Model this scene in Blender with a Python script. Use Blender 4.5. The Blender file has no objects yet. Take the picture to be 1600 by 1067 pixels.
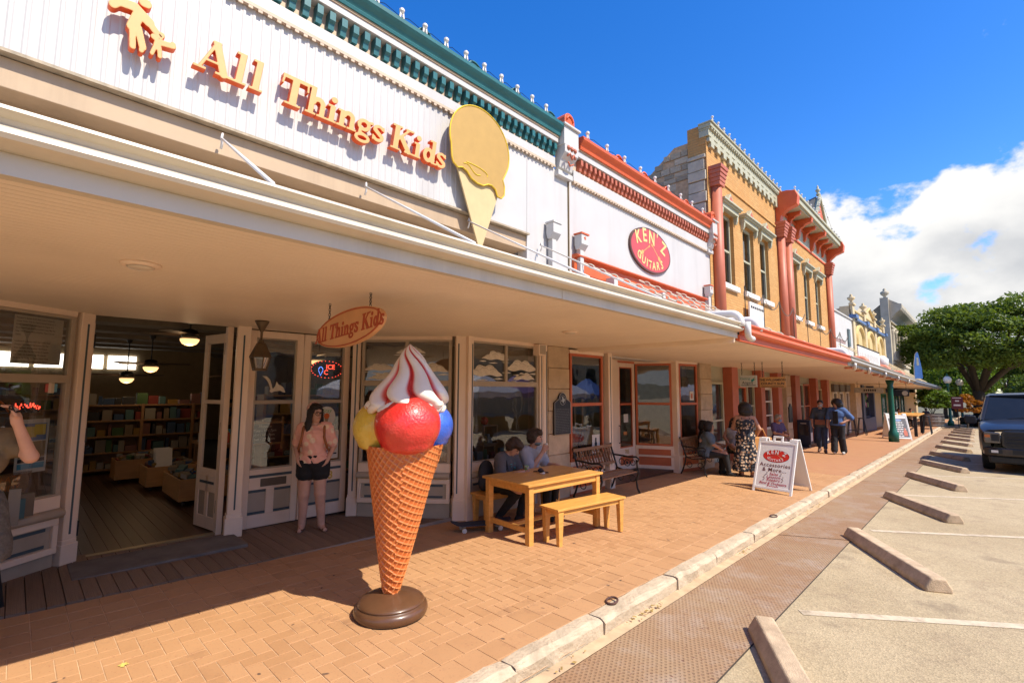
import bpy, bmesh, math, random
import numpy as np
from mathutils import Matrix, Vector
from math import cos, sin, sqrt, pi as PI, radians as RD
MT, MR, MSC, LS, NA = Matrix.Translation, Matrix.Rotation, Matrix.Scale, np.linspace, np.array
random.seed(11); np.random.seed(11)
SC = bpy.context.scene
COL = SC.collection
# ------------------------------------------------------------------ camera
cam_d = bpy.data.cameras.new('camera')
cam_d.sensor_width = 36.0
cam_d.lens = 750 * 36 / 1600
cam_d.clip_start = 0.05
cam_d.clip_end = 4000
cam = bpy.data.objects.new('camera', cam_d); COL.objects.link(cam)
def _cam_axes():
    f = 750.0
    d = NA([728.0, 78.5, f]); y = d / np.linalg.norm(d)      # the street's direction seen in the lens
    t = -(728.0 * 35 + f * f) / 78.5
    u = NA([35.0, t, f]); z = u / np.linalg.norm(u)
    x = np.cross(y, z)
    return np.stack([x, y, z])
_M = _cam_axes()
_r, _u, _b = _M @ NA([1, 0, 0]), -(_M @ NA([0, 1, 0])), -(_M @ NA([0, 0, 1]))
cam.matrix_world = Matrix(((_r[0], _u[0], _b[0], 0), (_r[1], _u[1], _b[1], 0), (_r[2], _u[2], _b[2], 1.8), (0, 0, 0, 1)))
SC.camera = cam
# ------------------------------------------------------------------ sun and sky
SUN = Vector((1.0, 0.13, 1.24)).normalized()
sl = bpy.data.lights.new('sun', 'SUN'); sl.energy = 3.9; sl.angle = RD(0.5); sl.color = (1.0, 0.91, 0.77)
so = bpy.data.objects.new('sun', sl); COL.objects.link(so)
so.rotation_euler = SUN.to_track_quat('Z', 'Y').to_euler()
so.location = (20, 5, 30)
world = bpy.data.worlds.new('World'); SC.world = world
world.use_nodes = True
def build_world():
    nt = world.node_tree; N = nt.nodes; L = nt.links
    N.clear()
    out = N.new('ShaderNodeOutputWorld'); bg = N.new('ShaderNodeBackground')
    sky = N.new('ShaderNodeTexSky'); sky.sky_type = 'NISHITA'; sky.sun_disc = False
    sky.sun_elevation = math.asin(SUN.z); sky.sun_rotation = math.atan2(SUN.x, SUN.y)
    sky.altitude = 200; sky.air_density = 1.0; sky.dust_density = 0.5; sky.ozone_density = 3.0
    hs = N.new('ShaderNodeHueSaturation'); hs.inputs['Saturation'].default_value = 1.38; hs.inputs['Value'].default_value = 0.98
    hs.inputs['Hue'].default_value = 0.512
    L.new(sky.outputs[0], hs.inputs['Color'])
    tc = N.new('ShaderNodeTexCoord')
    sep = N.new('ShaderNodeSeparateXYZ'); L.new(tc.outputs['Generated'], sep.inputs[0])
    def math_(op, a, b=None, c=None, clamp=False):
        n = N.new('ShaderNodeMath'); n.operation = op; n.use_clamp = clamp
        for i, v in enumerate((a, b, c)):
            if v is None: continue
            if isinstance(v, (int, float)): n.inputs[i].default_value = v
            else: L.new(v, n.inputs[i])
        return n.outputs[0]
    # heaped clouds: noise over the directions, flattened a little, thinning out with height
    cmb = N.new('ShaderNodeCombineXYZ'); L.new(sep.outputs[0], cmb.inputs[0]); L.new(sep.outputs[1], cmb.inputs[1]); L.new(math_('MULTIPLY', sep.outputs[2], 1.45), cmb.inputs[2])
    elev = math_('MULTIPLY', math_('MAXIMUM', math_('SUBTRACT', sep.outputs[2], 0.10), 0.0), 0.50)
    def dens(off, det, rough):
        mp = N.new('ShaderNodeMapping'); mp.inputs['Rotation'].default_value = (0, 0, CLOUD_ROT); mp.inputs['Location'].default_value = (CLOUD_OFF[0], CLOUD_OFF[1], CLOUD_OFF[2] + off); L.new(cmb.outputs[0], mp.inputs[0])
        n1 = N.new('ShaderNodeTexNoise'); n1.inputs['Scale'].default_value = 2.5; n1.inputs['Detail'].default_value = det; n1.inputs['Roughness'].default_value = rough; n1.inputs['Distortion'].default_value = 0.0
        L.new(mp.outputs[0], n1.inputs['Vector']); return math_('SUBTRACT', n1.outputs[0], elev)
    d0 = dens(0.0, 10, 0.55)
    mr = N.new('ShaderNodeMapRange'); mr.interpolation_type = 'SMOOTHSTEP'; L.new(d0, mr.inputs[0]); mr.inputs[1].default_value = 0.438; mr.inputs[2].default_value = 0.476
    # the underside of a heap has more cloud above it: greyer
    shade = N.new('ShaderNodeMapRange'); shade.interpolation_type = 'SMOOTHSTEP'
    L.new(dens(0.11, 8, 0.5), shade.inputs[0]); shade.inputs[1].default_value = 0.43; shade.inputs[2].default_value = 0.60
    cc = N.new('ShaderNodeMix'); cc.data_type = 'RGBA'
    cc.inputs['A'].default_value = (3.8, 3.75, 3.65, 1); cc.inputs['B'].default_value = (2.2, 2.27, 2.4, 1)
    L.new(shade.outputs[0], cc.inputs['Factor'])
    mx = N.new('ShaderNodeMix'); mx.data_type = 'RGBA'
    L.new(mr.outputs[0], mx.inputs['Factor']); L.new(hs.outputs[0], mx.inputs['A']); L.new(cc.outputs['Result'], mx.inputs['B'])
    L.new(mx.outputs['Result'], bg.inputs[0]); bg.inputs[1].default_value = 0.15
    L.new(bg.outputs[0], out.inputs[0])
CLOUD_OFF = (7.7, 5.5, 2.1); CLOUD_ROT = 0.41
build_world()
SC.view_settings.view_transform = 'Standard'
SC.view_settings.look = 'None'
SC.view_settings.gamma = 1.0
SC.view_settings.use_curve_mapping = False
SC.view_settings.exposure = 0.88
SC.render.engine = 'CYCLES'
SC.cycles.use_denoising = True
SC.cycles.max_bounces = 10
SC.cycles.diffuse_bounces = 7
SC.cycles.glossy_bounces = 4
SC.cycles.transparent_max_bounces = 16
SC.cycles.caustics_reflective = False
SC.cycles.caustics_refractive = False
SC.cycles.sample_clamp_indirect = 8
# ------------------------------------------------------------------ helpers
def zg(y): return 0.06 - 0.02 * y            # the pavement falls gently along the street
def V(*a): return NA(a, float)
_mats = {}
def mat(name, col, rough=0.6, metal=0.0, var=0.12, vscale=6.0, bump=0.0, bscale=40.0, spec=0.4, rnd=0.0, coat=0.0, dirt=0.0, emit=None, estr=0.0, stretch=None, streak=False):
    if name in _mats: return _mats[name]
    m = bpy.data.materials.new(name); m.use_nodes = True
    nt = m.node_tree; N = nt.nodes; L = nt.links
    b = N['Principled BSDF']
    b.inputs['Roughness'].default_value = rough; b.inputs['Metallic'].default_value = metal
    b.inputs['Specular IOR Level'].default_value = spec
    if coat: b.inputs['Coat Weight'].default_value = coat; b.inputs['Coat Roughness'].default_value = 0.05
    tc = N.new('ShaderNodeTexCoord'); vec = tc.outputs['Object']
    if stretch:
        mp = N.new('ShaderNodeMapping'); mp.inputs['Scale'].default_value = stretch; L.new(vec, mp.inputs[0]); vec = mp.outputs[0]
    no = N.new('ShaderNodeTexNoise'); no.inputs['Scale'].default_value = vscale; no.inputs['Detail'].default_value = 6; no.inputs['Roughness'].default_value = 0.6
    L.new(vec, no.inputs['Vector'])
    lo = tuple(max(0, c * (1 - var)) for c in col[:3]) + (1,); hi = tuple(min(1, c * (1 + var)) for c in col[:3]) + (1,)
    mr = N.new('ShaderNodeMapRange'); mr.inputs[1].default_value = 0.3; mr.inputs[2].default_value = 0.7; L.new(no.outputs[0], mr.inputs[0])
    mx = N.new('ShaderNodeMix'); mx.data_type = 'RGBA'; mx.inputs['A'].default_value = lo; mx.inputs['B'].default_value = hi
    L.new(mr.outputs[0], mx.inputs['Factor'])
    last = mx.outputs['Result']
    if rnd:
        oi = N.new('ShaderNodeObjectInfo'); ge = N.new('ShaderNodeNewGeometry')
        ad = N.new('ShaderNodeMath'); ad.operation = 'ADD'; L.new(oi.outputs['Random'], ad.inputs[0]); L.new(ge.outputs['Random Per Island'], ad.inputs[1])
        fr = N.new('ShaderNodeMath'); fr.operation = 'FRACT'; L.new(ad.outputs[0], fr.inputs[0])
        r2 = N.new('ShaderNodeMapRange'); L.new(fr.outputs[0], r2.inputs[0]); r2.inputs[3].default_value = 1 - rnd; r2.inputs[4].default_value = 1 + rnd
        ml = N.new('ShaderNodeVectorMath'); ml.operation = 'SCALE'; L.new(last, ml.inputs[0]); L.new(r2.outputs[0], ml.inputs['Scale'])
        last = ml.outputs[0]
    if dirt:
        n3 = N.new('ShaderNodeTexNoise'); n3.inputs['Scale'].default_value = vscale * 0.37; n3.inputs['Detail'].default_value = 8; n3.inputs['Roughness'].default_value = 0.7
        m3 = N.new('ShaderNodeMapping'); m3.inputs['Scale'].default_value = (2.2, 2.2, 0.16) if streak else (1, 1, 1); L.new(tc.outputs['Object'], m3.inputs[0]); L.new(m3.outputs[0], n3.inputs['Vector'])
        r3 = N.new('ShaderNodeMapRange'); r3.inputs[1].default_value = 0.52; r3.inputs[2].default_value = 0.72; r3.inputs[4].default_value = dirt; L.new(n3.outputs[0], r3.inputs[0])
        md = N.new('ShaderNodeMix'); md.data_type = 'RGBA'; L.new(r3.outputs[0], md.inputs['Factor']); L.new(last, md.inputs['A'])
        md.inputs['B'].default_value = (col[0] * 0.42, col[1] * 0.38, col[2] * 0.34, 1)
        last = md.outputs['Result']
    L.new(last, b.inputs['Base Color'])
    if bump:
        nb = N.new('ShaderNodeTexNoise'); nb.inputs['Scale'].default_value = bscale; nb.inputs['Detail'].default_value = 5
        L.new(vec, nb.inputs['Vector'])
        bp = N.new('ShaderNodeBump'); bp.inputs['Strength'].default_value = bump; bp.inputs['Distance'].default_value = 0.01
        L.new(nb.outputs[0], bp.inputs['Height']); L.new(bp.outputs[0], b.inputs['Normal'])
    if emit:
        b.inputs['Emission Color'].default_value = tuple(emit) + (1,); b.inputs['Emission Strength'].default_value = estr
    _mats[name] = m
    return m
def glass_mat(name, tint=(0.86, 0.88, 0.86), refl=1.5, floor=0.11):
    if name in _mats: return _mats[name]
    m = bpy.data.materials.new(name); m.use_nodes = True
    nt = m.node_tree; N = nt.nodes; L = nt.links
    N.remove(N['Principled BSDF']); out = N['Material Output']
    tr = N.new('ShaderNodeBsdfTransparent'); tr.inputs[0].default_value = tint + (1,)
    gl = N.new('ShaderNodeBsdfGlossy'); gl.inputs['Roughness'].default_value = 0.012
    lw = N.new('ShaderNodeFresnel'); lw.inputs[0].default_value = refl
    ad = N.new('ShaderNodeMath'); ad.operation = 'ADD'; ad.use_clamp = True; ad.inputs[1].default_value = floor; L.new(lw.outputs[0], ad.inputs[0])
    no = N.new('ShaderNodeTexNoise'); no.inputs['Scale'].default_value = 1.6; tc = N.new('ShaderNodeTexCoord'); L.new(tc.outputs['Object'], no.inputs['Vector'])
    bp = N.new('ShaderNodeBump'); bp.inputs['Strength'].default_value = 0.06; bp.inputs['Distance'].default_value = 0.05; L.new(no.outputs[0], bp.inputs['Height']); L.new(bp.outputs[0], gl.inputs['Normal'])
    mx = N.new('ShaderNodeMixShader'); L.new(ad.outputs[0], mx.inputs[0]); L.new(tr.outputs[0], mx.inputs[1]); L.new(gl.outputs[0], mx.inputs[2])
    L.new(mx.outputs[0], out.inputs[0])
    _mats[name] = m
    return m
def link(o): COL.objects.link(o); return o
def world_of(o):
    m = o.matrix_basis.copy(); p = o
    while p.parent is not None:
        m = p.parent.matrix_basis @ p.matrix_parent_inverse @ m if p is o else m
        p = p.parent
    return m
def full_world(o):
    if o.parent is None: return o.matrix_basis.copy()
    return full_world(o.parent) @ o.matrix_parent_inverse @ o.matrix_basis
class MB:
    """collects faces; build() links them as one mesh object"""
    def __init__(s): s.v = []; s.f = []; s.m = []; s.mi = 0
    def poly(s, pts, mi=None):
        b = len(s.v); s.v += [tuple(map(float, p)) for p in pts]; s.f.append(tuple(range(b, b + len(pts)))); s.m.append(s.mi if mi is None else mi); return s
    def raw(s, v, f, mi=None):
        b = len(s.v); s.v += [tuple(map(float, p)) for p in v]; mm = s.mi if mi is None else mi
        for q in f: s.f.append(tuple(b + i for i in q)); s.m.append(mm)
        return s
    def box(s, x0, x1, y0, y1, z0, z1, mi=None):
        x0, x1 = min(x0, x1), max(x0, x1); y0, y1 = min(y0, y1), max(y0, y1); z0, z1 = min(z0, z1), max(z0, z1)
        v = [(x0, y0, z0), (x1, y0, z0), (x1, y1, z0), (x0, y1, z0), (x0, y0, z1), (x1, y0, z1), (x1, y1, z1), (x0, y1, z1)]
        return s.raw(v, [(0, 3, 2, 1), (4, 5, 6, 7), (0, 1, 5, 4), (1, 2, 6, 5), (2, 3, 7, 6), (3, 0, 4, 7)], mi)
    def obox(s, c, a, b, d, mi=None):
        """c centre, a b d half vectors"""
        c, a, b, d = map(lambda q: NA(q, float), (c, a, b, d))
        if np.dot(np.cross(a, b), d) < 0: d = -d
        v = [c - a - b - d, c + a - b - d, c + a + b - d, c - a + b - d, c - a - b + d, c + a - b + d, c + a + b + d, c - a + b + d]
        return s.raw(v, [(0, 3, 2, 1), (4, 5, 6, 7), (0, 1, 5, 4), (1, 2, 6, 5), (2, 3, 7, 6), (3, 0, 4, 7)], mi)
    def bar(s, p, q, w, h, up=(0, 0, 1), mi=None):
        p, q = NA(p, float), NA(q, float); d = q - p; l = np.linalg.norm(d); d = d / l
        up = NA(up, float); side = np.cross(d, up)
        if np.linalg.norm(side) < 1e-6: side = np.cross(d, (1, 0, 0))
        side /= np.linalg.norm(side); u = np.cross(side, d)
        return s.obox((p + q) / 2, d * l / 2, side * w / 2, u * h / 2, mi)
    def tube(s, pts, r, n=8, closed=False, mi=None, cap=True):
        pts = [NA(p, float) for p in pts]; k = len(pts)
        rr = r if hasattr(r, '__len__') else [r] * k
        rings = []; prev = None
        for i, p in enumerate(pts):
            if closed: t = pts[(i + 1) % k] - pts[i - 1]
            else: t = pts[min(i + 1, k - 1)] - pts[max(i - 1, 0)]
            t = t / (np.linalg.norm(t) + 1e-12)
            if prev is None:
                a = np.cross(t, (0, 0, 1));
                if np.linalg.norm(a) < 1e-3: a = np.cross(t, (1, 0, 0))
            else: a = prev - t * np.dot(prev, t)
            a = a / (np.linalg.norm(a) + 1e-12); prev = a; b = np.cross(t, a)
            rings.append([p + rr[i] * (cos(2 * PI * j / n) * a + sin(2 * PI * j / n) * b) for j in range(n)])
        v = [q for g in rings for q in g]; f = []
        for i in range(k if closed else k - 1):
            i2 = (i + 1) % k
            for j in range(n):
                j2 = (j + 1) % n
                f.append((i * n + j, i * n + j2, i2 * n + j2, i2 * n + j))
        if cap and not closed:
            f.append(tuple(range(n))[::-1]); f.append(tuple((k - 1) * n + j for j in range(n)))
        return s.raw(v, f, mi)
    def lathe(s, prof, c=(0, 0, 0), n=24, mi=None, arc=None):
        c = NA(c, float); v = []; f = []; k = len(prof)
        for r, z in prof:
            for j in range(n):
                a = 2 * PI * j / n; v.append(c + (r * cos(a), r * sin(a), z))
        for i in range(k - 1):
            for j in range(n):
                j2 = (j + 1) % n; f.append((i * n + j, i * n + j2, (i + 1) * n + j2, (i + 1) * n + j))
        if prof[0][0] > 1e-4: f.append(tuple(range(n))[::-1])
        if prof[-1][0] > 1e-4: f.append(tuple((k - 1) * n + j for j in range(n)))
        return s.raw(v, f, mi)
    def prism(s, pts, o, u, w, depth, mi=None):
        """closed 2-D polygon pts in the plane o + a*u + b*w, pushed along u x w by depth"""
        o, u, w = map(lambda q: NA(q, float), (o, u, w)); nrm = np.cross(u, w); nrm /= np.linalg.norm(nrm)
        n = len(pts)
        area = sum(pts[i][0] * pts[(i + 1) % n][1] - pts[(i + 1) % n][0] * pts[i][1] for i in range(n))
        if area < 0: pts = pts[::-1]
        A = [o + p[0] * u + p[1] * w for p in pts]; B = [p + nrm * depth for p in A]
        f = [tuple(range(n))[::-1], tuple(range(n, 2 * n))] + [(i, (i + 1) % n, n + (i + 1) % n, n + i) for i in range(n)]
        if depth < 0: f = [q[::-1] for q in f]
        return s.raw(A + B, f, mi)
    def loft(s, prof, axis_pts, u, w, mi=None, cap=True):
        """open or closed profile (a,b) swept from axis_pts[0] to [1] in the frame u,w"""
        u, w = NA(u, float), NA(w, float); n = len(prof)
        v = [NA(p, float) + a * u + b * w for p in axis_pts for a, b in prof]
        k = len(axis_pts); f = [(i * n + j, i * n + (j + 1) % n, (i + 1) * n + (j + 1) % n, (i + 1) * n + j) for i in range(k - 1) for j in range(n)]
        if cap: f.append(tuple(range(n))[::-1]); f.append(tuple((k - 1) * n + j for j in range(n)))
        return s.raw(v, f, mi)
    def mesh(s, name, mats, smooth=False):
        me = bpy.data.meshes.new(name); me.from_pydata(s.v, [], s.f)
        for m in (mats if isinstance(mats, (list, tuple)) else [mats]): me.materials.append(m)
        if len(me.materials) > 1: me.polygons.foreach_set('material_index', s.m)
        me.polygons.foreach_set('use_smooth', [bool(smooth)] * len(me.polygons))
        me.update(); return me
    def build(s, name, mats, parent=None, smooth=False, bevel=0, fix=False, auto=None):
        me = s.mesh(name, mats, smooth)
        if fix:
            bm = bmesh.new(); bm.from_mesh(me); bmesh.ops.recalc_face_normals(bm, faces=bm.faces); bm.to_mesh(me); bm.free()
        if auto is not None:
            me.polygons.foreach_set('use_smooth', [True] * len(me.polygons)); me.set_sharp_from_angle(angle=RD(auto))
        o = bpy.data.objects.new(name, me); link(o)
        if bevel:
            md = o.modifiers.new('bevel', 'BEVEL'); md.width = bevel; md.segments = 2; md.limit_method = 'ANGLE'; md.angle_limit = RD(40)
        adopt(o, parent); return o
def adopt(o, parent):
    if parent is not None:
        o.parent = parent; o.matrix_parent_inverse = full_world(parent).inverted()
    return o
def tag(o, label=None, cat=None, group=None, kind=None):
    if label: o['label'] = label
    if cat: o['category'] = cat
    if group: o['group'] = group
    if kind: o['kind'] = kind
    return o
def thing(name, label, cat, loc=(0, 0, 0), rotz=0.0, group=None):
    o = bpy.data.objects.new(name, None); link(o); o.empty_display_size = 0.1
    o.location = loc; o.rotation_euler = (0, 0, rotz)
    o.matrix_basis = MT(loc) @ MR(rotz, 4, 'Z')
    return tag(o, label, cat, group)
def structure(o, label=None): o['kind'] = 'structure'; return tag(o, label)
def kids_of(o): return [c for c in KID.get(o.name, [])]
def copy_tree(o, parent=None):
    c = o.copy(); link(c)
    if parent is not None: c.parent = parent; c.matrix_parent_inverse = o.matrix_parent_inverse.copy()
    for ch in list(o.children): copy_tree(ch, c)
    return c
def dup(root, loc, rotz=0.0, label=None, group=None):
    c = copy_tree(root); c.matrix_basis = MT(loc) @ MR(rotz, 4, 'Z')
    if label: c['label'] = label
    if group: c['group'] = group
    return c
def inst(mesh, name, M, parent=None):
    """one more object on a shared mesh, at world matrix M"""
    o = bpy.data.objects.new(name, mesh); link(o)
    if parent is not None:
        o.parent = parent; o.matrix_parent_inverse = full_world(parent).inverted()
    o.matrix_basis = M; return o
def text_mesh(body, size, mats, depth=0.0, shear=0.0, bold=0.0, align='CENTER', spacing=1.0):
    cu = bpy.data.curves.new('text', 'FONT'); cu.body = body; cu.size = size; cu.extrude = depth; cu.shear = shear; cu.offset = bold
    cu.align_x = align; cu.align_y = 'CENTER'; cu.space_character = spacing; cu.resolution_u = 3
    o = bpy.data.objects.new('text', cu); COL.objects.link(o)
    bpy.context.view_layer.update()
    dg = bpy.context.evaluated_depsgraph_get()
    me = bpy.data.meshes.new_from_object(o.evaluated_get(dg))
    bpy.data.objects.remove(o); bpy.data.curves.remove(cu)
    me.materials.clear(); me.materials.append(mats)
    return me
def text(body, size, m, o, u, w, parent, name='lettering', depth=0.0, shear=0.0, bold=0.0, align='CENTER', spacing=1.0, sx=1.0):
    """flat print: lies in the plane through o along u (reading direction) and w (up)"""
    me = text_mesh(body, size, m, depth, shear, bold, align, spacing)
    u = Vector(u).normalized(); w = Vector(w).normalized(); n = u.cross(w)
    M = Matrix(((u.x * sx, w.x, n.x, o[0]), (u.y * sx, w.y, n.y, o[1]), (u.z * sx, w.z, n.z, o[2]), (0, 0, 0, 1)))
    me.transform(M); me.name = name
    ob = bpy.data.objects.new(name, me); link(ob); adopt(ob, parent); return ob
# ---------- soft solids: smooth unions of simple bodies, meshed with surface nets
def surface_nets(D, org, h):
    S = D < 0; nx, ny, nz = D.shape
    cnt = np.zeros((nx - 1, ny - 1, nz - 1), np.int16)
    for a in (0, 1):
        for b in (0, 1):
            for c in (0, 1): cnt += S[a:nx - 1 + a, b:ny - 1 + b, c:nz - 1 + c]
    act = (cnt > 0) & (cnt < 8); I, J, K = np.nonzero(act); n = len(I)
    if n == 0: return np.zeros((0, 3)), np.zeros((0, 4), int)
    idx = -np.ones(act.shape, np.int64); idx[I, J, K] = np.arange(n)
    acc = np.zeros((n, 3)); num = np.zeros(n); base = np.stack([I, J, K], 1).astype(float)
    for ax in range(3):
        o1, o2 = [q for q in range(3) if q != ax]
        for a in (0, 1):
            for b in (0, 1):
                s0 = np.stack([I, J, K], 1); s0[:, o1] += a; s0[:, o2] += b
                s1 = s0.copy(); s1[:, ax] += 1
                d0 = D[s0[:, 0], s0[:, 1], s0[:, 2]]; d1 = D[s1[:, 0], s1[:, 1], s1[:, 2]]
                cr = (d0 < 0) != (d1 < 0); t = np.where(cr, d0 / np.where(cr, d0 - d1, 1), 0)
                p = s0.astype(float); p[:, ax] += t
                acc[cr] += p[cr]; num[cr] += 1
    v = acc / num[:, None] * h + org
    F = []
    for ax in range(3):
        o1, o2 = (ax + 1) % 3, (ax + 2) % 3
        sl0 = [slice(None)] * 3; sl1 = [slice(None)] * 3
        sl0[ax] = slice(0, -1); sl1[ax] = slice(1, None)
        ch = S[tuple(sl0)] != S[tuple(sl1)]
        E = np.stack(np.nonzero(ch), 1)
        ok = (E[:, o1] > 0) & (E[:, o2] > 0) & (E[:, o1] < D.shape[o1] - 1) & (E[:, o2] < D.shape[o2] - 1)
        E = E[ok]; ins = S[tuple(E.T)]
        q = []
        for a, b in ((1, 1), (0, 1), (0, 0), (1, 0)):
            c = E.copy(); c[:, o1] -= a; c[:, o2] -= b; q.append(idx[tuple(c.T)])
        q = np.stack(q, 1); q[~ins] = q[~ins][:, ::-1]
        F.append(q)
    return v, np.concatenate(F)
def soft(prims, h, k=0.02, planes=(), wrinkle=0.0, wf=38.0):
    """prims: ('c', a, b, ra, rb[, k]) tapered capsule, ('e', centre, radii, R[, k]) ellipsoid; ('-c', ...) and ('-e', ...) cut"""
    lo = np.full(3, 1e9); hi = -lo
    for p in prims:
        if p[0][0] == '-': continue
        if p[0] == 'c':
            r = max(p[3], p[4]); q = NA([NA(p[1]) - r, NA(p[1]) + r, NA(p[2]) - r, NA(p[2]) + r])
        else:
            r = max(p[2]); q = NA([NA(p[1]) - r, NA(p[1]) + r])
        lo = np.minimum(lo, q.min(0)); hi = np.maximum(hi, q.max(0))
    lo = lo - 3 * h; hi = hi + 3 * h; n = np.ceil((hi - lo) / h).astype(int) + 1
    D = np.full(n, 9.0, np.float32)
    ax = [lo[i] + h * np.arange(n[i]) for i in range(3)]
    for p in prims:
        cut = p[0][0] == '-'; ty = p[0][-1]
        kk = p[5] if ty == 'c' and len(p) > 5 else (p[4] if ty == 'e' and len(p) > 4 else k)
        if ty == 'c':
            a, b = NA(p[1], float), NA(p[2], float); r = max(p[3], p[4]); bl = np.minimum(a, b) - r; bh = np.maximum(a, b) + r
        else:
            c = NA(p[1], float); r = max(p[2]); bl = c - r; bh = c + r
        mg = kk + 3 * h
        i0 = np.clip(np.floor((bl - mg - lo) / h).astype(int), 0, n - 1); i1 = np.clip(np.ceil((bh + mg - lo) / h).astype(int) + 1, 1, n)
        if (i1 <= i0).any(): continue
        sl = tuple(slice(i0[i], i1[i]) for i in range(3))
        X, Y, Z = np.meshgrid(*[ax[i][sl[i]] for i in range(3)], indexing='ij'); P = np.stack([X, Y, Z], -1)
        if ty == 'c':
            ba = b - a; t = np.clip(((P - a) @ ba) / (ba @ ba + 1e-12), 0, 1)
            d = np.linalg.norm(P - a - t[..., None] * ba, axis=-1) - (p[3] + (p[4] - p[3]) * t)
        else:
            q = P - c
            if p[3] is not None: q = q @ NA(p[3])      # columns of R are the ellipsoid's axes
            R3 = NA(p[2], float); k0 = np.linalg.norm(q / R3, axis=-1); k1 = np.linalg.norm(q / R3 ** 2, axis=-1)
            d = k0 * (k0 - 1) / np.maximum(k1, 1e-6)
        cur = D[sl]
        if cut:
            d = -d; hh = np.clip(0.5 + 0.5 * (d - cur) / kk, 0, 1); D[sl] = cur * (1 - hh) + d * hh + kk * hh * (1 - hh)
        else:
            hh = np.clip(0.5 + 0.5 * (cur - d) / kk, 0, 1); D[sl] = cur * (1 - hh) + d * hh - kk * hh * (1 - hh)
    if wrinkle or planes:
        X, Y, Z = np.meshgrid(*ax, indexing='ij')
        if wrinkle:
            D = D + wrinkle * (np.sin(wf * Z + 9 * np.sin(11 * X + 3) + 7 * np.sin(13 * Y)) * 0.6 + np.sin(wf * 0.7 * X + 8 * np.sin(12 * Z)) * 0.4)
        for q, nn in planes:      # keep the side the normal points away from
            D = np.maximum(D, (X - q[0]) * nn[0] + (Y - q[1]) * nn[1] + (Z - q[2]) * nn[2])
    return surface_nets(D, lo, h)
def soft_obj(name, prims, h, m, parent=None, k=0.02, planes=(), wrinkle=0.0, wf=38.0, M=None):
    v, f = soft(prims, h, k, planes, wrinkle, wf)
    me = bpy.data.meshes.new(name)
    if M is not None and len(v): v = v @ NA(M)[:3, :3].T + NA(M)[:3, 3]
    me.from_pydata(v.tolist(), [], f.tolist()); me.materials.append(m)
    me.polygons.foreach_set('use_smooth', [True] * len(me.polygons)); me.update()
    o = bpy.data.objects.new(name, me); link(o); adopt(o, parent); return o
# ------------------------------------------------------------------ paints and stuffs
PINK = (0.78, 0.62, 0.48)
m_cream = mat('cream_paint', PINK, 0.5, var=0.05, vscale=2.5, dirt=0.25, streak=True)
m_taupe = mat('taupe_paint', (0.40, 0.33, 0.25), 0.55, var=0.08, vscale=3, dirt=0.2)
m_blue = mat('blue_trim_paint', (0.055, 0.085, 0.10), 0.5, var=0.1)
m_white = mat('white_metal_paint', (0.52, 0.505, 0.485), 0.45, var=0.04, vscale=1.5, dirt=0.2, streak=True)
m_white2 = mat('white_plaster', (0.52, 0.51, 0.49), 0.7, var=0.04, vscale=2, dirt=0.25, streak=True)
m_gutter = mat('gutter_cream_paint', (0.60, 0.53, 0.42), 0.35, var=0.05, vscale=2, dirt=0.28, streak=True)
m_soffit = mat('soffit_paint', (0.80, 0.68, 0.54), 0.48, var=0.05, vscale=1.2, dirt=0.16)
m_band = mat('beige_band_paint', (0.46, 0.335, 0.215), 0.6, var=0.05, vscale=2, dirt=0.3, streak=True)
m_teal = mat('teal_paint', (0.025, 0.13, 0.14), 0.4, var=0.12, vscale=4, dirt=0.1)
m_orange = mat('orange_paint', (0.62, 0.115, 0.035), 0.45, var=0.08, vscale=3, dirt=0.12)
m_rust = mat('terracotta_paint', (0.45, 0.13, 0.07), 0.5, var=0.08, vscale=3, dirt=0.12)
m_trimorange = mat('shopfront_orange_paint', (0.48, 0.12, 0.045), 0.45, var=0.08, vscale=3)
m_green = mat('sage_paint', (0.42, 0.41, 0.29), 0.55, var=0.06, vscale=3, dirt=0.12)
m_pipe = mat('pipe_white', (0.68, 0.66, 0.63), 0.4, var=0.04, dirt=0.1)
m_dark = mat('dark_metal', (0.02, 0.02, 0.022), 0.45, metal=0.3)
m_steel = mat('steel', (0.5, 0.5, 0.5), 0.35, metal=0.9)
m_iron = mat('cast_iron', (0.035, 0.034, 0.03), 0.55, metal=0.4)
m_glass = glass_mat('window_glass')
m_upglass = glass_mat('upper_window_glass', (0.35, 0.36, 0.36), 1.6, 0.14)
m_black = mat('interior_dark', (0.03, 0.025, 0.02), 0.9)
# the setting underfoot
def node_mat(name, fn, rough=0.8):
    if name in _mats: return _mats[name]
    m = bpy.data.materials.new(name); m.use_nodes = True; nt = m.node_tree
    b = nt.nodes['Principled BSDF']; b.inputs['Roughness'].default_value = rough; b.inputs['Specular IOR Level'].default_value = 0.25
    fn(nt, nt.nodes, nt.links, b); _mats[name] = m; return m
def mix_rgb(N, L, fac, a, b):
    n = N.new('ShaderNodeMix'); n.data_type = 'RGBA'
    for k, v in (('Factor', fac), ('A', a), ('B', b)):
        if isinstance(v, tuple): n.inputs[k].default_value = v + (1,)
        elif isinstance(v, (int, float)): n.inputs[k].default_value = v
        else: L.new(v, n.inputs[k])
    return n.outputs['Result']
def noise(N, L, vec, scale, detail=6, rough=0.6, lo=0.3, hi=0.7):
    n = N.new('ShaderNodeTexNoise'); n.inputs['Scale'].default_value = scale; n.inputs['Detail'].default_value = detail; n.inputs['Roughness'].default_value = rough
    L.new(vec, n.inputs['Vector']); r = N.new('ShaderNodeMapRange'); r.inputs[1].default_value = lo; r.inputs[2].default_value = hi; L.new(n.outputs[0], r.inputs[0]); return r.outputs[0]
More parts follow.
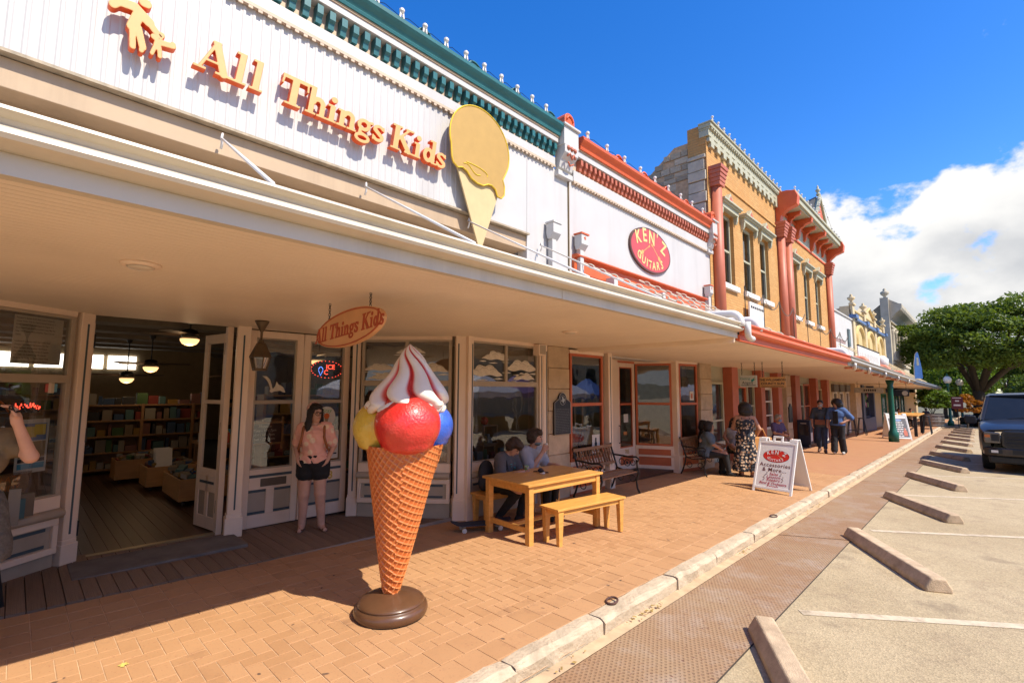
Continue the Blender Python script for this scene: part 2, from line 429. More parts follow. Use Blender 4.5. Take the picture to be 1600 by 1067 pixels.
def road_nodes(nt, N, L, b):
    tc = N.new('ShaderNodeTexCoord'); v = tc.outputs['Object']
    sp = N.new('ShaderNodeTexVoronoi'); sp.inputs['Scale'].default_value = 75; L.new(v, sp.inputs['Vector'])
    base = mix_rgb(N, L, noise(N, L, v, 0.55, 8, 0.6, 0.35, 0.65), (0.37, 0.288, 0.17), (0.44, 0.35, 0.215))
    base = mix_rgb(N, L, noise(N, L, v, 3.1, 8, 0.7, 0.5, 0.75), base, (0.31, 0.235, 0.145))
    r = N.new('ShaderNodeMapRange'); r.inputs[1].default_value = 0.0; r.inputs[2].default_value = 1.0; r.inputs[3].default_value = 0.78; r.inputs[4].default_value = 1.22
    L.new(sp.outputs['Color'], r.inputs[0])
    ml = N.new('ShaderNodeVectorMath'); ml.operation = 'SCALE'; L.new(base, ml.inputs[0]); L.new(r.outputs[0], ml.inputs['Scale'])
    st = mix_rgb(N, L, noise(N, L, v, 1.1, 4, 0.55, 0.62, 0.74), ml.outputs[0], (0.20, 0.15, 0.095))
    L.new(st, b.inputs['Base Color'])
    bp = N.new('ShaderNodeBump'); bp.inputs['Strength'].default_value = 0.5; bp.inputs['Distance'].default_value = 0.006; L.new(sp.outputs['Distance'], bp.inputs['Height']); L.new(bp.outputs[0], b.inputs['Normal'])
m_road = node_mat('exposed_aggregate_concrete', road_nodes, 0.85)
def plate_nodes(nt, N, L, b):
    tc = N.new('ShaderNodeTexCoord'); v = tc.outputs['Object']
    s = N.new('ShaderNodeSeparateXYZ'); L.new(v, s.inputs[0])
    def mth(op, a, c=None):
        n = N.new('ShaderNodeMath'); n.operation = op
        for i, q in enumerate((a, c)):
            if q is None: continue
            if isinstance(q, (int, float)): n.inputs[i].default_value = q
            else: L.new(q, n.inputs[i])
        return n.outputs[0]
    P = 0.034
    row = mth('FLOOR', mth('DIVIDE', s.outputs[1], P))
    fx = mth('SUBTRACT', mth('FRACT', mth('ADD', mth('DIVIDE', s.outputs[0], P), mth('MULTIPLY', row, 0.5))), 0.5)
    fy = mth('SUBTRACT', mth('FRACT', mth('DIVIDE', s.outputs[1], P)), 0.5)
    d = mth('SQRT', mth('ADD', mth('MULTIPLY', fx, fx), mth('MULTIPLY', fy, fy)))
    r = N.new('ShaderNodeMapRange'); r.interpolation_type = 'SMOOTHSTEP'; r.inputs[1].default_value = 0.2; r.inputs[2].default_value = 0.36; L.new(d, r.inputs[0])
    base = mix_rgb(N, L, noise(N, L, v, 0.8, 7, 0.65), (0.285, 0.158, 0.082), (0.335, 0.23, 0.135))
    base = mix_rgb(N, L, noise(N, L, v, 2.7, 8, 0.7, 0.48, 0.72), base, (0.36, 0.27, 0.20))
    base = mix_rgb(N, L, noise(N, L, v, 30, 3, 0.6, 0.62, 0.72), base, (0.15, 0.07, 0.05))
    dk = N.new('ShaderNodeVectorMath'); dk.operation = 'SCALE'; L.new(base, dk.inputs[0]); dk.inputs['Scale'].default_value = 0.78
    L.new(mix_rgb(N, L, r.outputs[0], dk.outputs[0], base), b.inputs['Base Color'])
    bp = N.new('ShaderNodeBump'); bp.inputs['Strength'].default_value = 0.8; bp.inputs['Distance'].default_value = 0.005; L.new(r.outputs[0], bp.inputs['Height']); L.new(bp.outputs[0], b.inputs['Normal'])
m_plate = node_mat('red_tactile_concrete', plate_nodes, 0.75)
def farbrick_nodes(nt, N, L, b):
    tc = N.new('ShaderNodeTexCoord'); v = tc.outputs['Object']
    br = N.new('ShaderNodeTexBrick'); br.inputs['Scale'].default_value = 1.0; br.inputs['Brick Width'].default_value = 0.2; br.inputs['Row Height'].default_value = 0.1; br.inputs['Mortar Size'].default_value = 0.006
    br.inputs['Color1'].default_value = (0.42, 0.225, 0.105, 1); br.inputs['Color2'].default_value = (0.37, 0.17, 0.085, 1); br.inputs['Mortar'].default_value = (0.40, 0.24, 0.13, 1)
    L.new(v, br.inputs['Vector'])
    L.new(mix_rgb(N, L, noise(N, L, v, 0.7, 6, 0.6, 0.4, 0.7), br.outputs['Color'], (0.40, 0.20, 0.105)), b.inputs['Base Color'])
m_farbrick = node_mat('paver_field', farbrick_nodes, 0.8)
def paver_nodes(nt, N, L, b):
    tc = N.new('ShaderNodeTexCoord'); ge = N.new('ShaderNodeNewGeometry'); oi = N.new('ShaderNodeObjectInfo'); v = ge.outputs['Position']
    ad = N.new('ShaderNodeMath'); ad.operation = 'ADD'; L.new(oi.outputs['Random'], ad.inputs[0]); L.new(ge.outputs['Random Per Island'], ad.inputs[1])
    fr = N.new('ShaderNodeMath'); fr.operation = 'FRACT'; L.new(ad.outputs[0], fr.inputs[0])
    base = mix_rgb(N, L, fr.outputs[0], (0.385, 0.208, 0.096), (0.44, 0.245, 0.118))
    base = mix_rgb(N, L, noise(N, L, v, 1.1, 6, 0.6, 0.42, 0.7), base, (0.455, 0.255, 0.122))
    base = mix_rgb(N, L, noise(N, L, v, 2.3, 8, 0.75, 0.56, 0.74), base, (0.29, 0.155, 0.08))
    base = mix_rgb(N, L, noise(N, L, v, 60, 4, 0.6, 0.6, 0.75), base, (0.30, 0.14, 0.075))
    base = mix_rgb(N, L, noise(N, L, v, 9, 2, 0.5, 0.73, 0.76), base, (0.12, 0.075, 0.05))
    L.new(base, b.inputs['Base Color'])
    nb = N.new('ShaderNodeTexNoise'); nb.inputs['Scale'].default_value = 130; L.new(v, nb.inputs['Vector'])
    bp = N.new('ShaderNodeBump'); bp.inputs['Strength'].default_value = 0.25; bp.inputs['Distance'].default_value = 0.004; L.new(nb.outputs[0], bp.inputs['Height']); L.new(bp.outputs[0], b.inputs['Normal'])
m_paver = node_mat('clay_paver', paver_nodes, 0.72)
m_mortar = mat('paver_sand_joint', (0.53, 0.35, 0.205), 0.95, var=0.25, vscale=8)
m_kerb = mat('kerb_limestone', (0.50, 0.40, 0.275), 0.9, var=0.25, vscale=5, bump=1.0, bscale=38, dirt=0.55)
m_line = mat('worn_road_paint', (0.56, 0.46, 0.32), 0.8, var=0.16, vscale=14, dirt=0.75)
m_stop = mat('wheel_stop_concrete', (0.50, 0.37, 0.235), 0.9, var=0.2, vscale=9, bump=0.6, bscale=90, dirt=0.45, rnd=0.12)
m_sand = mat('gutter_sand', (0.52, 0.37, 0.22), 0.95, var=0.2, vscale=6, dirt=0.5)
m_earth = mat('far_ground', (0.13, 0.12, 0.07), 0.95, var=0.2, vscale=0.05)
def sheet(name, x0, x1, ys, off, m, parent=None):
    q = MB()
    for a, b in zip(ys[:-1], ys[1:]):
        q.poly([(x0, a, zg(a) + off), (x1, a, zg(a) + off), (x1, b, zg(b) + off), (x0, b, zg(b) + off)])
    return q.build(name, m, parent)
g = MB()
yy = [-400, 140, 2600]; zz = [zg(-400) - 0.4, zg(140) - 0.4, zg(140) - 0.4]
for i in range(2): g.poly([(-1500, yy[i], zz[i]), (1500, yy[i], zz[i]), (1500, yy[i + 1], zz[i + 1]), (-1500, yy[i + 1], zz[i + 1])])
structure(g.build('ground', m_earth))
YS = [-40, 0, 20, 60, 135]
road = structure(sheet('road', -2.16, 34, YS, -0.13, m_road))
lines = []
for i in range(-1, 12):
    y0 = 5.05 + 3.93 * i; d = NA([0.79, 0.613]); n = NA([-0.613, 0.79]) * 0.052; a = NA([-1.27, y0]); L_ = 5.6
    q = MB(); pts = []
    for k in range(9):
        c = a + d * L_ * k / 8; pts.append(c)
    for k in range(8):
        p, r = pts[k], pts[k + 1]
        q.poly([(p[0] + s * n[0], p[1] + s * n[1], zg(p[1] + s * n[1]) - 0.126) for s in (-1,)] + [(r[0] + s * n[0], r[1] + s * n[1], zg(r[1] + s * n[1]) - 0.126) for s in (-1, 1)] + [(p[0] + n[0], p[1] + n[1], zg(p[1] + n[1]) - 0.126)])
    q.build('parking_line', m_line, road)
# red strip of textured slabs beside the kerb, skewed joints left open
strip = structure(sheet('gutter_strip', -2.26, -2.155, YS, -0.118, m_sand))
slabs = structure(sheet('slab_bed', -2.155, -1.375, YS, -0.127, mat('joint_dirt', (0.06, 0.045, 0.035), 0.95)))
slabs.name = 'pavement_strip'
for i in range(-1, 15):
    a = 0.94 + 6.7 * i if i < 3 else 0.94 + 6.7 * i
    b = a + 6.7; q = MB(); g_ = 0.012; sk = 0.45
    for k in range(4):
        u0 = a + (b - a) * k / 4 + (g_ if k == 0 else 0); u1 = a + (b - a) * (k + 1) / 4 - (g_ if k == 3 else 0)
        q.poly([(-2.15, u0, zg(u0) - 0.118), (-1.38, u0 + sk, zg(u0 + sk) - 0.118), (-1.38, u1 + sk, zg(u1 + sk) - 0.118), (-2.15, u1, zg(u1) - 0.118)])
    q.build('slab', m_plate, slabs)
# kerb of rough limestone blocks
kerb = structure(sheet('kerb', -2.40, -2.262, YS, -0.10, m_mortar))
def kerb_mesh(seed, ln):
    rs = np.random.RandomState(seed); q = MB(); prof = [(-0.078, -0.16), (0.072, -0.16), (0.078, -0.03), (0.06, -0.004), (0.03, 0.004), (-0.078, 0.0)]
    n = 7; prof2 = []
    ring = []
    for k in range(n + 1):
        t = k / n; e = 1.0 if 0 < k < n else 0.0
        ring.append([(p[0] + (rs.uniform(-.013, .011) if j in (2, 3, 1) else 0), (t - 0.5) * ln + (0.004 if k == 0 and j in (3, 4, 5) else -0.004 if k == n and j in (3, 4, 5) else 0), p[1] + (rs.uniform(-.008, .004) if j >= 3 else 0) - (0.008 if not e and j >= 3 else 0)) for j, p in enumerate(prof)])
    m_ = len(prof); v = [p for r in ring for p in r]; f = [(i * m_ + j, i * m_ + (j + 1) % m_, (i + 1) * m_ + (j + 1) % m_, (i + 1) * m_ + j) for i in range(n) for j in range(m_)]
    f += [tuple(range(m_))[::-1], tuple(n * m_ + j for j in range(m_))]
    f = [q_[::-1] for q_ in f]
    q.raw(v, f); me = q.mesh('kerb_stone', m_kerb)
    bm = bmesh.new(); bm.from_mesh(me); bmesh.ops.recalc_face_normals(bm, faces=bm.faces); bm.to_mesh(me); bm.free(); return me
km = [kerb_mesh(s, 1.0) for s in range(5)]
y = 0.1; i = 0
RX = MR(math.atan(-0.02), 4, 'X')
rk = random.Random(4)
while y < 78:
    ln = rk.choice([1.0, 1.3, 1.55, 1.8]); yc = y + ln / 2
    inst(km[i % 5], 'kerb_stone', MT((-2.332 + rk.uniform(-.008, .006), yc, zg(yc) + rk.uniform(-.006, .006))) @ RX @ MR(rk.uniform(-.008, .008), 4, 'Z') @ MSC(ln - 0.006, 4, (0, 1, 0)), kerb)
    y += ln; i += 1
# the brick pavement
walk = structure(sheet('sidewalk', -5.42, -2.41, [-12, 14.0], -0.0045, m_mortar));
far_walk = structure(sheet('far_sidewalk', -5.5, -2.41, [14.0, 40, 78], 0.0, m_farbrick)); far_walk.name = 'sidewalk_far_stretch'
def unit_brick():
    q = MB(); c = 0.018; h = 0.5
    v = [(-h, -h, -1), (h, -h, -1), (h, h, -1), (-h, h, -1), (-h, -h, -.06), (h, -h, -.06), (h, h, -.06), (-h, h, -.06)]
    v += [(-h + c, -h + c, 0), (h - c, -h + c, 0), (h - c, h - c, 0), (-h + c, h - c, 0)]
    f = [(8, 9, 10, 11)]
    for a in range(4):
        b = (a + 1) % 4; f += [(a, b, 4 + b, 4 + a), (4 + a, 4 + b, 8 + b, 8 + a)]
    return v, f
uv_, uf_ = unit_brick()
brick_me = bpy.data.meshes.new('brick'); brick_me.from_pydata(uv_, [], uf_); brick_me.materials.append(m_paver)
cells = []
def add_cell(x0, x1, y0, y1):
    if x1 - x0 > 0.03 and y1 - y0 > 0.03: cells.append(((x0 + x1) / 2, (y0 + y1) / 2, x1 - x0, y1 - y0))
W_ = 0.105
X0, X1 = -4.62, -2.84
y_lo, y_hi = -0.6, 14.0
for j in range(int(y_lo / W_) - 2, int(y_hi / W_) + 2):
    for i in range(int(X0 / W_) - 3, int(X1 / W_) + 3):
        d = (i - j) % 4; ax, ay = i * W_, j * W_
        if d == 0: bx = (ax, ax + 2 * W_, ay, ay + W_)
        elif d == 3: bx = (ax, ax + W_, ay, ay + 2 * W_)
        else: continue
        x0, x1 = max(bx[0], X0), min(bx[1], X1); a0, a1 = max(bx[2], y_lo), min(bx[3], y_hi)
        if x1 > x0 and a1 > a0: add_cell(x0, x1, a0, a1)
k = 0
yv = y_lo
while yv < y_hi:                                     # squares by the shopfronts, soldier rows by the kerb
    for c in range(4): add_cell(X0 - (c + 1) * 0.2, X0 - c * 0.2, yv, min(yv + 0.205, y_hi))
    for c in range(2): add_cell(X1 + c * 0.215, X1 + (c + 1) * 0.215, yv + (0.1 if c else 0), min(yv + 0.305 if c else yv + 0.205, y_hi))
    yv += 0.205
def proj(p):
    c = _M.T @ (NA(p) - (0, 0, 1.8))
    return (800 + 750 * c[0] / c[2], 533.5 + 750 * c[1] / c[2], c[2]) if c[2] > 0.05 else (-9e3, -9e3, 1)
rank = []
for i, (cx, cy, w, l) in enumerate(cells):
    u, v, dp = proj((cx, cy, zg(cy)))
    rank.append((w * l * 1.8 / dp ** 3 if -40 < u < 1640 and -40 < v < 1100 else -1, i))
rank.sort(reverse=True); single = set(i for s, i in rank[:300])
rb = random.Random(5); big = MB(); J = 0.006
for i, (cx, cy, w, l) in enumerate(cells):
    dz = rb.uniform(-.0013, .0013); tilt = MR(rb.uniform(-.008, .008), 4, 'Y')
    Mx = MT((cx, cy, zg(cy) + dz)) @ RX @ tilt @ Matrix.Diagonal((w - J, l - J, 0.03, 1))
    if i in single: inst(brick_me, 'brick', Mx, walk)
    else:
        A = NA(Mx); big.raw(NA(uv_) @ A[:3, :3].T + A[:3, 3], uf_)
o = big.build('brick_field', m_paver, walk); o['kind'] = 'stuff'
# wooden porch strip in front of the recessed doors, planks run towards the shop
m_deck = mat('porch_plank', (0.21, 0.14, 0.09), 0.75, var=0.25, vscale=5, rnd=0.14, dirt=0.35, stretch=(0.6, 5, 5), bump=0.4, bscale=30)
porch = structure(sheet('porch_bed', -6.95, -5.43, [-2, 4.9], -0.03, m_black)); porch.name = 'porch_floor'
pm = MB().box(-0.5, 0.5, -0.5, 0.5, -1, 0).mesh('plank', m_deck)
y = -0.6
while y < 4.7:
    w = 0.115; inst(pm, 'plank', MT((-6.17, y + w / 2, zg(y) + 0.004 + rb.uniform(-.002, .002))) @ RX @ Matrix.Diagonal((1.44, w - 0.007, 0.028, 1)), porch); y += w
MB().box(-5.452, -5.424, -2, 6.2, -0.07, 0.012).build('edge_strip', mat('edging', (0.30, 0.25, 0.2), 0.6), porch).matrix_basis = MT((0, 0, 0.0))
# wheel stops
def stop_mesh():
    q = MB(); ln = 1.02; pr = [(-0.125, 0), (0.125, 0), (0.12, 0.05), (0.065, 0.145), (-0.065, 0.145), (-0.12, 0.05)]
    n = len(pr); ring = []
    for t, s, zz_ in ((-1, 0.93, 0.9), (-0.97, 1, 1), (-.5, 1, 1), (0, 1, .99), (.5, 1, 1), (0.97, 1, 1), (1, 0.93, 0.9)):
        ring.append([(t * ln, p[0] * s, p[1] * zz_) for p in pr])
    v = [p for r in ring for p in r]; f = [(i * n + j, i * n + (j + 1) % n, (i + 1) * n + (j + 1) % n, (i + 1) * n + j) for i in range(6) for j in range(n)] + [tuple(range(n))[::-1], tuple(6 * n + j for j in range(n))]
    q.raw(v, f); return q
ordn = ['first', 'second', 'third', 'fourth', 'fifth', 'sixth', 'seventh', 'eighth', 'ninth', 'tenth', 'eleventh', 'twelfth', 'thirteenth']
sm = stop_mesh().mesh('wheel_stop', m_stop)
bm = bmesh.new(); bm.from_mesh(sm); bmesh.ops.recalc_face_normals(bm, faces=bm.faces); bm.to_mesh(sm); bm.free()
for i in range(13):
    y0 = 4.42 + 3.95 * i; c = Vector((-0.90, y0 - 0.9, 0)); an = math.atan2(-1.79, 1.03)
    o = bpy.data.objects.new('wheel_stop', sm); link(o)
    o.matrix_basis = MT((c.x, c.y, zg(c.y) - 0.131)) @ RX @ MR(an + rb.uniform(-.02, .02), 4, 'Z') @ MSC(rb.uniform(.97, 1.02), 4)
    md = o.modifiers.new('bevel', 'BEVEL'); md.width = 0.012; md.segments = 2
    lab = 'long tan concrete wheel stop nearest the camera, cut off by the bottom edge' if i == 0 else '%s concrete wheel stop counted from the camera along the red strip' % ordn[i]
    tag(o, lab, 'wheel stop', 'wheel stops along the parking bays')
# iron mooring ring set in the kerb, and small leavings on the ground
q = MB(); q.tube([(-2.385 + 0.046 * cos(a), 3.72 + 0.055 * sin(a), zg(3.7) + 0.014 + 0.008 * sin(a)) for a in LS(0, 2 * PI, 21)[:-1]], 0.0095, 6, closed=True)
t = q.build('hitching_ring', mat('rusty_iron', (0.09, 0.04, 0.03), 0.7, var=0.3), smooth=True); tag(t, 'rusty iron hitching ring lying on the kerb nearest the cone', 'ring', 'iron rings on the kerb')
t2 = dup(t, (0, 0, 0)); t2.matrix_basis = MT((0.03, 4.45, -0.089)) ; tag(t2, 'rusty iron hitching ring farther along the kerb near the white sandwich board', 'ring', 'iron rings on the kerb')
leaf = mat('dry_leaf', (0.30, 0.20, 0.06), 0.8, var=0.3, vscale=30)
q = MB()
for (cx, cy, n, s) in ((-2.2, 4.0, 26, .16), (-2.2, 6.5, 16, .14), (-2.21, 10.2, 24, .3), (-2.2, 2.9, 8, .2)):
    for _ in range(n):
        x, y = cx + rb.uniform(-.035, .04), cy + rb.gauss(0, s); a = rb.uniform(0, 6.3); r = rb.uniform(.008, .026); z = zg(y) - 0.112 + rb.uniform(0, .012)
        q.poly([(x + r * cos(a + t_) * (1 if t_ not in (1.57, 4.71) else .5), y + r * sin(a + t_) * (1 if t_ not in (1.57, 4.71) else .5), z + rb.uniform(0, .012)) for t_ in (0, 1.57, 3.14, 4.71)])
o = q.build('leaf_litter', leaf); tag(o, 'dry leaves and grit gathered in the gutter', 'leaf litter', kind='stuff')
m_yleaf = mat('yellow_leaf', (0.55, 0.48, 0.12), 0.7)
q = MB()
x, y = -4.02, 0.62
q.prism([(a * .6, b * .6) for a, b in ((0.05, 0), (0.018, 0.012), (0.02, 0.045), (0, 0.02), (-0.03, 0.04), (-0.02, 0.008), (-0.05, -0.005), (-0.018, -0.014), (-0.01, -0.045), (0.01, -0.018), (0.035, -0.03))], (x, y, zg(y) + 0.004), (1, 0, 0), (0, 1, 0), 0.004)
tag(q.build('fallen_leaf', m_yleaf), 'single pale yellow leaf lying on the sunlit bricks', 'leaf')
# first shop: white corrugated front, cream bays
class Fr:
    """a wall face: s along it, z up, d out of it"""
    def __init__(s, p0, p1, flip=False):
        s.o = NA([p0[0], p0[1], 0.0]); d = NA([p1[0] - p0[0], p1[1] - p0[1], 0.0]); s.L = np.linalg.norm(d); s.u = d / s.L
        s.n = NA([s.u[1], -s.u[0], 0.0])
        if flip: s.n = -s.n
    def P(s, a, z, d=0.0): return s.o + s.u * a + s.n * d + NA([0, 0, z])
    def bx(s, q, s0, s1, z0, z1, d0, d1, mi=None):
        return q.obox(s.P((s0 + s1) / 2, (z0 + z1) / 2, (d0 + d1) / 2), s.u * abs(s1 - s0) / 2, NA([0, 0, abs(z1 - z0) / 2]), s.n * abs(d1 - d0) / 2, mi)
kids = thing('toy_store', 'long white shop front with green cornice and raised orange letters over a deep canopy', 'building', (-5.4, 1.0, 0.04))
# --- upper wall
q = MB(); y = -6.0; per = 0.098
prof = []
while y < 4.3:
    for t, d in ((0, 0), (0.58, 0), (0.70, 0.007), (0.90, 0.007)): prof.append((y + t * per, -5.395 + d))
    y += per
for (a, xa), (b, xb) in zip(prof[:-1], prof[1:]): q.poly([(xa, a, 4.46), (xb, b, 4.46), (xb, b, 5.885), (xa, a, 5.885)])
q.build('corrugated_panel', m_white, kids)
q = MB(); q.box(-5.6, -5.393, prof[-1][0] - .05, 5.93, 4.46, 5.89); q.box(-5.6, -5.394, 5.938, 7.085, 4.0, 5.89); q.build('flat_panel', m_white, kids)
q = MB(); q.box(-5.95, -5.765, -6, 7.09, 2.62, 6.6); q.box(-5.764, -5.41, -6, 4.4, 4.47, 5.9); q.build('wall', m_white2, kids)
q = MB(); q.box(-5.7, -5.42, -6, 5.95, 4.175, 4.425); q.build('band', m_band, kids, bevel=0.006)
q = MB(); q.box(-5.6, -5.335, -6, 5.95, 4.432, 4.459); q.build('drip_edge', mat('rusty_edge', (0.36, 0.29, 0.2), 0.6, var=0.3, vscale=9), kids)
q = MB(); q.box(-5.76, -5.70, -6, 5.95, 2.9, 4.2); q.build('lower_wall', m_band, kids)
q = MB(); q.box(-5.6, -5.34, -6, 6.66, 5.892, 5.93)
y = -6
while y < 6.6: q.box(-5.36, -5.342, y, y + 0.045, 5.862, 5.8918); y += per
q.build('serrated_shade_trim', mat('beige_shade_trim', (0.52, 0.41, 0.30), 0.6, var=0.08), kids)  # beige strip and teeth put in as shading above the ribbed panel
q = MB(); q.box(-5.6, -5.345, -6, 6.66, 5.931, 6.075); q.build('lower_fascia', m_white, kids, bevel=0.004)
q = MB(); q.box(-5.6, -5.40, -6, 6.66, 6.076, 6.335); q.build('frieze', mat('frieze_beige', (0.56, 0.42, 0.30), 0.6, var=0.06), kids)
def dentil_mesh(m):
    q = MB(); q.prism([(0, 0), (0.075, 0), (0.085, 0.07), (0.12, 0.10), (0.12, 0.205), (0, 0.205)], (0, -0.036, 0), (1, 0, 0), (0, 0, 1), -0.072)
    me = q.mesh('dentil', m); bm = bmesh.new(); bm.from_mesh(me); bmesh.ops.recalc_face_normals(bm, faces=bm.faces); bm.to_mesh(me); bm.free(); return me
dm = dentil_mesh(m_teal); y = 6.6
while y > -0.6: inst(dm, 'dentil', MT((-5.40, y, 6.10)), kids); y -= 0.152
q = MB(); q.box(-5.6, -5.27, -6, 6.66, 6.336, 6.425); q.build('upper_fascia', m_white, kids, bevel=0.004)
q = MB(); q.box(-5.6, -5.255, -6, 6.66, 6.426, 6.455); q.build('shade_bead', m_band, kids)  # beige strip stands in for the thin shadow under the cornice
def cornice(y0, y1, m, parent, z0=6.456):
    q = MB(); pr = [(-5.6, z0), (-5.235, z0), (-5.225, z0 + .035), (-5.235, z0 + .05), (-5.215, z0 + .09), (-5.175, z0 + .13), (-5.15, z0 + .165), (-5.15, z0 + .20), (-5.165, z0 + .215), (-5.165, z0 + .235), (-5.6, z0 + .25)]
    q.loft([(a, b) for a, b in pr], [(0, y0, 0), (0, y1, 0)], (1, 0, 0), (0, 0, 1)); return q.build('cornice', m, parent, fix=True)
cornice(-6, 6.68, m_teal, kids)
def crest_mesh(m):
    q = MB()
    for r, t in ((0.125, 0.02), (0.08, 0.014)):
        q.tube([(0, r * cos(a), r * sin(a) * 0.95) for a in LS(0, PI, 13)], t, 6)
    for a in LS(0.5, PI - 0.5, 5): q.tube([(0, 0.02 * cos(a), 0.02 * sin(a)), (0, 0.08 * cos(a), 0.08 * sin(a))], 0.008, 5)
    q.prism([(-0.17, 0), (0.17, 0), (0.13, 0.022), (-0.13, 0.022)], (-0.02, 0, 0), (0, 1, 0), (0, 0, 1), 0.04)
    for s in (-1, 1): q.tube([(0, s * (0.16 + 0.028 * cos(a)), 0.045 + 0.028 * sin(a)) for a in LS(-1.2, 3.6, 9)], 0.009, 5)
    return q.mesh('crest', m, True)
cm_t = crest_mesh(m_teal); cm_o = crest_mesh(m_orange)
for y in np.arange(-1.0, 6.5, 0.93): inst(cm_t, 'crest', MT((-5.26, y, 6.70)), kids)
# --- canopy
can = MB()
pr = [(-2.425, 2.785), (-2.40, 2.79), (-2.395, 2.775), (-2.41, 2.765), (-2.435, 2.755), (-2.445, 2.735), (-2.425, 2.722), (-2.405, 2.71), (-2.40, 2.692), (-2.412, 2.675), (-2.44, 2.667), (-2.46, 2.66), (-2.50, 2.655), (-2.54, 2.66), (-2.54, 2.785)]
can.loft(pr, [(0, -6, 0), (0, 7.36, 0)], (1, 0, 0), (0, 0, 1))
gut = can.build('gutter', m_gutter, kids, fix=True, auto=35)
q = MB(); q.box(-2.56, -2.50, -6, 7.38, 2.57, 2.654); q.box(-2.60, -2.495, 3.2, 3.204, 2.57, 2.655); q.build('fascia', m_gutter, kids)
q = MB(); w = 0.058; x = -2.565
while x > -6.72: q.box(x - w + 0.006, x, -6, 7.28, 2.571, 2.60); x -= w
q.box(-6.8, -2.56, -6, 7.28, 2.592, 2.61); sof = q.build('soffit', m_soffit, kids)
q = MB(); q.poly([(-2.5, -6, 2.70), (-2.5, 7.36, 2.70), (-5.6, 7.36, 3.05), (-5.6, -6, 3.05)]); q.poly([(-2.5, -6, 2.66), (-5.6, -6, 3.01), (-5.6, 7.36, 3.01), (-2.5, 7.36, 2.66)]); q.poly([(-2.5, 7.36, 2.61), (-2.5, 7.36, 2.70), (-5.6, 7.36, 3.05), (-5.6, 7.36, 2.61)])
q.build('canopy_roof', mat('roof_sheet', (0.45, 0.42, 0.38), 0.6), kids)
for (ya, yb) in ((1.28, 0.84), (2.87, 2.2), (4.56, 3.6), (6.22, 5.0)):
    q = MB(); q.tube([(-5.33, ya, 4.31), (-2.5, yb, 2.83)], 0.012, 6); q.tube([(-5.335, ya, 4.31), (-5.31, ya, 4.35), (-5.29, ya - .01, 4.30), (-5.305, ya, 4.25), (-5.335, ya, 4.2)], 0.012, 6); q.build('tie_rod', m_pipe, kids, smooth=True)
def scupper(y, m, mcap, parent, x=-5.36, z0=4.47, z1=4.75, star=False):
    q = MB(); q.prism([(0, 0.10), (0.03, 0), (0.09, 0), (0.17, 0.10), (0.17, z1 - z0), (0, z1 - z0)], (x, y + 0.11, z0), (1, 0, 0), (0, 0, 1), 0.22)
    q.box(x, x + 0.10, y - 0.055, y + 0.055, 3.0, z0); o = q.build('downpipe', m, parent, fix=True, bevel=0.005)
    q = MB(); q.box(x - .01, x + 0.185, y - 0.125, y + 0.125, z1 + .0005, z1 + 0.03); q.build('pipe_cap', mcap, o)
    if star:
        q = MB(); q.prism([(0.04 * (1 if i % 2 == 0 else .42) * sin(i * PI / 5), 0.04 * (1 if i % 2 == 0 else .42) * cos(i * PI / 5)) for i in range(10)], (x + 0.171, y, z1 - 0.07), (0, 1, 0), (0, 0, 1), 0.006); q.build('star', m_orange, o)
    return o
scupper(6.52, m_white2, m_white2, kids)
# --- ceiling bits below the canopy
def soffit_light(x, y, label):
    t = thing('soffit_light', label, 'ceiling light', (x, y, 2.571), 0, 'round lights in the canopy ceiling')
    MB().lathe([(0.105, 0), (0.105, -0.012), (0.09, -0.022), (0.075, -0.022)], (x, y, 2.571), 24).build('rim', m_cream, t, smooth=True)
    MB().lathe([(0.0749, -0.0225), (0.06, -0.034), (0.03, -0.041), (0.0, -0.043)], (x, y, 2.571), 24).build('lens', mat('lamp_lens', (0.6, 0.52, 0.42), 0.3), t, smooth=True)
soffit_light(-3.71, 0.5, 'round flush light in the canopy ceiling left of the hanging oval sign')
soffit_light(-3.85, 5.1, 'round flush light in the canopy ceiling above the table')
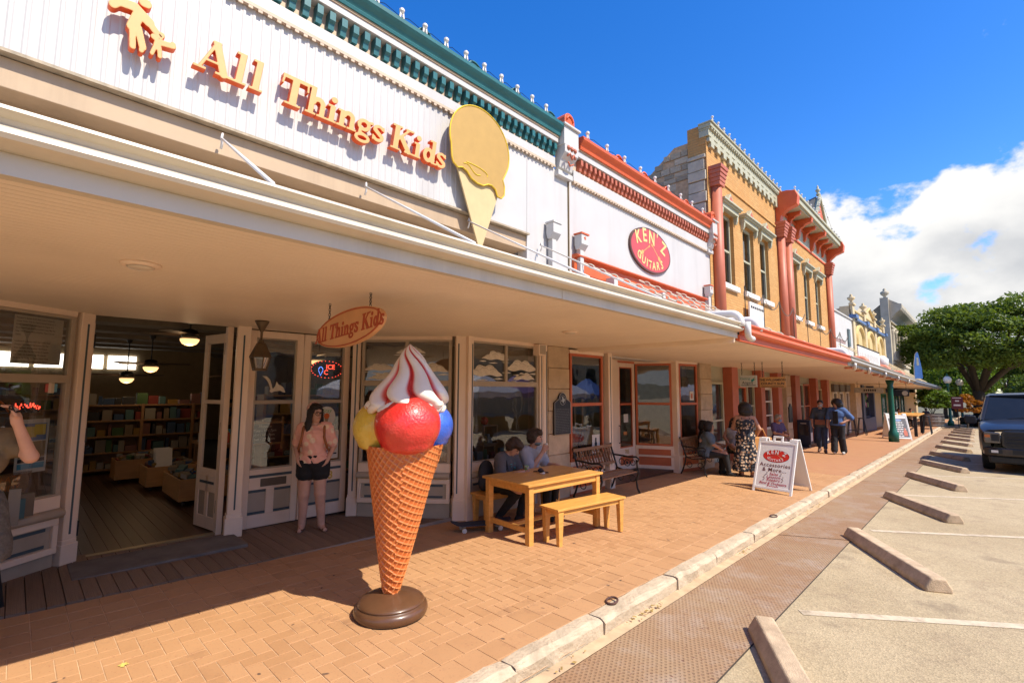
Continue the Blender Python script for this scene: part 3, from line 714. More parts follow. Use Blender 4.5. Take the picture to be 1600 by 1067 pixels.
# --- shopfront bays
Z = dict(glass0=0.76, tr0=1.845, tr1=1.925, glass1=2.49)
def stripe(fr, parent, s0, s1, z0, z1, d, name='trim_stripe'):
    q = MB(); fr.bx(q, s0, s1, z0, z1, d, d + 0.004); return q.build(name, m_blue, parent)
def shop_bay(p0, p1, parent, mull=True, clouds=0, zb=0.0, ends=(0.05, 0.05)):
    f = Fr(p0, p1); L_ = f.L; a, b = ends[0], L_ - ends[1]
    r = MB(); f.bx(r, 0, L_, zb - 0.06, 0.19, -0.05, -0.01); rb_ = r.build('plinth', m_taupe, parent)
    r = MB(); f.bx(r, 0, L_, 0.1895, 0.25, -0.06, 0.03); f.bx(r, 0, L_, 0.46, 0.535, -0.06, 0.03); f.bx(r, 0, a, 0.25, 0.46, -0.06, 0.03); f.bx(r, b, L_, 0.25, 0.46, -0.06, 0.03)
    rz = r.build('stall_riser', m_cream, parent, bevel=0.006)
    r = MB(); f.bx(r, a + .001, b - .001, 0.2505, 0.4595, -0.05, 0.0); r.build('panel', m_taupe, rz)
    stripe(f, rz, a + .05, b - .05, 0.262, 0.292, 0.001); stripe(f, rz, a + .05, b - .05, 0.418, 0.448, 0.001)
    r = MB(); r.loft([(-0.06, 0.0), (0.07, 0.0), (0.092, 0.02), (0.096, 0.045), (0.085, 0.07), (0.05, 0.0835), (-0.06, 0.0835)], [f.P(0, 0.536), f.P(L_, 0.536)], f.n, (0, 0, 1)); r.build('sill', m_taupe, parent, fix=True, auto=50)
    w = MB(); fw = 0.045
    f.bx(w, 0, L_, 0.7405, Z['glass0'], -0.05, 0.012); f.bx(w, 0, fw, Z['glass0'], Z['glass1'], -0.05, 0.012); f.bx(w, L_ - fw, L_, Z['glass0'], Z['glass1'], -0.05, 0.012)
    f.bx(w, fw, L_ - fw, Z['tr0'], Z['tr1'], -0.05, 0.016); f.bx(w, 0, L_, Z['glass1'], 2.52, -0.05, 0.012)
    if mull: f.bx(w, L_ / 2 - .025, L_ / 2 + .025, Z['tr1'], Z['glass1'], -0.05, 0.013)
    win = w.build('window', m_taupe, parent, bevel=0.004)
    r = MB(); f.bx(r, 0, L_, 2.5205, 2.575, -0.06, 0.02); r.build('header', m_cream, parent); r = MB(); f.bx(r, 0, L_, 0.62, 0.74, -0.06, 0.02); r.build('bottom_rail', m_cream, parent)
    segs = [(fw, L_ - fw, Z['glass0'], Z['tr0'])] + ([(fw, L_ / 2 - .025, Z['tr1'], Z['glass1']), (L_ / 2 + .025, L_ - fw, Z['tr1'], Z['glass1'])] if mull else [(fw, L_ - fw, Z['tr1'], Z['glass1'])])
    for s0, s1, z0, z1 in segs:
        g = MB(); g.poly([f.P(s0, z0, -0.02), f.P(s1, z0, -0.02), f.P(s1, z1, -0.02), f.P(s0, z1, -0.02)]); g.build('pane', m_glass, win)
    return f, win
m_decal = mat('white_window_paint', (0.62, 0.57, 0.48), 0.8, var=0.12, vscale=14)
m_decal_line = mat('window_paint_line', (0.26, 0.23, 0.19), 0.8)
def cloud_decal(f, win, s, z, sc, seed):
    r = random.Random(seed); circ = [((x + r.uniform(-.05, .05)) * sc, y * r.uniform(.75, 1.1) * sc, q_ * r.uniform(.9, 1.15) * sc) for x, y, q_ in ((-.72, .02, .15), (-.47, .12, .21), (-.2, .30, .24), (-.02, .16, .3), (.2, .36, .23), (.44, .15, .24), (.7, .03, .17))]
    n = 60; q = MB(); W = .92 * sc; pr = None
    for i in range(n + 1):
        x = -W + 2 * W * i / n; y = .0
        for cx, cy, r_ in circ:
            if abs(x - cx) < r_: y = max(y, cy + sqrt(r_ * r_ - (x - cx) ** 2))
        e = 1 - abs(x / W) ** 6; cur = (x, (-.05 - .05 * sin(x / sc * 7 + seed)) * sc * e, y * e + .004)
        if pr: q.poly([f.P(s + a * 1.2, z + b * .78, -0.014) for a, b in ((pr[0], pr[1]), (x, cur[1]), (x, cur[2]), (pr[0], pr[2]))])
        pr = cur
    for dx, dy, l in ((-1.0, -.16, .6), (.8, -.17, .7), (-.2, -.24, .8)): q.poly([f.P(s + (dx + a) * sc, z + (dy + b) * sc, -0.014) for a, b in ((-l / 2, 0), (0, -.035), (l / 2, 0), (.1, .05), (-.12, .035))])
    o = q.build('cloud_decal', m_decal, win); q = MB()
    for cx, cy, r_ in circ[1:6]:
        pts = [(cx + r_ * .8 * cos(a), cy + r_ * .8 * sin(a)) for a in LS(r.uniform(.3, .8), r.uniform(2.0, 2.8), 9)]
        for (x0, y0), (x1, y1) in zip(pts[:-1], pts[1:]): w_ = .022 * sc; q.poly([f.P(s + a * 1.2, z + b * .78, -0.0125) for a, b in ((x0, y0), (x1, y1), (x1, y1 - w_), (x0, y0 - w_))])
    q.build('cloud_outline', m_decal_line, win)['kind'] = 'stuff'
fR, winR = shop_bay((-6.5, 3.55), (-5.50, 4.43), kids, clouds=1)
cloud_decal(fR, winR, 0.26, 2.08, 0.22, 1); cloud_decal(fR, winR, 0.98, 2.06, 0.28, 2); cloud_decal(fR, winR, 0.72, 2.33, 0.2, 7); cloud_decal(fR, winR, 0.3, 1.95, 0.2, 9)
fF, winF = shop_bay((-5.34, 4.63), (-5.34, 6.16), kids)
cloud_decal(fF, winF, 0.33, 2.02, 0.34, 3); cloud_decal(fF, winF, 0.55, 2.27, 0.27, 4); cloud_decal(fF, winF, 1.15, 2.12, 0.36, 5); cloud_decal(fF, winF, 1.2, 1.97, 0.24, 6)
fL, winL = shop_bay((-5.35, -1.28), (-6.62, 0.40), kids, mull=True)
fL.n = fL.n
def column(cx, cy, ux, uy, w, d, parent, stripes=(-1, 1), z0=-0.08, zt=2.575):
    """square cream pilaster facing (nx,ny) with dark grooves"""
    u = NA([ux, uy, 0.0]); n = NA([uy, -ux, 0.0]); c = NA([cx, cy, 0.0]); q = MB()
    def B(w_, d_, za, zb): q.obox(c + (0, 0, (za + zb) / 2), u * w_ / 2, NA([0, 0, (zb - za) / 2]), n * d_ / 2)
    B(w, d, 0.255, zt); B(w * 1.28, d * 1.28, z0, 0.25); B(w * 1.12, d * 1.12, 0.245, 0.29)
    o = q.build('column', m_cream, parent, bevel=0.008)
    for s in stripes:
        for sn in (0,):
            r = MB(); cc = c + u * (s * w * 0.24) + n * (d / 2); r.obox(cc + (0, 0, 1.40), u * 0.009, NA([0, 0, 1.06]), n * 0.004); r.build('trim_stripe', m_blue, o)
    return o
column(-5.42, 4.52, 0.5, 0.866, 0.15, 0.15, kids, (-1,)); column(-5.335, 4.60, 0.0, 1.0, 0.10, 0.14, kids, (1,))
column(-5.36, 6.215, 0, 1, 0.09, 0.12, kids, (0,)); column(-5.37, 6.34, 0, 1, 0.10, 0.10, kids, (1,))
column(-6.63, 1.985, 0.2, 0.98, 0.15, 0.15, kids, (0,)); column(-6.63, 3.54, 0.55, 0.83, 0.12, 0.13, kids, (0,))
column(-6.70, 0.47, -0.6, 0.8, 0.13, 0.12, kids, (0,))
for z in (0.28, 0.56): pass
# door frame, jambs and the two leaves standing open
q = MB(); q.box(-6.86, -6.74, 0.50, 0.565, 0.0, 2.575); q.box(-6.86, -6.76, 1.84, 1.905, 0.0, 2.575); q.build('door_frame', m_cream, kids, bevel=0.004)
def door_leaf(hx, hy, ang, w, parent, two=True, back=False):
    """half-glazed leaf hinged at (hx,hy)"""
    p1 = (hx + w * cos(ang), hy + w * sin(ang)); f = Fr((hx, hy), p1); q = MB(); t = 0.02; a = 0.085
    f.bx(q, 0, a, 0.05, 2.5, -t, t); f.bx(q, w - a, w, 0.05, 2.5, -t, t); f.bx(q, a, w - a, 2.38, 2.5, -t, t); f.bx(q, a, w - a, 0.70, 0.78, -t, t); f.bx(q, a, w - a, 0.05, 0.20, -t, t); f.bx(q, a, w - a, 1.60, 1.65, -t * .8, t * .8)
    f.bx(q, w / 2 - .04, w / 2 + .04, .20, .70, -t, t); f.bx(q, a, w - a, 0.50, 0.70, -t, t)
    leaf_ = q.build('door', m_cream, parent, bevel=0.005)
    q = MB(); f.bx(q, a, w / 2 - .04, .20, .50, -.008, .008); f.bx(q, w / 2 + .04, w - a, .20, .50, -.008, .008); q.build('panel', m_taupe, leaf_)
    for sg in (-1, 1):
        q = MB(); f.bx(q, a + .03, w - a - .03, 0.60, 0.632, sg * (t + .001), sg * (t + .005)); q.build('trim_stripe', m_blue, leaf_)
    for z0, z1 in ((.78, 1.60), (1.65, 2.38)):
        g = MB(); g.poly([f.P(a, z0), f.P(w - a, z0), f.P(w - a, z1), f.P(a, z1)]); g.build('pane', m_glass, leaf_)
    for z in (0.35, 1.30, 2.30):
        q = MB(); f.bx(q, -.012, .03, z - .075, z + .075, -t - .012, t + .012); q.build('hinge', m_dark, leaf_)
    q = MB(); q.lathe([(0.0, 0), (0.03, 0.004), (0.03, 0.01), (0.012, 0.02), (0.028, 0.04), (0.0, 0.055)], (0, 0, 0), 12)
    R = Matrix(((f.u[0], 0, f.n[0], 0), (f.u[1], 0, f.n[1], 0), (0, 1, 0, 0), (0, 0, 0, 1)))
    q.v = [tuple(NA(R)[:3, :3] @ NA(p) + f.P(w - .045, 1.12, t)) for p in q.v]; q.build('door_knob', m_dark, leaf_, smooth=True)
    return f, leaf_
fo, leaf_o = door_leaf(-6.83, 1.875, RD(190), 0.60, kids)
q = MB()
for i, z in enumerate((1.28, 1.21, 1.14, 1.09)): fo.bx(q, .16, .24, z, z + .04, .005, .008)
q.build('sticker', mat('red_sticker', (0.35, 0.05, 0.05), 0.6), leaf_o)
q = MB(); fo.bx(q, .13, .28, .84, 1.36, .002, .004); q.build('notice', mat('paper', (0.62, 0.58, 0.52), 0.8, var=0.04), leaf_o)
door_leaf(-6.83, 0.555, RD(176), 0.62, kids)
# the closed pair of doors right of the entrance
def fixed_door(y0, y1, parent, slot):
    f = Fr((-6.79, y0), (-6.79, y1)); w = f.L; q = MB(); a = 0.085
    f.bx(q, 0, a, 0.03, 2.56, -.03, .02); f.bx(q, w - a, w, 0.03, 2.56, -.03, .02); f.bx(q, a, w - a, 2.47, 2.56, -.03, .02); f.bx(q, a, w - a, .50, .755, -.03, .02); f.bx(q, a, w - a, .03, .19, -.03, .02); f.bx(q, w / 2 - .05, w / 2 + .05, .19, .50, -.03, .02)
    d_ = q.build('door', m_cream, parent, bevel=0.005)
    q = MB(); f.bx(q, a, w / 2 - .05, .1905, .4995, -.03, -.0), f.bx(q, w / 2 + .05, w - a, .1905, .4995, -.03, -.0); q.build('panel', m_taupe, d_)
    for s0, s1 in ((a, w / 2 - .05), (w / 2 + .05, w - a)):
        stripe(f, d_, s0, s1, .192, .225, .001); stripe(f, d_, s0, s1, .465, .498, .001)
    stripe(f, d_, a, w - a, .655, .69, .0205)
    q = MB(); e = 0.022
    f.bx(q, a, w - a, .7555, .775, -.03, .012); f.bx(q, a, a + e, .775, 2.4695, -.03, .012); f.bx(q, w - a - e, w - a, .775, 2.4695, -.03, .012); f.bx(q, a + e, w - a - e, 2.45, 2.4695, -.03, .012); f.bx(q, a + e, w - a - e, 1.595, 1.645, -.03, .014)
    q.build('sash', m_taupe, d_, bevel=0.003)
    for z0, z1 in ((.775, 1.595), (1.645, 2.45)):
        g = MB(); g.poly([f.P(a + e, z0, -.01), f.P(w - a - e, z0, -.01), f.P(w - a - e, z1, -.01), f.P(a + e, z1, -.01)]); g.build('pane', m_glass, d_)
    if slot: q = MB(); f.bx(q, w * .32, w * .78, .535, .635, .0205, .03); q.build('letter_slot', mat('slot_brown', (0.12, 0.095, 0.07), 0.5), d_)
    return f, d_
fd1, d1_ = fixed_door(2.10, 2.80, kids, True); fd2, d2_ = fixed_door(2.815, 3.50, kids, False)
m_gold = mat('brass_numeral', (0.55, 0.38, 0.10), 0.35, metal=0.6)
text('13', 0.15, m_gold, fd2.P(0.41, 0.57, 0.021), fd2.u, (0, 0, 1), d2_, 'door_number', depth=0.004, bold=0.004)
# bat shape and round sign on the glass
q = MB(); bat = [(-.20, .12), (-.12, .11), (-.06, .06), (-.03, -.01), (-.02, -.06), (.0, -.07), (.03, -.03), (.05, .04), (.08, .0), (.12, -.02), (.17, -.05), (.21, -.12), (.19, -.13), (.12, -.10), (.02, -.11), (-.03, -.13), (-.06, -.11), (-.05, -.07), (-.08, .0), (-.12, .06)]
q.prism([(x * .75, y * .9) for x, y in bat][::-1], fd1.P(0.33, 1.86, -0.006), fd1.u, (0, 0, 1), 0.002); q.build('bat_decal', m_decal, d1_)
def disc(f, s, z, d, rx, rz, n=28): return [f.P(s + rx * cos(a), z + rz * sin(a), d) for a in LS(0, 2 * PI, n + 1)[:-1]]
m_paper = mat('paper', (0.62, 0.58, 0.52), 0.8, var=0.04)
q = MB(); q.poly(disc(fd2, .37, 1.40, -.006, .13, .145)); q.build('round_notice', m_paper, d2_)
q = MB(); q.poly([fd2.P(.37, 1.28, -.0045), fd2.P(.405, 1.39, -.0045), fd2.P(.335, 1.39, -.0045)]); q.build('cone_print', mat('print_tan', (0.30, 0.20, 0.12), 0.8), d2_)
q = MB(); q.poly(disc(fd2, .37, 1.41, -.0035, .042, .04)); q.build('scoop_print', mat('print_orange', (0.62, 0.14, 0.03), 0.8), d2_)
text('Stay', 0.085, mat('print_green', (0.2, 0.4, 0.15), 0.8), fd2.P(.37, 1.485, -.004), fd2.u, (0, 0, 1), d2_, 'lettering', shear=0.2)
q = MB(); fd2.bx(q, .36, .56, .80, 1.20, -.008, -.006); po = q.build('poster', m_paper, d2_)
m_ink = mat('print_dark', (0.03, 0.03, 0.035), 0.8)
q = MB(); fd2.bx(q, .38, .54, .86, .88, -.0055, -.005); fd2.bx(q, .38, .5, .91, .92, -.0055, -.005); fd2.bx(q, .45, .55, 1.0, 1.05, -.0055, -.005); q.build('poster_print', m_ink, d2_)
# --- shop interior, seen through the open door
m_floor = mat('shop_floor_board', (0.075, 0.036, 0.021), 0.42, var=0.3, vscale=4, rnd=0.3, dirt=0.4, stretch=(.5, 6, 6))
q = MB(); q.box(-18.2, -18, -6, 6.9, -.05, 3.3); q.box(-18, -6.9, -6.2, -6, -.05, 3.3); q.box(-18, -5.62, 6.9, 7.05, -.05, 3.3); q.build('inner_wall', mat('shop_wall', (0.30, 0.23, 0.14), 0.85, var=0.1), kids)
q = MB(); q.box(-18, -6.86, -6, 6.9, 3.0, 3.1);
for x in np.arange(-17.4, -7.2, 1.6): q.box(x, x + .55, -6, 6.9, 2.9, 2.9995)
q.build('inner_ceiling', mat('shop_ceiling', (0.16, 0.13, 0.10), 0.85), kids)
q = MB(); q.box(-6.86, -5.6, -6, .48, 2.58, 2.62); q.box(-6.9, -6.8, -6, 6.9, 2.62, 3.1); q.build('bulkhead', m_cream, kids)
fl = MB().box(-18, -6.80, -6, 6.9, -.10, -.005).build('floor', m_black, kids)
fm = MB().box(-0.5, 0.5, -0.5, 0.5, -1, 0).mesh('floor_board', m_floor)
for i, y in enumerate(np.arange(-0.9, 5.0, 0.11)):
    inst(fm, 'floor_board', MT((-12.4, y + .055, 0.035 + rb.uniform(-.001, .001))) @ Matrix.Diagonal((11.15, 0.106, 0.03, 1)), fl)
q = MB(); q.box(-6.86, -6.78, 0.56, 1.85, 0.0, 0.052); q.build('threshold', mat('brass_strip', (0.35, 0.26, 0.13), 0.4, metal=0.4), kids)
q = MB()
for i in range(8): q.box(-17.98, -17.96, -3.4 + i * .75, -2.75 + i * .75, 2.34, 2.72)
lw = q.build('back_window', mat('bright_pane', (0.8, 0.8, 0.8), 0.5, emit=(1.0, 0.95, 0.85), estr=2.2), kids)
# display windows: shelf floor behind the glass and a backing wall, so that the bays are not hollow
q = MB(); q.box(-6.45, -5.42, 4.65, 6.85, 0.60, 0.66); q.poly([(-6.45, 3.66, .66), (-5.55, 4.47, .66), (-5.55, 6.8, .66), (-6.45, 6.8, .66)]); q.build('display_shelf', mat('display_wood', (0.34, 0.22, 0.12), 0.6, var=0.2), kids)
q = MB(); q.poly([(-5.45, -1.25, .64), (-6.7, .30, .64), (-7.2, .30, .64), (-7.2, -1.25, .64)]); q.build('display_shelf', mat('display_wood', (0.34, 0.22, 0.12), 0.6), kids)
# --- raised orange letters
def glyphs():
    G = {}
    def arc(cx, cy, rx, ry, r, a0, a1, n=12, r2=None):
        A = np.radians(LS(a0, a1, n)); rr = LS(r, r2 if r2 else r, n)
        return [('s', cx + rx * cos(A[i]), cy + ry * sin(A[i]), cx + rx * cos(A[i + 1]), cy + ry * sin(A[i + 1]), rr[i]) for i in range(n - 1)]
    b = lambda *a: ('b',) + a; s = lambda *a: ('s',) + a
    G['A'] = [s(.14, .05, .42, .93, .045), s(.44, .9, .74, .06, .105), s(.24, .33, .6, .33, .04), b(-.02, .30, 0, .085), b(.52, .98, 0, .085), s(.36, .95, .5, .95, .05)], 1.0
    G['l'] = [b(.07, .26, .03, 1), b(-.02, .2, .91, 1), b(-.02, .36, 0, .085)], .42
    G['T'] = [b(.31, .54, .03, 1), b(0, .86, .86, 1), s(.03, .68, .05, .92, .035), s(.83, .68, .81, .92, .035), b(.17, .68, 0, .085)], .92
    G['h'] = [b(.07, .25, .03, 1), b(-.02, .2, .91, 1), b(-.02, .34, 0, .085), b(.44, .62, .03, .45), b(.36, .72, 0, .085)] + arc(.37, .43, .16, .17, .09, 170, 0), .78
    G['i'] = [b(.07, .25, .03, .62), b(-.02, .2, .54, .63), b(-.02, .34, 0, .085), s(.17, .83, .17, .831, .115)], .40
    G['n'] = [b(.07, .25, .03, .62), b(-.02, .2, .54, .63), b(-.02, .34, 0, .085), b(.44, .62, .03, .45), b(.36, .72, 0, .085)] + arc(.37, .43, .16, .15, .09, 170, 0), .78
    G['g'] = arc(.28, .40, .185, .17, .075, 0, 360, 20) + arc(.28, -.10, .24, .13, .062, 0, 360, 20) + [s(.16, .22, .16, .09, .06), s(.16, .08, .4, .02, .06), s(.42, .54, .58, .58, .06)], .66
    G['s'] = arc(.26, .46, .16, .125, .06, 25, 200, 12, .075) + [s(.11, .42, .40, .22, .085)] + arc(.26, .17, .17, .125, .07, 20, -160, 12) + [s(.46, .46, .44, .60, .03), s(.06, .04, .06, .2, .03)], .58
    G['K'] = [b(.10, .32, .03, 1), b(0, .42, .91, 1), b(0, .42, 0, .085), s(.3, .45, .70, .95, .05), b(.56, .94, .91, 1), s(.42, .55, .78, .08, .105), b(.6, 1.02, 0, .085)], 1.04
    G['d'] = arc(.26, .32, .17, .235, .085, 0, 360, 20) + [b(.40, .58, .03, 1), b(.28, .5, .91, 1), b(.42, .70, 0, .085)], .74
    return G
GL = glyphs()
def glyph_sdf(prs, X, Y):
    D = np.full(X.shape, 9.0)
    for p in prs:
        if p[0] == 'b': d = np.maximum(np.abs(X - (p[1] + p[2]) / 2) - (p[2] - p[1]) / 2, np.abs(Y - (p[3] + p[4]) / 2) - (p[4] - p[3]) / 2)
        else:
            ax, ay, bx, by, r = p[1:6]; l2 = (bx - ax) ** 2 + (by - ay) ** 2 + 1e-9; t = np.clip(((X - ax) * (bx - ax) + (Y - ay) * (by - ay)) / l2, 0, 1)
            d = np.hypot(X - ax - t * (bx - ax), Y - ay - t * (by - ay)) - r
        D = np.minimum(D, d)
    return D
def letter(prs, size, depth, shear, h, mats, name, parent, place):
    """place(x, y, z) -> world, x along reading, y up, z out of the wall"""
    xs = np.arange(-.12, 1.2, h / size); ys = np.arange(-.36, 1.12, h / size); zs = np.arange(-depth / 2 - 2.5 * h, depth / 2 + 2.6 * h, h)
    X, Y = np.meshgrid(xs, ys, indexing='ij'); D2 = glyph_sdf(prs, X, Y) * size
    D = np.maximum(D2[:, :, None], (np.abs(zs) - depth / 2)[None, None, :])
    v, f = surface_nets(D, NA([0, 0, 0.0]), 1.0)
    v = v * NA([h, h, h]) + NA([xs[0] * size, ys[0] * size, zs[0]])
    v[:, 0] += shear * v[:, 1]
    me = bpy.data.meshes.new(name); me.from_pydata([tuple(place(*p)) for p in v], [], f.tolist())
    for m in mats: me.materials.append(m)
    fz = v[f][:, :, 2]; front = (fz.min(1) > depth / 2 - h * .9)
    me.polygons.foreach_set('material_index', [0 if a else 1 for a in front]); me.update()
    bm = bmesh.new(); bm.from_mesh(me); bmesh.ops.recalc_face_normals(bm, faces=bm.faces); bm.to_mesh(me); bm.free()
    o = bpy.data.objects.new(name, me); link(o); adopt(o, parent); return o
m_let = mat('letter_face_tan', (0.62, 0.345, 0.125), 0.5, var=0.06); m_letside = mat('letter_side_orange', (0.72, 0.10, 0.015), 0.45, var=0.05)
sg = thing('raised_sign', 'raised orange letters spelling All Things Kids on the white corrugated panel', 'sign', (-5.38, 2.5, 4.9))
for ch, y0 in (('A', .98), ('l', 1.315), ('l', 1.475), ('T', 1.765), ('h', 2.055), ('i', 2.30), ('n', 2.425), ('g', 2.665), ('s', 2.875), ('K', 3.15), ('i', 3.50), ('d', 3.645), ('s', 3.865)):
    letter(GL[ch][0], 0.345, 0.085, 0.13, 0.0055, (m_let, m_letside), 'letter', sg, lambda x, y, z, y0=y0: (-5.285 + z, y0 + x, 4.905 + y))
# two running figures before the words
fg = thing('figure_emblem', 'flat orange cut-out of an adult and child reaching, left of the raised letters', 'sign', (-5.38, .6, 4.9))
big_f = [('s', -.55, .98, -.42, 1.12, .10), ('s', -.42, 1.12, -.1, 1.16, .12), ('s', -.1, 1.15, .22, .92, .13), ('s', .22, .92, .48, .66, .09), ('s', .0, 1.05, -.12, .62, .13), ('s', -.12, .62, -.08, .12, .075), ('s', -.0, .66, .13, .2, .09), ('s', .13, .2, .11, .1, .06), ('s', .08, 1.38, .14, 1.38, .12)]
kid_f = [('s', .52, .72, .52, .721, .085), ('s', .36, .6, .56, .52, .08), ('s', .56, .52, .80, .56, .08), ('s', .78, .56, .8, .62, .06), ('s', .46, .5, .44, .36, .09), ('s', .40, .36, .34, .14, .05), ('s', .5, .36, .52, .14, .055)]
for prs, nm in ((big_f, 'adult_figure'), (kid_f, 'child_figure')):
    xs = np.arange(-.8, 1.05, .0055 / .40); ys = np.arange(-.05, 1.6, .0055 / .40)
    sh = [p[:1] + (p[1] + .8, p[2], p[3] + .8, p[4], p[5]) for p in prs]
    def place(x, y, z): return (-5.285 + z, .545 + (x - .8 * .36) * .92, 4.80 + y)
    D = [p for p in sh]
    # same letter builder on a wider grid
    X, Y = np.meshgrid(np.arange(-.1, 1.9, .016), np.arange(-.1, 1.6, .016), indexing='ij'); d2 = glyph_sdf(D, X, Y) * .36; zs = np.arange(-.06, .0601, .0058)
    v, f = surface_nets(np.maximum(d2[:, :, None], (np.abs(zs) - .0425)[None, None, :]), np.zeros(3), 1.0)
    v = np.stack([(-.1 + v[:, 0] * .016) * .36, (-.1 + v[:, 1] * .016) * .36, zs[0] + v[:, 2] * .0058], 1)
    me = bpy.data.meshes.new(nm); me.from_pydata([place(*p) for p in v], [], f.tolist()); me.materials.append(m_let); me.materials.append(m_letside)
    me.polygons.foreach_set('material_index', [0 if a else 1 for a in v[f][:, :, 2].min(1) > .036]); me.update()
    bm = bmesh.new(); bm.from_mesh(me); bmesh.ops.recalc_face_normals(bm, faces=bm.faces); bm.to_mesh(me); bm.free()
    o = bpy.data.objects.new(nm, me); link(o); adopt(o, fg)
# --- flat wooden ice cream sign
cs = thing('cone_sign', 'tall flat wooden sign cut as a yellow ice cream cone, fixed to the white wall', 'sign', (-5.22, 4.69, 3.93))
m_scoop = mat('ochre_paint', (0.44, 0.27, 0.075), 0.6, var=0.05, dirt=0.08); m_conep = mat('cone_tan_paint', (0.56, 0.43, 0.22), 0.6, var=0.05); m_yel = mat('yellow_line_paint', (0.72, 0.50, 0.03), 0.6)
sc_pts = [(4.69 + .605 * cos(a), 5.50 + .585 * sin(a)) for a in LS(-0.35, PI + .30, 34)]
drip = [(4.13, 5.12), (4.16, 5.05), (4.24, 5.0), (4.33, 5.03), (4.42, 5.0), (4.5, 4.92), (4.62, 4.88), (4.74, 4.88), (4.84, 4.93), (4.92, 4.94), (5.0, 4.90), (5.05, 4.80), (5.13, 4.79), (5.19, 4.86), (5.2, 5.0), (5.16, 5.1), (5.22, 5.22)]
out = sc_pts + [(a, b) for a, b in drip]
q = MB(); q.prism(out, (-5.235, 0, 0), (0, 1, 0), (0, 0, 1), 0.03); q.build('scoop', m_scoop, cs)
q = MB(); q.prism([(4.26, 5.02), (4.69, 3.93), (4.76, 3.93), (5.12, 4.92), (4.7, 5.0)], (-5.262, 0, 0), (0, 1, 0), (0, 0, 1), 0.024); q.build('cone', m_conep, cs)
q = MB(); q.tube([(-5.204, a, b) for a, b in out], 0.011, 5, closed=True); q.tube([(-5.204, 4.35 + .03 * i, 5.10 - .008 * i + .03 * sin(i * .6)) for i in range(12)], .009, 5); q.tube([(-5.204, 4.5 + .33 * sin(a), 5.06 + .08 * cos(a)) for a in LS(-.3, 1.8, 9)], .009, 5); q.build('outline', m_yel, cs)
q = MB(); q.bar((-5.4, 4.45, 5.2), (-5.24, 4.45, 5.2), .04, .04); q.bar((-5.4, 4.95, 5.2), (-5.24, 4.95, 5.2), .04, .04); q.bar((-5.4, 4.7, 4.3), (-5.262, 4.7, 4.3), .04, .04); q.build('bracket', m_pipe, cs)
# --- oval sign hanging under the canopy
hs = thing('hanging_sign', 'oval tan wooden sign reading All Things Kids, hung by chains from the canopy', 'sign', (-3.82, 1.95, 2.57))
m_oval = mat('oval_sign_face', (0.66, 0.36, 0.17), 0.5, var=0.08, vscale=5); m_ovr = mat('oval_sign_red', (0.40, 0.075, 0.03), 0.5)
tl = RD(4.0); U = NA([cos(tl), 0, sin(tl)]); Wv = NA([-sin(tl), 0, cos(tl)]); C0 = NA([-3.82, 1.95, 2.315])
el = lambda rx, rz, n=40: [(rx * cos(a), rz * sin(a)) for a in LS(0, 2 * PI, n + 1)[:-1]]
q = MB(); q.prism(el(.575, .155), C0 + (0, .02, 0), U, Wv, 0.04); q.build('board', m_oval, hs)
q = MB(); q.tube([C0 + U * a + Wv * b + (0, -.022, 0) for a, b in el(.56, .142)], .0055, 5, closed=True); q.build('border', m_ovr, hs)
adv = 0; szl = .135; word = 'All Things Kids'; tot = sum(GL[c][1] * .92 if c != ' ' else .34 for c in word); x = -tot * szl * .5 * 1.02
for ch in word:
    if ch == ' ': x += .34 * szl * 1.02; continue
    letter(GL[ch][0], szl * .98, 0.006, 0.2, 0.0028, (m_ovr, m_ovr), 'letter', hs, lambda a, b, c, x=x: C0 + U * (x + a * 1.0) + Wv * (b - .062) + NA([0, -.0225 - c, 0]))
    x += GL[ch][1] * .92 * szl * 1.02
for sx in (-.36, .36):
    q = MB(); base = C0 + U * sx + Wv * .12; n = 7
    for i in range(n):
        z0 = base[2] + (2.57 - base[2]) * i / n; z1 = base[2] + (2.57 - base[2]) * (i + 1) / n; zc = (z0 + z1) / 2; hh = (z1 - z0) * .66
        q.tube([(base[0] + (.009 * cos(a) if i % 2 else 0), 1.95 + (0 if i % 2 else .009 * cos(a)), zc + hh * sin(a)) for a in LS(0, 2 * PI, 9)[:-1]], .003, 4, closed=True)
    q.build('chain', m_dark, hs)
# --- lantern
ln = thing('hanging_lantern', 'bronze six-sided glass lantern hung from the canopy beside the entrance', 'lantern', (-5.87, 1.94, 2.57))
m_bronze = mat('bronze', (0.12, 0.085, 0.05), 0.5, metal=0.5, var=0.2)
L0 = (-5.87, 1.94, 0)
MB().lathe([(.075, 2.571), (.07, 2.55), (.03, 2.47), (.014, 2.44), (.011, 2.35)], L0, 16).build('ceiling_cup', m_bronze, ln, smooth=True)
q = MB(); q.lathe([(.0, 2.36), (.03, 2.345), (.035, 2.32), (.05, 2.31), (.115, 2.165), (.118, 2.15), (.10, 2.148)], L0, 6); q.lathe([(.075, 2.0), (.08, 2.01), (.078, 2.025), (.0, 2.026)], L0, 6)
for i in range(6):
    a = i * PI / 3; q.bar((-5.87 + .106 * cos(a), 1.94 + .106 * sin(a), 2.15), (-5.87 + .074 * cos(a), 1.94 + .074 * sin(a), 2.02), .012, .012)
q.build('frame', m_bronze, ln)
MB().lathe([(.100, 2.148), (.071, 2.026)], L0, 6).build('lantern_glass', glass_mat('lantern_pane', (0.75, 0.72, 0.62), 1.4, 0.12), ln)
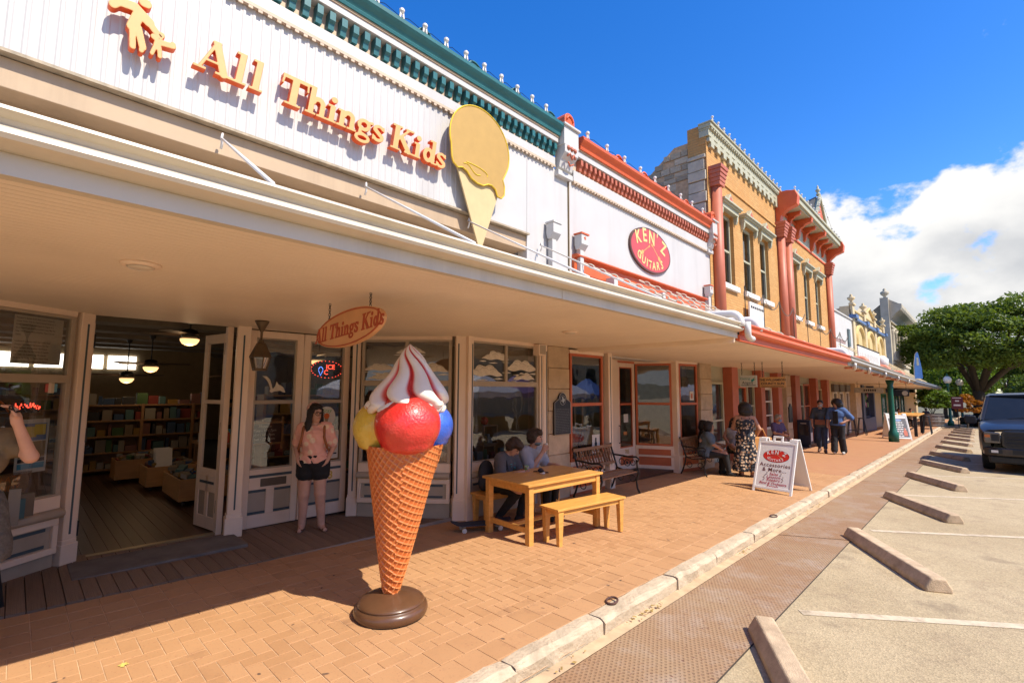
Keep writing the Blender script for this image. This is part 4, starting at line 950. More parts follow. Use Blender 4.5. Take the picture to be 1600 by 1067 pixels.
# --- mat at the door, speaker by the pier
q = MB(); q.box(-6.62, -6.03, 0.50, 1.98, 0.02, 0.062); tag(q.build('entry_mat', mat('mat_grey', (0.15, 0.135, 0.12), 0.95, var=0.25, vscale=4, dirt=0.4), bevel=0.01), 'worn grey entry mat before the open shop door', 'mat')
sp = thing('wall_speaker', 'small beige box speaker high beside the stone pier', 'speaker', (-5.28, 6.12, 2.45))
q = MB(); q.box(-5.34, -5.20, 6.03, 6.22, 2.37, 2.56); q.build('case', m_cream, sp, bevel=0.01)
q = MB(); q.box(-5.199, -5.196, 6.05, 6.20, 2.39, 2.54); q.build('grille', m_taupe, sp)
# second shop: plain white front, orange trim
gs = thing('guitar_store', 'plain white shop front with orange cornice and an oval red sign', 'building', (-5.4, 10.5, -0.15))
q = MB(); q.box(-5.95, -5.40, 7.10, 13.9, 4.0, 5.89); q.box(-5.95, -5.62, 7.10, 13.9, 2.5, 4.0); q.build('wall_panel', m_white, gs)
q = MB(); q.box(-5.6, -5.34, 7.22, 13.82, 5.79, 5.82)
for y in np.arange(7.24, 13.8, 0.098): q.box(-5.4, -5.342, y, y + .045, 5.765, 5.7895)
q.build('serrated_shade_trim', _mats['beige_shade_trim'], gs)  # shading under the fascia again built as a beige toothed strip
q = MB(); q.box(-5.6, -5.345, 7.22, 13.82, 5.821, 6.03); q.build('lower_fascia', m_white, gs, bevel=0.004)
q = MB(); q.box(-5.6, -5.40, 7.22, 13.82, 6.031, 6.30); q.build('frieze', _mats['frieze_beige'], gs)
dmo = dentil_mesh(m_rust); y = 7.42
while y < 13.75: inst(dmo, 'dentil', MT((-5.40, y, 6.06)), gs); y += 0.155
q = MB(); q.box(-5.6, -5.28, 7.22, 13.82, 6.301, 6.42); q.build('upper_fascia', m_white, gs, bevel=0.004)
q = MB(); q.box(-5.6, -5.262, 7.22, 13.82, 6.421, 6.45); q.build('shade_bead', m_band, gs)  # thin shadow below the orange cornice, put in as a beige strip
cornice(7.30, 13.75, m_orange, gs, 6.45)
for y in np.arange(8.75, 13.6, 1.12): inst(cm_o, 'crest', MT((-5.26, y, 6.69)) @ MSC(1.25, 4), gs)
def end_bracket(yc, parent, w=0.34):
    q = MB(); q.box(-5.6, -5.16, yc - w / 2, yc + w / 2, 6.30, 6.66); q.box(-5.6, -5.12, yc - w / 2 - .03, yc + w / 2 + .03, 6.66, 6.70)
    q.prism([(0, 0), (.10, .05), (.14, .2), (.24, .3), (.24, .44), (0, .44)], (-5.4, yc + w / 2 - .02, 5.86), (1, 0, 0), (0, 0, 1), w - .04)
    q.box(-5.6, -5.30, yc - w / 2, yc + w / 2, 5.76, 5.858)
    o = q.build('end_bracket', m_white2, parent, fix=True, bevel=0.006)
    q = MB()
    for k in (-1, 0, 1): q.lathe([(.001, 0), (.042, .0), (.045, .02), (.0, .035)], (0, 0, 0), 10)
    n = 10 * 4;
    for i, k in enumerate((-1, 0, 1)):
        seg = q.v[i * (len(q.v) // 3):(i + 1) * (len(q.v) // 3)]
        for j, p in enumerate(seg): q.v[i * (len(q.v) // 3) + j] = (-5.165 + p[2], yc + k * .1 + p[0], 6.20 + p[1] + .06 + .0)
    q.tube([(-5.165, yc - .12, 6.10), (-5.155, yc - .06, 6.16), (-5.15, yc, 6.06), (-5.155, yc + .06, 6.16), (-5.165, yc + .12, 6.10)], .02, 6)
    q.tube([(-5.18, yc - .08, 6.0), (-5.2, yc, 5.95), (-5.18, yc + .08, 6.0)], .018, 6)
    q.build('ornament', m_rust, o, smooth=True)
    q = MB(); q.prism([(-.15, 0), (.15, 0), (.15, .14)] + [(.15 * cos(a), .14 + .14 * sin(a)) for a in LS(.2, PI - .2, 9)] + [(-.15, .14)], (-5.42, yc, 6.702), (0, 1, 0), (0, 0, 1), .22); f_ = q.build('finial', m_orange, o, bevel=0.008)
    q = MB(); q.tube([(-5.19, yc + .09 * cos(a), 6.83 + .09 * sin(a)) for a in LS(0, PI, 11)], .018, 6); q.build('finial_scroll', m_orange, f_ if False else o, smooth=True)
end_bracket(6.92, gs, 0.44); end_bracket(13.78, gs, .34)
q = MB(); q.box(-5.5, -5.37, 7.095, 7.115, 3.4, 5.76); q.build('seam_strip', mat('seam_brown', (0.22, 0.16, 0.09), 0.8), gs)
# orange sign board band on the wall foot
q = MB(); q.box(-5.5, -5.29, 7.22, 13.3, 4.30, 4.37); q.box(-5.5, -5.34, 7.22, 13.3, 4.02, 4.2995); q.prism([(0, 0), (.05, .012), (.05, .03), (0, .06)], (-5.29, 7.22, 4.31), (1, 0, 0), (0, 0, 1), -6.08); q.build('orange_band', m_orange, gs, fix=True)
q = MB(); q.box(-5.62, -5.46, 7.12, 13.4, 3.2, 4.098); q.build('lower_wall', m_orange, gs)
scupper(7.36, m_white2, m_orange, gs, z0=4.45, z1=4.74, star=True); scupper(13.44, m_white2, m_orange, gs, z0=4.42, z1=4.72, star=True)
for y in (8.3, 10.4): MB().box(-5.38, -5.15, y, y + .14, 3.9, 4.08).build('vent_box', m_white2, gs)
# oval wall sign
ov = thing('oval_wall_sign', 'oval red sign with yellow lettering KEN\'Z GUITARS on the white upper wall', 'sign', (-5.38, 10.3, 5.08))
m_sred = mat('sign_red_print', (0.50, 0.075, 0.085), 0.5, var=0.05); m_sdark = mat('sign_edge_brown', (0.10, 0.05, 0.04), 0.6); m_syel = mat('sign_yellow_print', (0.72, 0.56, 0.22), 0.6); m_sor = mat('sign_orange_print', (0.66, 0.36, 0.12), 0.6)
OC = (-5.36, 10.28, 5.08); RXo, RZo = .98, .53
q = MB(); q.prism(el(RXo, RZo, 48), (-5.40, OC[1], OC[2]), (0, 1, 0), (0, 0, 1), .05); q.build('board', m_sdark, ov)
q = MB(); q.poly([(-5.347, OC[1] + a, OC[2] + b) for a, b in el(RXo * .955, RZo * .93, 48)]); q.build('face', m_sred, ov)
def arc_text(chars, parent, fO, u, w, n, m, items, depth=0.0):
    for ch, a, b, sz, rot, sx in items:
        U_ = NA(u) * cos(rot) + NA(w) * sin(rot); W_2 = -NA(u) * sin(rot) + NA(w) * cos(rot)
        text(ch, sz, m, tuple(NA(fO) + NA(u) * a + NA(w) * b + NA(n) * .003), U_, W_2, parent, 'letter', bold=.012 * sz / .3, sx=sx)
def guitars_logo(parent, O, u, w, n, s, m, m2, mdk):
    T = [("K", -.60, .20, .42, .30, .9), ("E", -.30, .30, .44, .14, .9), ("N", .04, .30, .46, -.06, .85), ("'", .30, .34, .34, -.2, 1), ("Z", .62, .17, .44, -.38, .9)]
    Bt = [("G", -.56, -.20, .27, -.42, .95), ("U", -.37, -.29, .27, -.30, .95), ("I", -.21, -.335, .27, -.18, 1), ("T", -.07, -.355, .27, -.06, .95), ("A", .12, -.355, .27, .06, .95), ("R", .32, -.32, .27, .2, .95), ("S", .52, -.255, .27, .33, .95)]
    for ch, a, b, sz, rot, sx in T + Bt:
        U_ = NA(u) * cos(rot) + NA(w) * sin(rot); W2 = -NA(u) * sin(rot) + NA(w) * cos(rot)
        text(ch, sz * s, m, tuple(NA(O) + (NA(u) * a + NA(w) * b) * s + NA(n) * .0035), U_, W2, parent, 'letter', bold=.022 * sz * s, sx=sx)
    # crossed guitars
    def gtr(cx, cy, ang, col, k, zoff):
        q = MB(); c, sn = cos(ang), sin(ang)
        shp = [(-.02, .0), (.03, .05), (.10, .055), (.14, .035), (.19, .045), (.24, .02), (.24, -.02), (.19, -.045), (.14, -.035), (.10, -.055), (.03, -.05)]
        q.poly([tuple(NA(O) + (NA(u) * (cx + k * (x * c - y * sn)) + NA(w) * (cy + k * (x * sn + y * c))) * s + NA(n) * zoff) for x, y in shp][::1])
        nk = [(-.34, .010), (-.02, .012), (-.02, -.012), (-.34, -.010)]; hd = [(-.42, .025), (-.33, .02), (-.33, -.02), (-.42, -.03)]
        for sh in (nk, hd): q.poly([tuple(NA(O) + (NA(u) * (cx + k * (x * c - y * sn)) + NA(w) * (cy + k * (x * sn + y * c))) * s + NA(n) * (zoff + .0008)) for x, y in sh])
        q.build('guitar_print', col, parent)
    gtr(.34, -.08, RD(-38), m2, .95, .0006); gtr(-.36, -.08, RD(212), mdk, .85, .0012)
    if False: pass
guitars_logo(ov, (-5.346, OC[1] - .02, OC[2]), (0, 1, 0), (0, 0, 1), (1, 0, 0), 1.0, m_syel, m_sor, m_sor)
# canopy of the orange shop
def orange_gutter(y0, y1, zt0, zt1, m, parent, xo=-2.5, h=.26, name='gutter', fascia=True):
    q = MB(); pr = [(.0, -.002), (.09, .0), (.095, -.02), (.075, -.035), (.06, -.06), (.085, -.09), (.10, -.12), (.08, -.15), (.03, -.165), (.0, -.17)]
    pts = [(xo, y0, zt0), (xo, y1, zt1)]; q.loft(pr, pts, (1, 0, 0), (0, 0, 1)); g_ = q.build(name, m, parent, fix=True, auto=35)
    q = MB(); q.loft([(-.05, -.171), (.0, -.171), (.0, -h), (-.05, -h)], pts, (1, 0, 0), (0, 0, 1)); q.build('fascia', m if fascia is True else fascia, parent, fix=True)
    return g_
orange_gutter(7.46, 15.70, 2.80, 2.755, m_orange, gs)
def soffit_boards(y0, y1, za, zb, parent, m=m_soffit, x1=-6.4, n=26, name='soffit'):
    q = MB(); x = -2.56; w = (x1 - x) / n
    for i in range(n):
        a = x + i * w; b = x + (i + 1) * w + .008
        q.loft([(a, 0), (b, 0), (b, .03), (a, .03)], [(0, y0, za), (0, y1, zb)], (1, 0, 0), (0, 0, 1))
    q.loft([(x, .02), (x1, .02), (x1, .05), (x, .05)], [(0, y0, za), (0, y1, zb)], (1, 0, 0), (0, 0, 1))
    return q.build(name, m, parent, fix=True)
soffit_boards(7.30, 15.7, 2.535, 2.49, gs)
q = MB(); q.box(-6.4, -2.52, 7.281, 7.299, 2.5, 2.72); q.build('soffit_step', m_soffit, gs)
q = MB(); q.poly([(-2.5, 7.46, 2.72), (-2.5, 15.7, 2.68), (-5.6, 15.7, 3.0), (-5.6, 7.46, 3.04)]); q.build('canopy_roof', _mats['roof_sheet'], gs)
# stone pier between the two shops, blocks laid up one by one
m_pier = mat('pier_limestone', (0.50, 0.375, 0.245), 0.85, var=0.12, vscale=5, bump=0.5, bscale=35, dirt=0.35, rnd=0.08)
def stone_pier(y0, y1, xf, zb, zt, parent, n=7, name='pier'):
    q = MB(); q.box(xf - .5, xf - .03, y0 + .02, y1 - .02, zb, zt); p = q.build(name, m_mortar, parent); z = zb; h = (zt - zb) / n
    for i in range(n):
        hh = h * (1 + .05 * sin(i * 2.3)) if i < n - 1 else zt - z
        q = MB(); q.box(xf - .4, xf + .0 + .006 * sin(i * 1.7), y0, y1, z + .004, z + hh - .004); q.build('stone_block', m_pier, p, bevel=0.012); z += hh
    return p
stone_pier(6.43, 7.02, -5.33, -.1, 2.57, kids)
stone_pier(12.28, 13.02, -5.12, -.35, 2.52, gs)
# --- shopfront
def gs_window(p0, p1, parent, za=.56, zm=(1.50, 1.56), zt=2.47, zb=-.2, riser=True, notice=None):
    f = Fr(p0, p1); L_ = f.L; q = MB(); fw = .05
    f.bx(q, 0, L_, za - .05, za, -.05, .012); f.bx(q, 0, fw, za, zt, -.05, .012); f.bx(q, L_ - fw, L_, za, zt, -.05, .012); f.bx(q, fw, L_ - fw, zt - .05, zt, -.05, .012); f.bx(q, fw, L_ - fw, zm[0], zm[1], -.05, .012)
    w = q.build('window', m_trimorange, parent, bevel=.004)
    for z0, z1 in ((za, zm[0]), (zm[1], zt - .05)):
        g = MB(); g.poly([f.P(fw, z0, -.02), f.P(L_ - fw, z0, -.02), f.P(L_ - fw, z1, -.02), f.P(fw, z1, -.02)]); g.build('pane', m_glass, w)
    q = MB(); f.bx(q, -.02, L_ + .02, zt + .0005, 2.53, -.06, .02); q.build('header', m_cream, parent); q = MB(); f.bx(q, -.02, L_ + .02, za - .13, za - .0505, -.06, .02); f.bx(q, -.02, L_ + .02, za - .32, za - .27, -.06, .02); f.bx(q, -.02, L_ + .02, za - .60, za - .52, -.06, .02)
    f.bx(q, -.02, .05, za - .52, za - .13, -.06, .02); f.bx(q, L_ - .05, L_ + .02, za - .52, za - .13, -.06, .02); r_ = q.build('stall_riser', m_cream, parent, bevel=.004)
    q = MB(); f.bx(q, .05, L_ - .05, za - .27, za - .13, -.05, .03); f.bx(q, .05, L_ - .05, za - .52, za - .32, -.05, -.0); f.bx(q, -.02, L_ + .02, zb - .1, za - .6005, -.06, .01); q.build('panel', m_trimorange, r_)
    return f, w
f1, w1 = gs_window((-5.33, 7.04), (-5.33, 8.10), gs, notice=True)
q = MB(); f1.bx(q, .70, .95, .60, .95, -.016, -.014); nt_ = q.build('poster', m_paper, w1)
q = MB(); f1.bx(q, .78, .86, .66, .80, -.0135, -.013); f1.bx(q, .795, .845, .80, .89, -.0135, -.013); f1.bx(q, .74, .90, .63, .655, -.0135, -.013); q.build('poster_print', m_ink, w1)
column(-5.33, 8.28, 0, 1, .14, .14, gs, (0,), z0=-.2, zt=2.53)
f2, w2 = gs_window((-6.18, 10.86), (-5.40, 11.22), gs, .50, (1.44, 1.50), 2.46)
column(-5.34, 11.30, 0, 1, .14, .14, gs, (), z0=-.3, zt=2.53)
f3, w3 = gs_window((-5.30, 11.42), (-5.16, 12.16), gs, .50, (1.44, 1.50), 2.46)
q = MB(); f3.bx(q, .45, .62, 1.55, 1.78, -.016, -.014); q.build('poster', m_paper, w3); q = MB(); f3.bx(q, .50, .57, 1.60, 1.72, -.0135, -.013); q.build('poster_print', m_trimorange, w3)
# recessed door of the guitar shop
f4 = Fr((-6.22, 10.02), (-6.22, 10.86)); q = MB(); a = .12; w_ = f4.L
for s0, s1, z0, z1 in ((0, a, -.12, 2.48), (w_ - a, w_, -.12, 2.48), (a, w_ - a, 2.36, 2.48), (a, w_ - a, .22, .42), (a, w_ - a, -.12, .02)): f4.bx(q, s0, s1, z0, z1, -.03, .02)
gd = q.build('door', m_cream, gs, bevel=.005)
q = MB(); f4.bx(q, a, w_ - a, .0205, .2195, -.02, .01); q.build('panel', m_trimorange, gd)
q = MB(); e = .03
for s0, s1, z0, z1 in ((a, a + e, .42, 2.36), (w_ - a - e, w_ - a, .42, 2.36), (a + e, w_ - a - e, .42, .45), (a + e, w_ - a - e, 2.33, 2.36), (a + e, w_ - a - e, 1.44, 1.48)): f4.bx(q, s0, s1, z0, z1, -.025, .016)
q.build('sash', m_trimorange, gd)
g = MB(); g.poly([f4.P(a + e, .45), f4.P(w_ - a - e, .45), f4.P(w_ - a - e, 2.33), f4.P(a + e, 2.33)]); g.build('pane', m_glass, gd)
text('705', .13, m_gold, f4.P(w_ * .5, .32, .0215), f4.u, (0, 0, 1), gd, 'door_number', bold=.003)
q = MB(); f4.bx(q, .32, .52, 1.02, 1.22, .003, .005); q.build('notice', m_paper, gd)
q = MB(); f4.bx(q, .30, .46, .72, .80, .003, .005); q.build('sticker', mat('sticker_orange', (.5, .2, .06), .7), gd)
q = MB(); q.tube([f4.P(.07, .55, .02), f4.P(.07, .56, .07), f4.P(.07, .95, .07), f4.P(.07, .96, .02)], .012, 6); q.build('door_handle', m_dark, gd, smooth=True)
q = MB(); q.box(-6.3, -6.18, 9.6, 10.0, -.2, 2.53); q.box(-6.26, -6.22, 10.01, 10.87, 2.485, 2.55); q.build('door_surround', m_cream, gs)
f5, w5 = gs_window((-5.38, 8.36), (-6.2, 9.62), gs, .56, (1.50, 1.56), 2.47)
q = MB()
for i, y in enumerate(np.arange(10.06, 10.84, .045)): q.prism([(0, 0), (.045, 0), (.0225, -.05)], (-6.19, y, 2.50), (0, 1, 0), (0, 0, 1), .004)
q.build('fringe', m_orange, gs)
q = MB(); q.poly([(-6.9, 7.0, -.075), (-5.42, 7.0, -.075), (-5.42, 14, -.215), (-6.9, 14, -.215)]); q.build('porch_tiles', mat('red_tile', (.30, .10, .06), .6, var=.2, vscale=5), gs)
q = MB(); q.box(-9.5, -9.4, 7.2, 13.9, -.3, 2.7); q.box(-9.4, -5.6, 7.15, 7.2, -.3, 2.6); q.box(-9.4, -5.6, 13.3, 13.4, -.3, 2.6); q.build('inner_wall', mat('guitar_shop_wall', (.22, .17, .10), .85, var=.15), gs)
q = MB(); q.box(-9.4, -5.4, 7.2, 13.4, -.35, -.10); q.box(-9.4, -6.2, 7.2, 13.4, 2.62, 2.66); q.build('inner_floor', m_floor, gs)
# historical plaque on the stone pier
pq = thing('plaque', 'dark metal historical plaque with a round emblem, fixed to the stone pier', 'plaque', (-5.31, 6.78, 1.35))
m_plq = mat('plaque_black', (.028, .032, .042), .4, metal=.3); m_plr = mat('plaque_silver', (.42, .41, .38), .4, metal=.6)
out = [(-.235, 0), (.235, 0), (.235, .56), (.16, .60)] + [(.115 * cos(a), .60 + .115 * sin(a) * 1.15) for a in LS(.15, PI - .15, 12)] + [(-.16, .60), (-.235, .56)]
PO = (-5.322, 6.775, 1.02)
q = MB(); q.prism(out, PO, (0, 1, 0), (0, 0, 1), .03); q.build('plate', m_plq, pq, bevel=.004)
q = MB(); q.tube([(PO[0] + .031, PO[1] + a * .96, PO[2] + b * .985 + .005) for a, b in out], .006, 5, closed=True); q.tube([(PO[0] + .031, PO[1] + .078 * cos(a), PO[2] + .60 + .085 * sin(a)) for a in LS(0, 6.283, 25)[:-1]], .004, 5, closed=True); q.build('rim', m_plr, pq, smooth=True)
tx = [(-.02, .06), (.012, .06), (.012, .03), (.05, .02), (.055, -.01), (.03, -.03), (.012, -.06), (-.008, -.03), (-.02, -.02), (-.034, -.03), (-.055, .0), (-.02, .0)]
q = MB(); q.prism(tx, (PO[0] + .0305, PO[1], PO[2] + .60), (0, 1, 0), (0, 0, 1), .004); q.build('emblem', m_plr, pq)
q = MB(); rr = random.Random(3)
for i in range(15):
    z = PO[2] + .045 + i * .028; x = -.20
    while x < .19:
        w = rr.uniform(.015, .05); q.poly([(PO[0] + .0308, PO[1] + x, z), (PO[0] + .0308, PO[1] + min(x + w, .20), z), (PO[0] + .0308, PO[1] + min(x + w, .20), z + .011), (PO[0] + .0308, PO[1] + x, z + .011)]); x += w + .012
q.build('raised_text', mat('plaque_text', (.11, .115, .12), .5), pq)
# chains that hold the canopy up, link by link
def link_mesh():
    q = MB(); q.tube([(.052 * cos(a) if abs(cos(a)) > .01 else 0, .024 * sin(a), 0) for a in LS(0, 6.2832, 13)[:-1]], .0085, 5, closed=True); return q.mesh('chain_link', mat('chain_cream', (.62, .54, .43), .5), True)
lk = link_mesh(); LKS = 1.5
def chain(p, q_, sag, label, group='canopy chains'):
    p, q_ = Vector(p), Vector(q_); L_ = (q_ - p).length; n = max(6, int(L_ / .125)); t = thing('support_chain', label, 'chain', p, 0, group)
    pts = [p.lerp(q_, i / n) - Vector((0, 0, sag * 4 * (i / n) * (1 - i / n))) for i in range(n + 1)]
    for i in range(n):
        d = pts[i + 1] - pts[i]; R = d.to_track_quat('X', 'Z').to_matrix().to_4x4()
        inst(lk, 'chain_link', MT((pts[i] + pts[i + 1]) / 2) @ R @ MR(PI / 2 * (i % 2) + .3, 4, "X") @ MSC(1.45, 4), t)
chain((-5.28, 7.4, 4.22), (-2.62, 8.0, 2.82), .03, 'cream link chain from the left end of the orange band down to the canopy')
chain((-5.28, 9.55, 4.24), (-2.62, 10.2, 2.82), .03, 'cream link chain from the middle of the orange band below the oval sign')
chain((-5.28, 11.4, 4.24), (-2.62, 12.0, 2.82), .03, 'cream link chain from the right part of the orange band')
# white pipes that drop rainwater over the canopy edge
def elbow_pipe(y, x0, z0, x1, z1, r, m, parent, drop=.22, name='drain_pipe'):
    pts = [(x0, y, z0)] + [(x1 - .14 + .14 * sin(a), y, z1 - .14 + .14 * cos(a)) for a in LS(0, PI / 2, 6)] + [(x1, y, z1 - .14 - drop)]
    q = MB(); q.tube(pts, r, 12); return q.build(name, m, parent, smooth=True)
elbow_pipe(7.30, -4.6, 3.05, -2.42, 2.93, .055, m_pipe, kids, .06);
q = MB(); q.tube([(-2.36, 7.40, 2.80), (-2.36, 7.40, 2.66), (-2.37, 7.44, 2.60), (-2.38, 7.55, 2.575), (-2.38, 7.66, 2.57)], .045, 10); q.build('gutter_spout', m_pipe, kids, smooth=True)
elbow_pipe(8.25, -5.2, 3.05, -2.48, 2.93, .07, m_pipe, gs, .05)
elbow_pipe(15.55, -5.2, 3.0, -2.5, 2.90, .075, m_pipe, gs, .05)
# amber brick buildings
def amber_nodes(nt, N, L, b):
    tc = N.new('ShaderNodeTexCoord'); s = N.new('ShaderNodeSeparateXYZ'); L.new(tc.outputs['Object'], s.inputs[0])
    c = N.new('ShaderNodeCombineXYZ'); ad = N.new('ShaderNodeMath'); ad.operation = 'ADD'; L.new(s.outputs[0], ad.inputs[0]); L.new(s.outputs[1], ad.inputs[1]); L.new(ad.outputs[0], c.inputs[0]); L.new(s.outputs[2], c.inputs[1])
    br = N.new('ShaderNodeTexBrick'); br.inputs['Scale'].default_value = 1; br.inputs['Brick Width'].default_value = .24; br.inputs['Row Height'].default_value = .082; br.inputs['Mortar Size'].default_value = .009; br.inputs['Mortar Smooth'].default_value = .1
    br.inputs['Color1'].default_value = (.60, .35, .13, 1); br.inputs['Color2'].default_value = (.50, .27, .095, 1); br.inputs['Mortar'].default_value = (.42, .25, .11, 1); L.new(c.outputs[0], br.inputs['Vector'])
    col = mix_rgb(N, L, noise(N, L, tc.outputs['Object'], .9, 6, .65, .4, .75), br.outputs['Color'], (.50, .25, .08))
    L.new(col, b.inputs['Base Color'])
    bp = N.new('ShaderNodeBump'); bp.invert = True; bp.inputs['Strength'].default_value = .7; bp.inputs['Distance'].default_value = .012; L.new(br.outputs['Fac'], bp.inputs['Height']); L.new(bp.outputs[0], b.inputs['Normal'])
m_amber = node_mat('amber_brick', amber_nodes, .8)
m_rubble = mat('rubble_limestone', (.46, .37, .255), .9, var=.25, vscale=2.2, bump=1, bscale=14, dirt=.5, rnd=.25)
m_sill = mat('sill_white', (.72, .68, .62), .6, var=.06)
m_curt = mat('curtain_inside', (.30, .29, .27), .9, var=.2, vscale=2)
def wall_with_holes(q, x, y0, y1, z0, z1, holes, depth):
    """brick front at x with openings (ya, yb, za, zb), reveals cut back by depth"""
    ys = sorted(set([y0, y1] + [h[0] for h in holes] + [h[1] for h in holes])); zs = sorted(set([z0, z1] + [h[2] for h in holes] + [h[3] for h in holes]))
    for ya, yb in zip(ys[:-1], ys[1:]):
        for za, zb in zip(zs[:-1], zs[1:]):
            if any(h[0] <= ya and yb <= h[1] and h[2] <= za and zb <= h[3] for h in holes): continue
            q.poly([(x, ya, za), (x, yb, za), (x, yb, zb), (x, ya, zb)])
    for ya, yb, za, zb in holes:
        X = x - depth
        q.poly([(x, ya, za), (x, ya, zb), (X, ya, zb), (X, ya, za)]); q.poly([(x, yb, za), (X, yb, za), (X, yb, zb), (x, yb, zb)]); q.poly([(x, ya, zb), (x, yb, zb), (X, yb, zb), (X, ya, zb)]); q.poly([(x, ya, za), (X, ya, za), (X, yb, za), (x, yb, za)])
def sash_window(parent, x, ya, yb, za, zb, m, hood=True, k=1.0):
    X = x - .16; t = .075; q = MB(); zm = (za + zb) / 2
    for a, b, c, d in ((ya, ya + t, za, zb), (yb - t, yb, za, zb), (ya + t, yb - t, zb - t * 1.4, zb), (ya + t, yb - t, za, za + t)): q.box(X - .05, X + .05, a, b, c, d)
    q.box(X - .03, X + .035, ya + t, yb - t, zm - .035, zm + .035); q.box(X - .02, X + .02, (ya + yb) / 2 - .02, (ya + yb) / 2 + .02, za + t, zm - .035) if False else None
    w = q.build('window', m, parent, bevel=.006)
    for c, d, o in ((za + t, zm - .035, -.012), (zm + .035, zb - t * 1.4, .008)):
        g = MB(); g.poly([(X + o, ya + t, c), (X + o, yb - t, c), (X + o, yb - t, d), (X + o, ya + t, d)]); g.build('pane', m_upglass, w)
    q = MB(); q.box(X - .32, X - .30, ya, yb, za, zb); q.poly([(X - .2, ya + .08, zm + .2), (X - .2, (ya + yb) / 2, zm + .1), (X - .2, (ya + yb) / 2, zb), (X - .2, ya + .08, zb)]); q.build('curtain', m_curt, w)
    q = MB(); q.box(x - .16, x + .10, ya - .14, yb + .14, za - .17, za - .002); q.build('window_sill', m_sill, parent, bevel=.01)
    if hood:
        q = MB(); q.box(x - .02, x + .14, ya - .16, yb + .16, zb + .02, zb + .17); q.box(x - .02, x + .20, ya - .22, yb + .22, zb + .1702, zb + .22); q.box(x - .02, x + .25, ya - .26, yb + .26, zb + .2202, zb + .28)
        for yy in (ya - .10, yb + .10):
            q.prism([(0, 0), (.07, 0), (.11, .08), (.13, .24), (0, .24)], (x, yy + .055, zb - .222), (1, 0, 0), (0, 0, 1), .11)
        h = q.build('window_hood', m, parent, fix=True, bevel=.006)
        yc = (ya + yb) / 2; q = MB(); q.prism([(-.34, 0), (.34, 0), (0, .34)], (x - .02, yc, zb + .2805), (0, 1, 0), (0, 0, 1), .17); q.build('pediment', m, h, bevel=.006)
        q = MB(); q.prism([(-.21, 0), (.21, 0), (0, .21)], (x + .1505, yc, zb + .315), (0, 1, 0), (0, 0, 1), .012); q.build('pediment_panel', m_rust, h)
        q = MB(); q.prism([(-.10, 0), (.10, 0), (0, .10)], (x + .163, yc, zb + .33), (0, 1, 0), (0, 0, 1), .008); q.build('rosette', m_orange, h)
    return w
def cap_pilaster(parent, y, x=-5.4, z0=2.6, zc=7.9, zt=8.5, r=.17, cap=.52):
    q = MB(); q.lathe([(r, z0), (r, zc)], (x + .1, y, 0), 16); o = q.build('pilaster', m_rust, parent, smooth=True)
    q = MB(); n = 5
    for i in range(n):
        e = r + .03 + (cap / 2 - r) * (i / (n - 1)) ** 1.2; q.box(x - .05, x + .10 + e, y - e, y + e, zc + (zt - zc) * i / n, zc + (zt - zc) * (i + 1) / n - .0005)
    q.build('capital', m_rust, o, bevel=.01)
# --- first one
bb = thing('brick_building', 'two storey amber brick building with three tall windows and a stepped sage green cornice', 'building', (-5.4, 17.7, -.3))
H1 = [(14.90, 15.96, 5.10, 7.42), (16.82, 17.92, 5.10, 7.42), (18.60, 19.60, 5.10, 7.42)]
q = MB(); wall_with_holes(q, -5.40, 13.95, 21.4, 2.6, 9.2, H1, .35); q.build('front_wall', m_amber, bb)
for a, b, c, d in H1: sash_window(bb, -5.40, a, b, c, d, m_green)
q = MB(); q.box(-5.42, -5.36, 14.6, 21.2, 8.30, 8.36); q.build('string_course', m_amber, bb)
q = MB(); q.box(-5.6, -5.30, 13.93, 21.42, 9.42, 9.62); q.box(-5.6, -5.22, 13.90, 21.44, 9.68, 9.80); q.box(-5.6, -5.27, 13.92, 21.43, 9.6205, 9.679); q.box(-5.6, -5.18, 13.88, 21.45, 9.8005, 9.85); q.build('cornice', m_green, bb, bevel=.008)
q = MB()
for y in np.arange(14.0, 21.3, .17): q.box(-5.27, -5.232, y, y + .085, 9.6215, 9.678)
q.build('tooth_row', m_green, bb)['kind'] = 'stuff'
corb = MB(); corb.box(0, .10, -.12, .12, 0, .14); corb.box(0, .10, -.24, -.1205, .1405, .26); corb.box(0, .10, .1205, .24, .1405, .26); corb.box(0, .10, -.1205, .1205, .1405, .30)
cme = corb.mesh('corbel', m_green)
for i in range(15): inst(cme, 'corbel', MT((-5.40, 14.22 + .497 * i, 9.12)), bb)
q = MB(); q.box(-5.6, -5.40, 13.95, 21.4, 9.2, 9.42); q.build('parapet', m_amber, bb)
q = MB(); q.box(-5.97, -5.402, 13.96, 21.4, 8.9, 9.82); q.build('parapet_back', m_amber, bb)
q = MB(); q.box(-14, -5.62, 14.03, 14.3, 2.6, 8.6); q.box(-5.75, -5.42, 14.02, 14.5, 2.6, 9.0); q.prism([(-5.97, 8.6), (-5.97, 9.45), (-6.44, 9.45), (-7.35, 8.77), (-9, 8.60)], (0, 14.04, 0), (1, 0, 0), (0, 0, 1), -.25); q.box(-14, -13.8, 14.1, 30, 2, 8.5)
sw = q.build('side_wall', m_mortar, bb, fix=True)
rs = random.Random(9); z = 5.6; row = 0
while z < 9.42:
    hh = rs.uniform(.15, .26); x = -5.98 if z < 8.9 else -5.99
    while x > -8.1:
        w = rs.uniform(.22, .62)
        if z + hh < (9.46 if x > -6.5 else 9.46 - (-6.45 - x) * .74):
            inst(brick_me, 'stone', MT((x - w / 2, 14.035, z + hh / 2)) @ MR(PI / 2, 4, 'X') @ Matrix.Diagonal((w - .025, hh - .025, .10, 1)) @ MT((0, 0, rs.uniform(-.2, .35))), sw).data = brick_me
        x -= w
    z += hh; row += 1
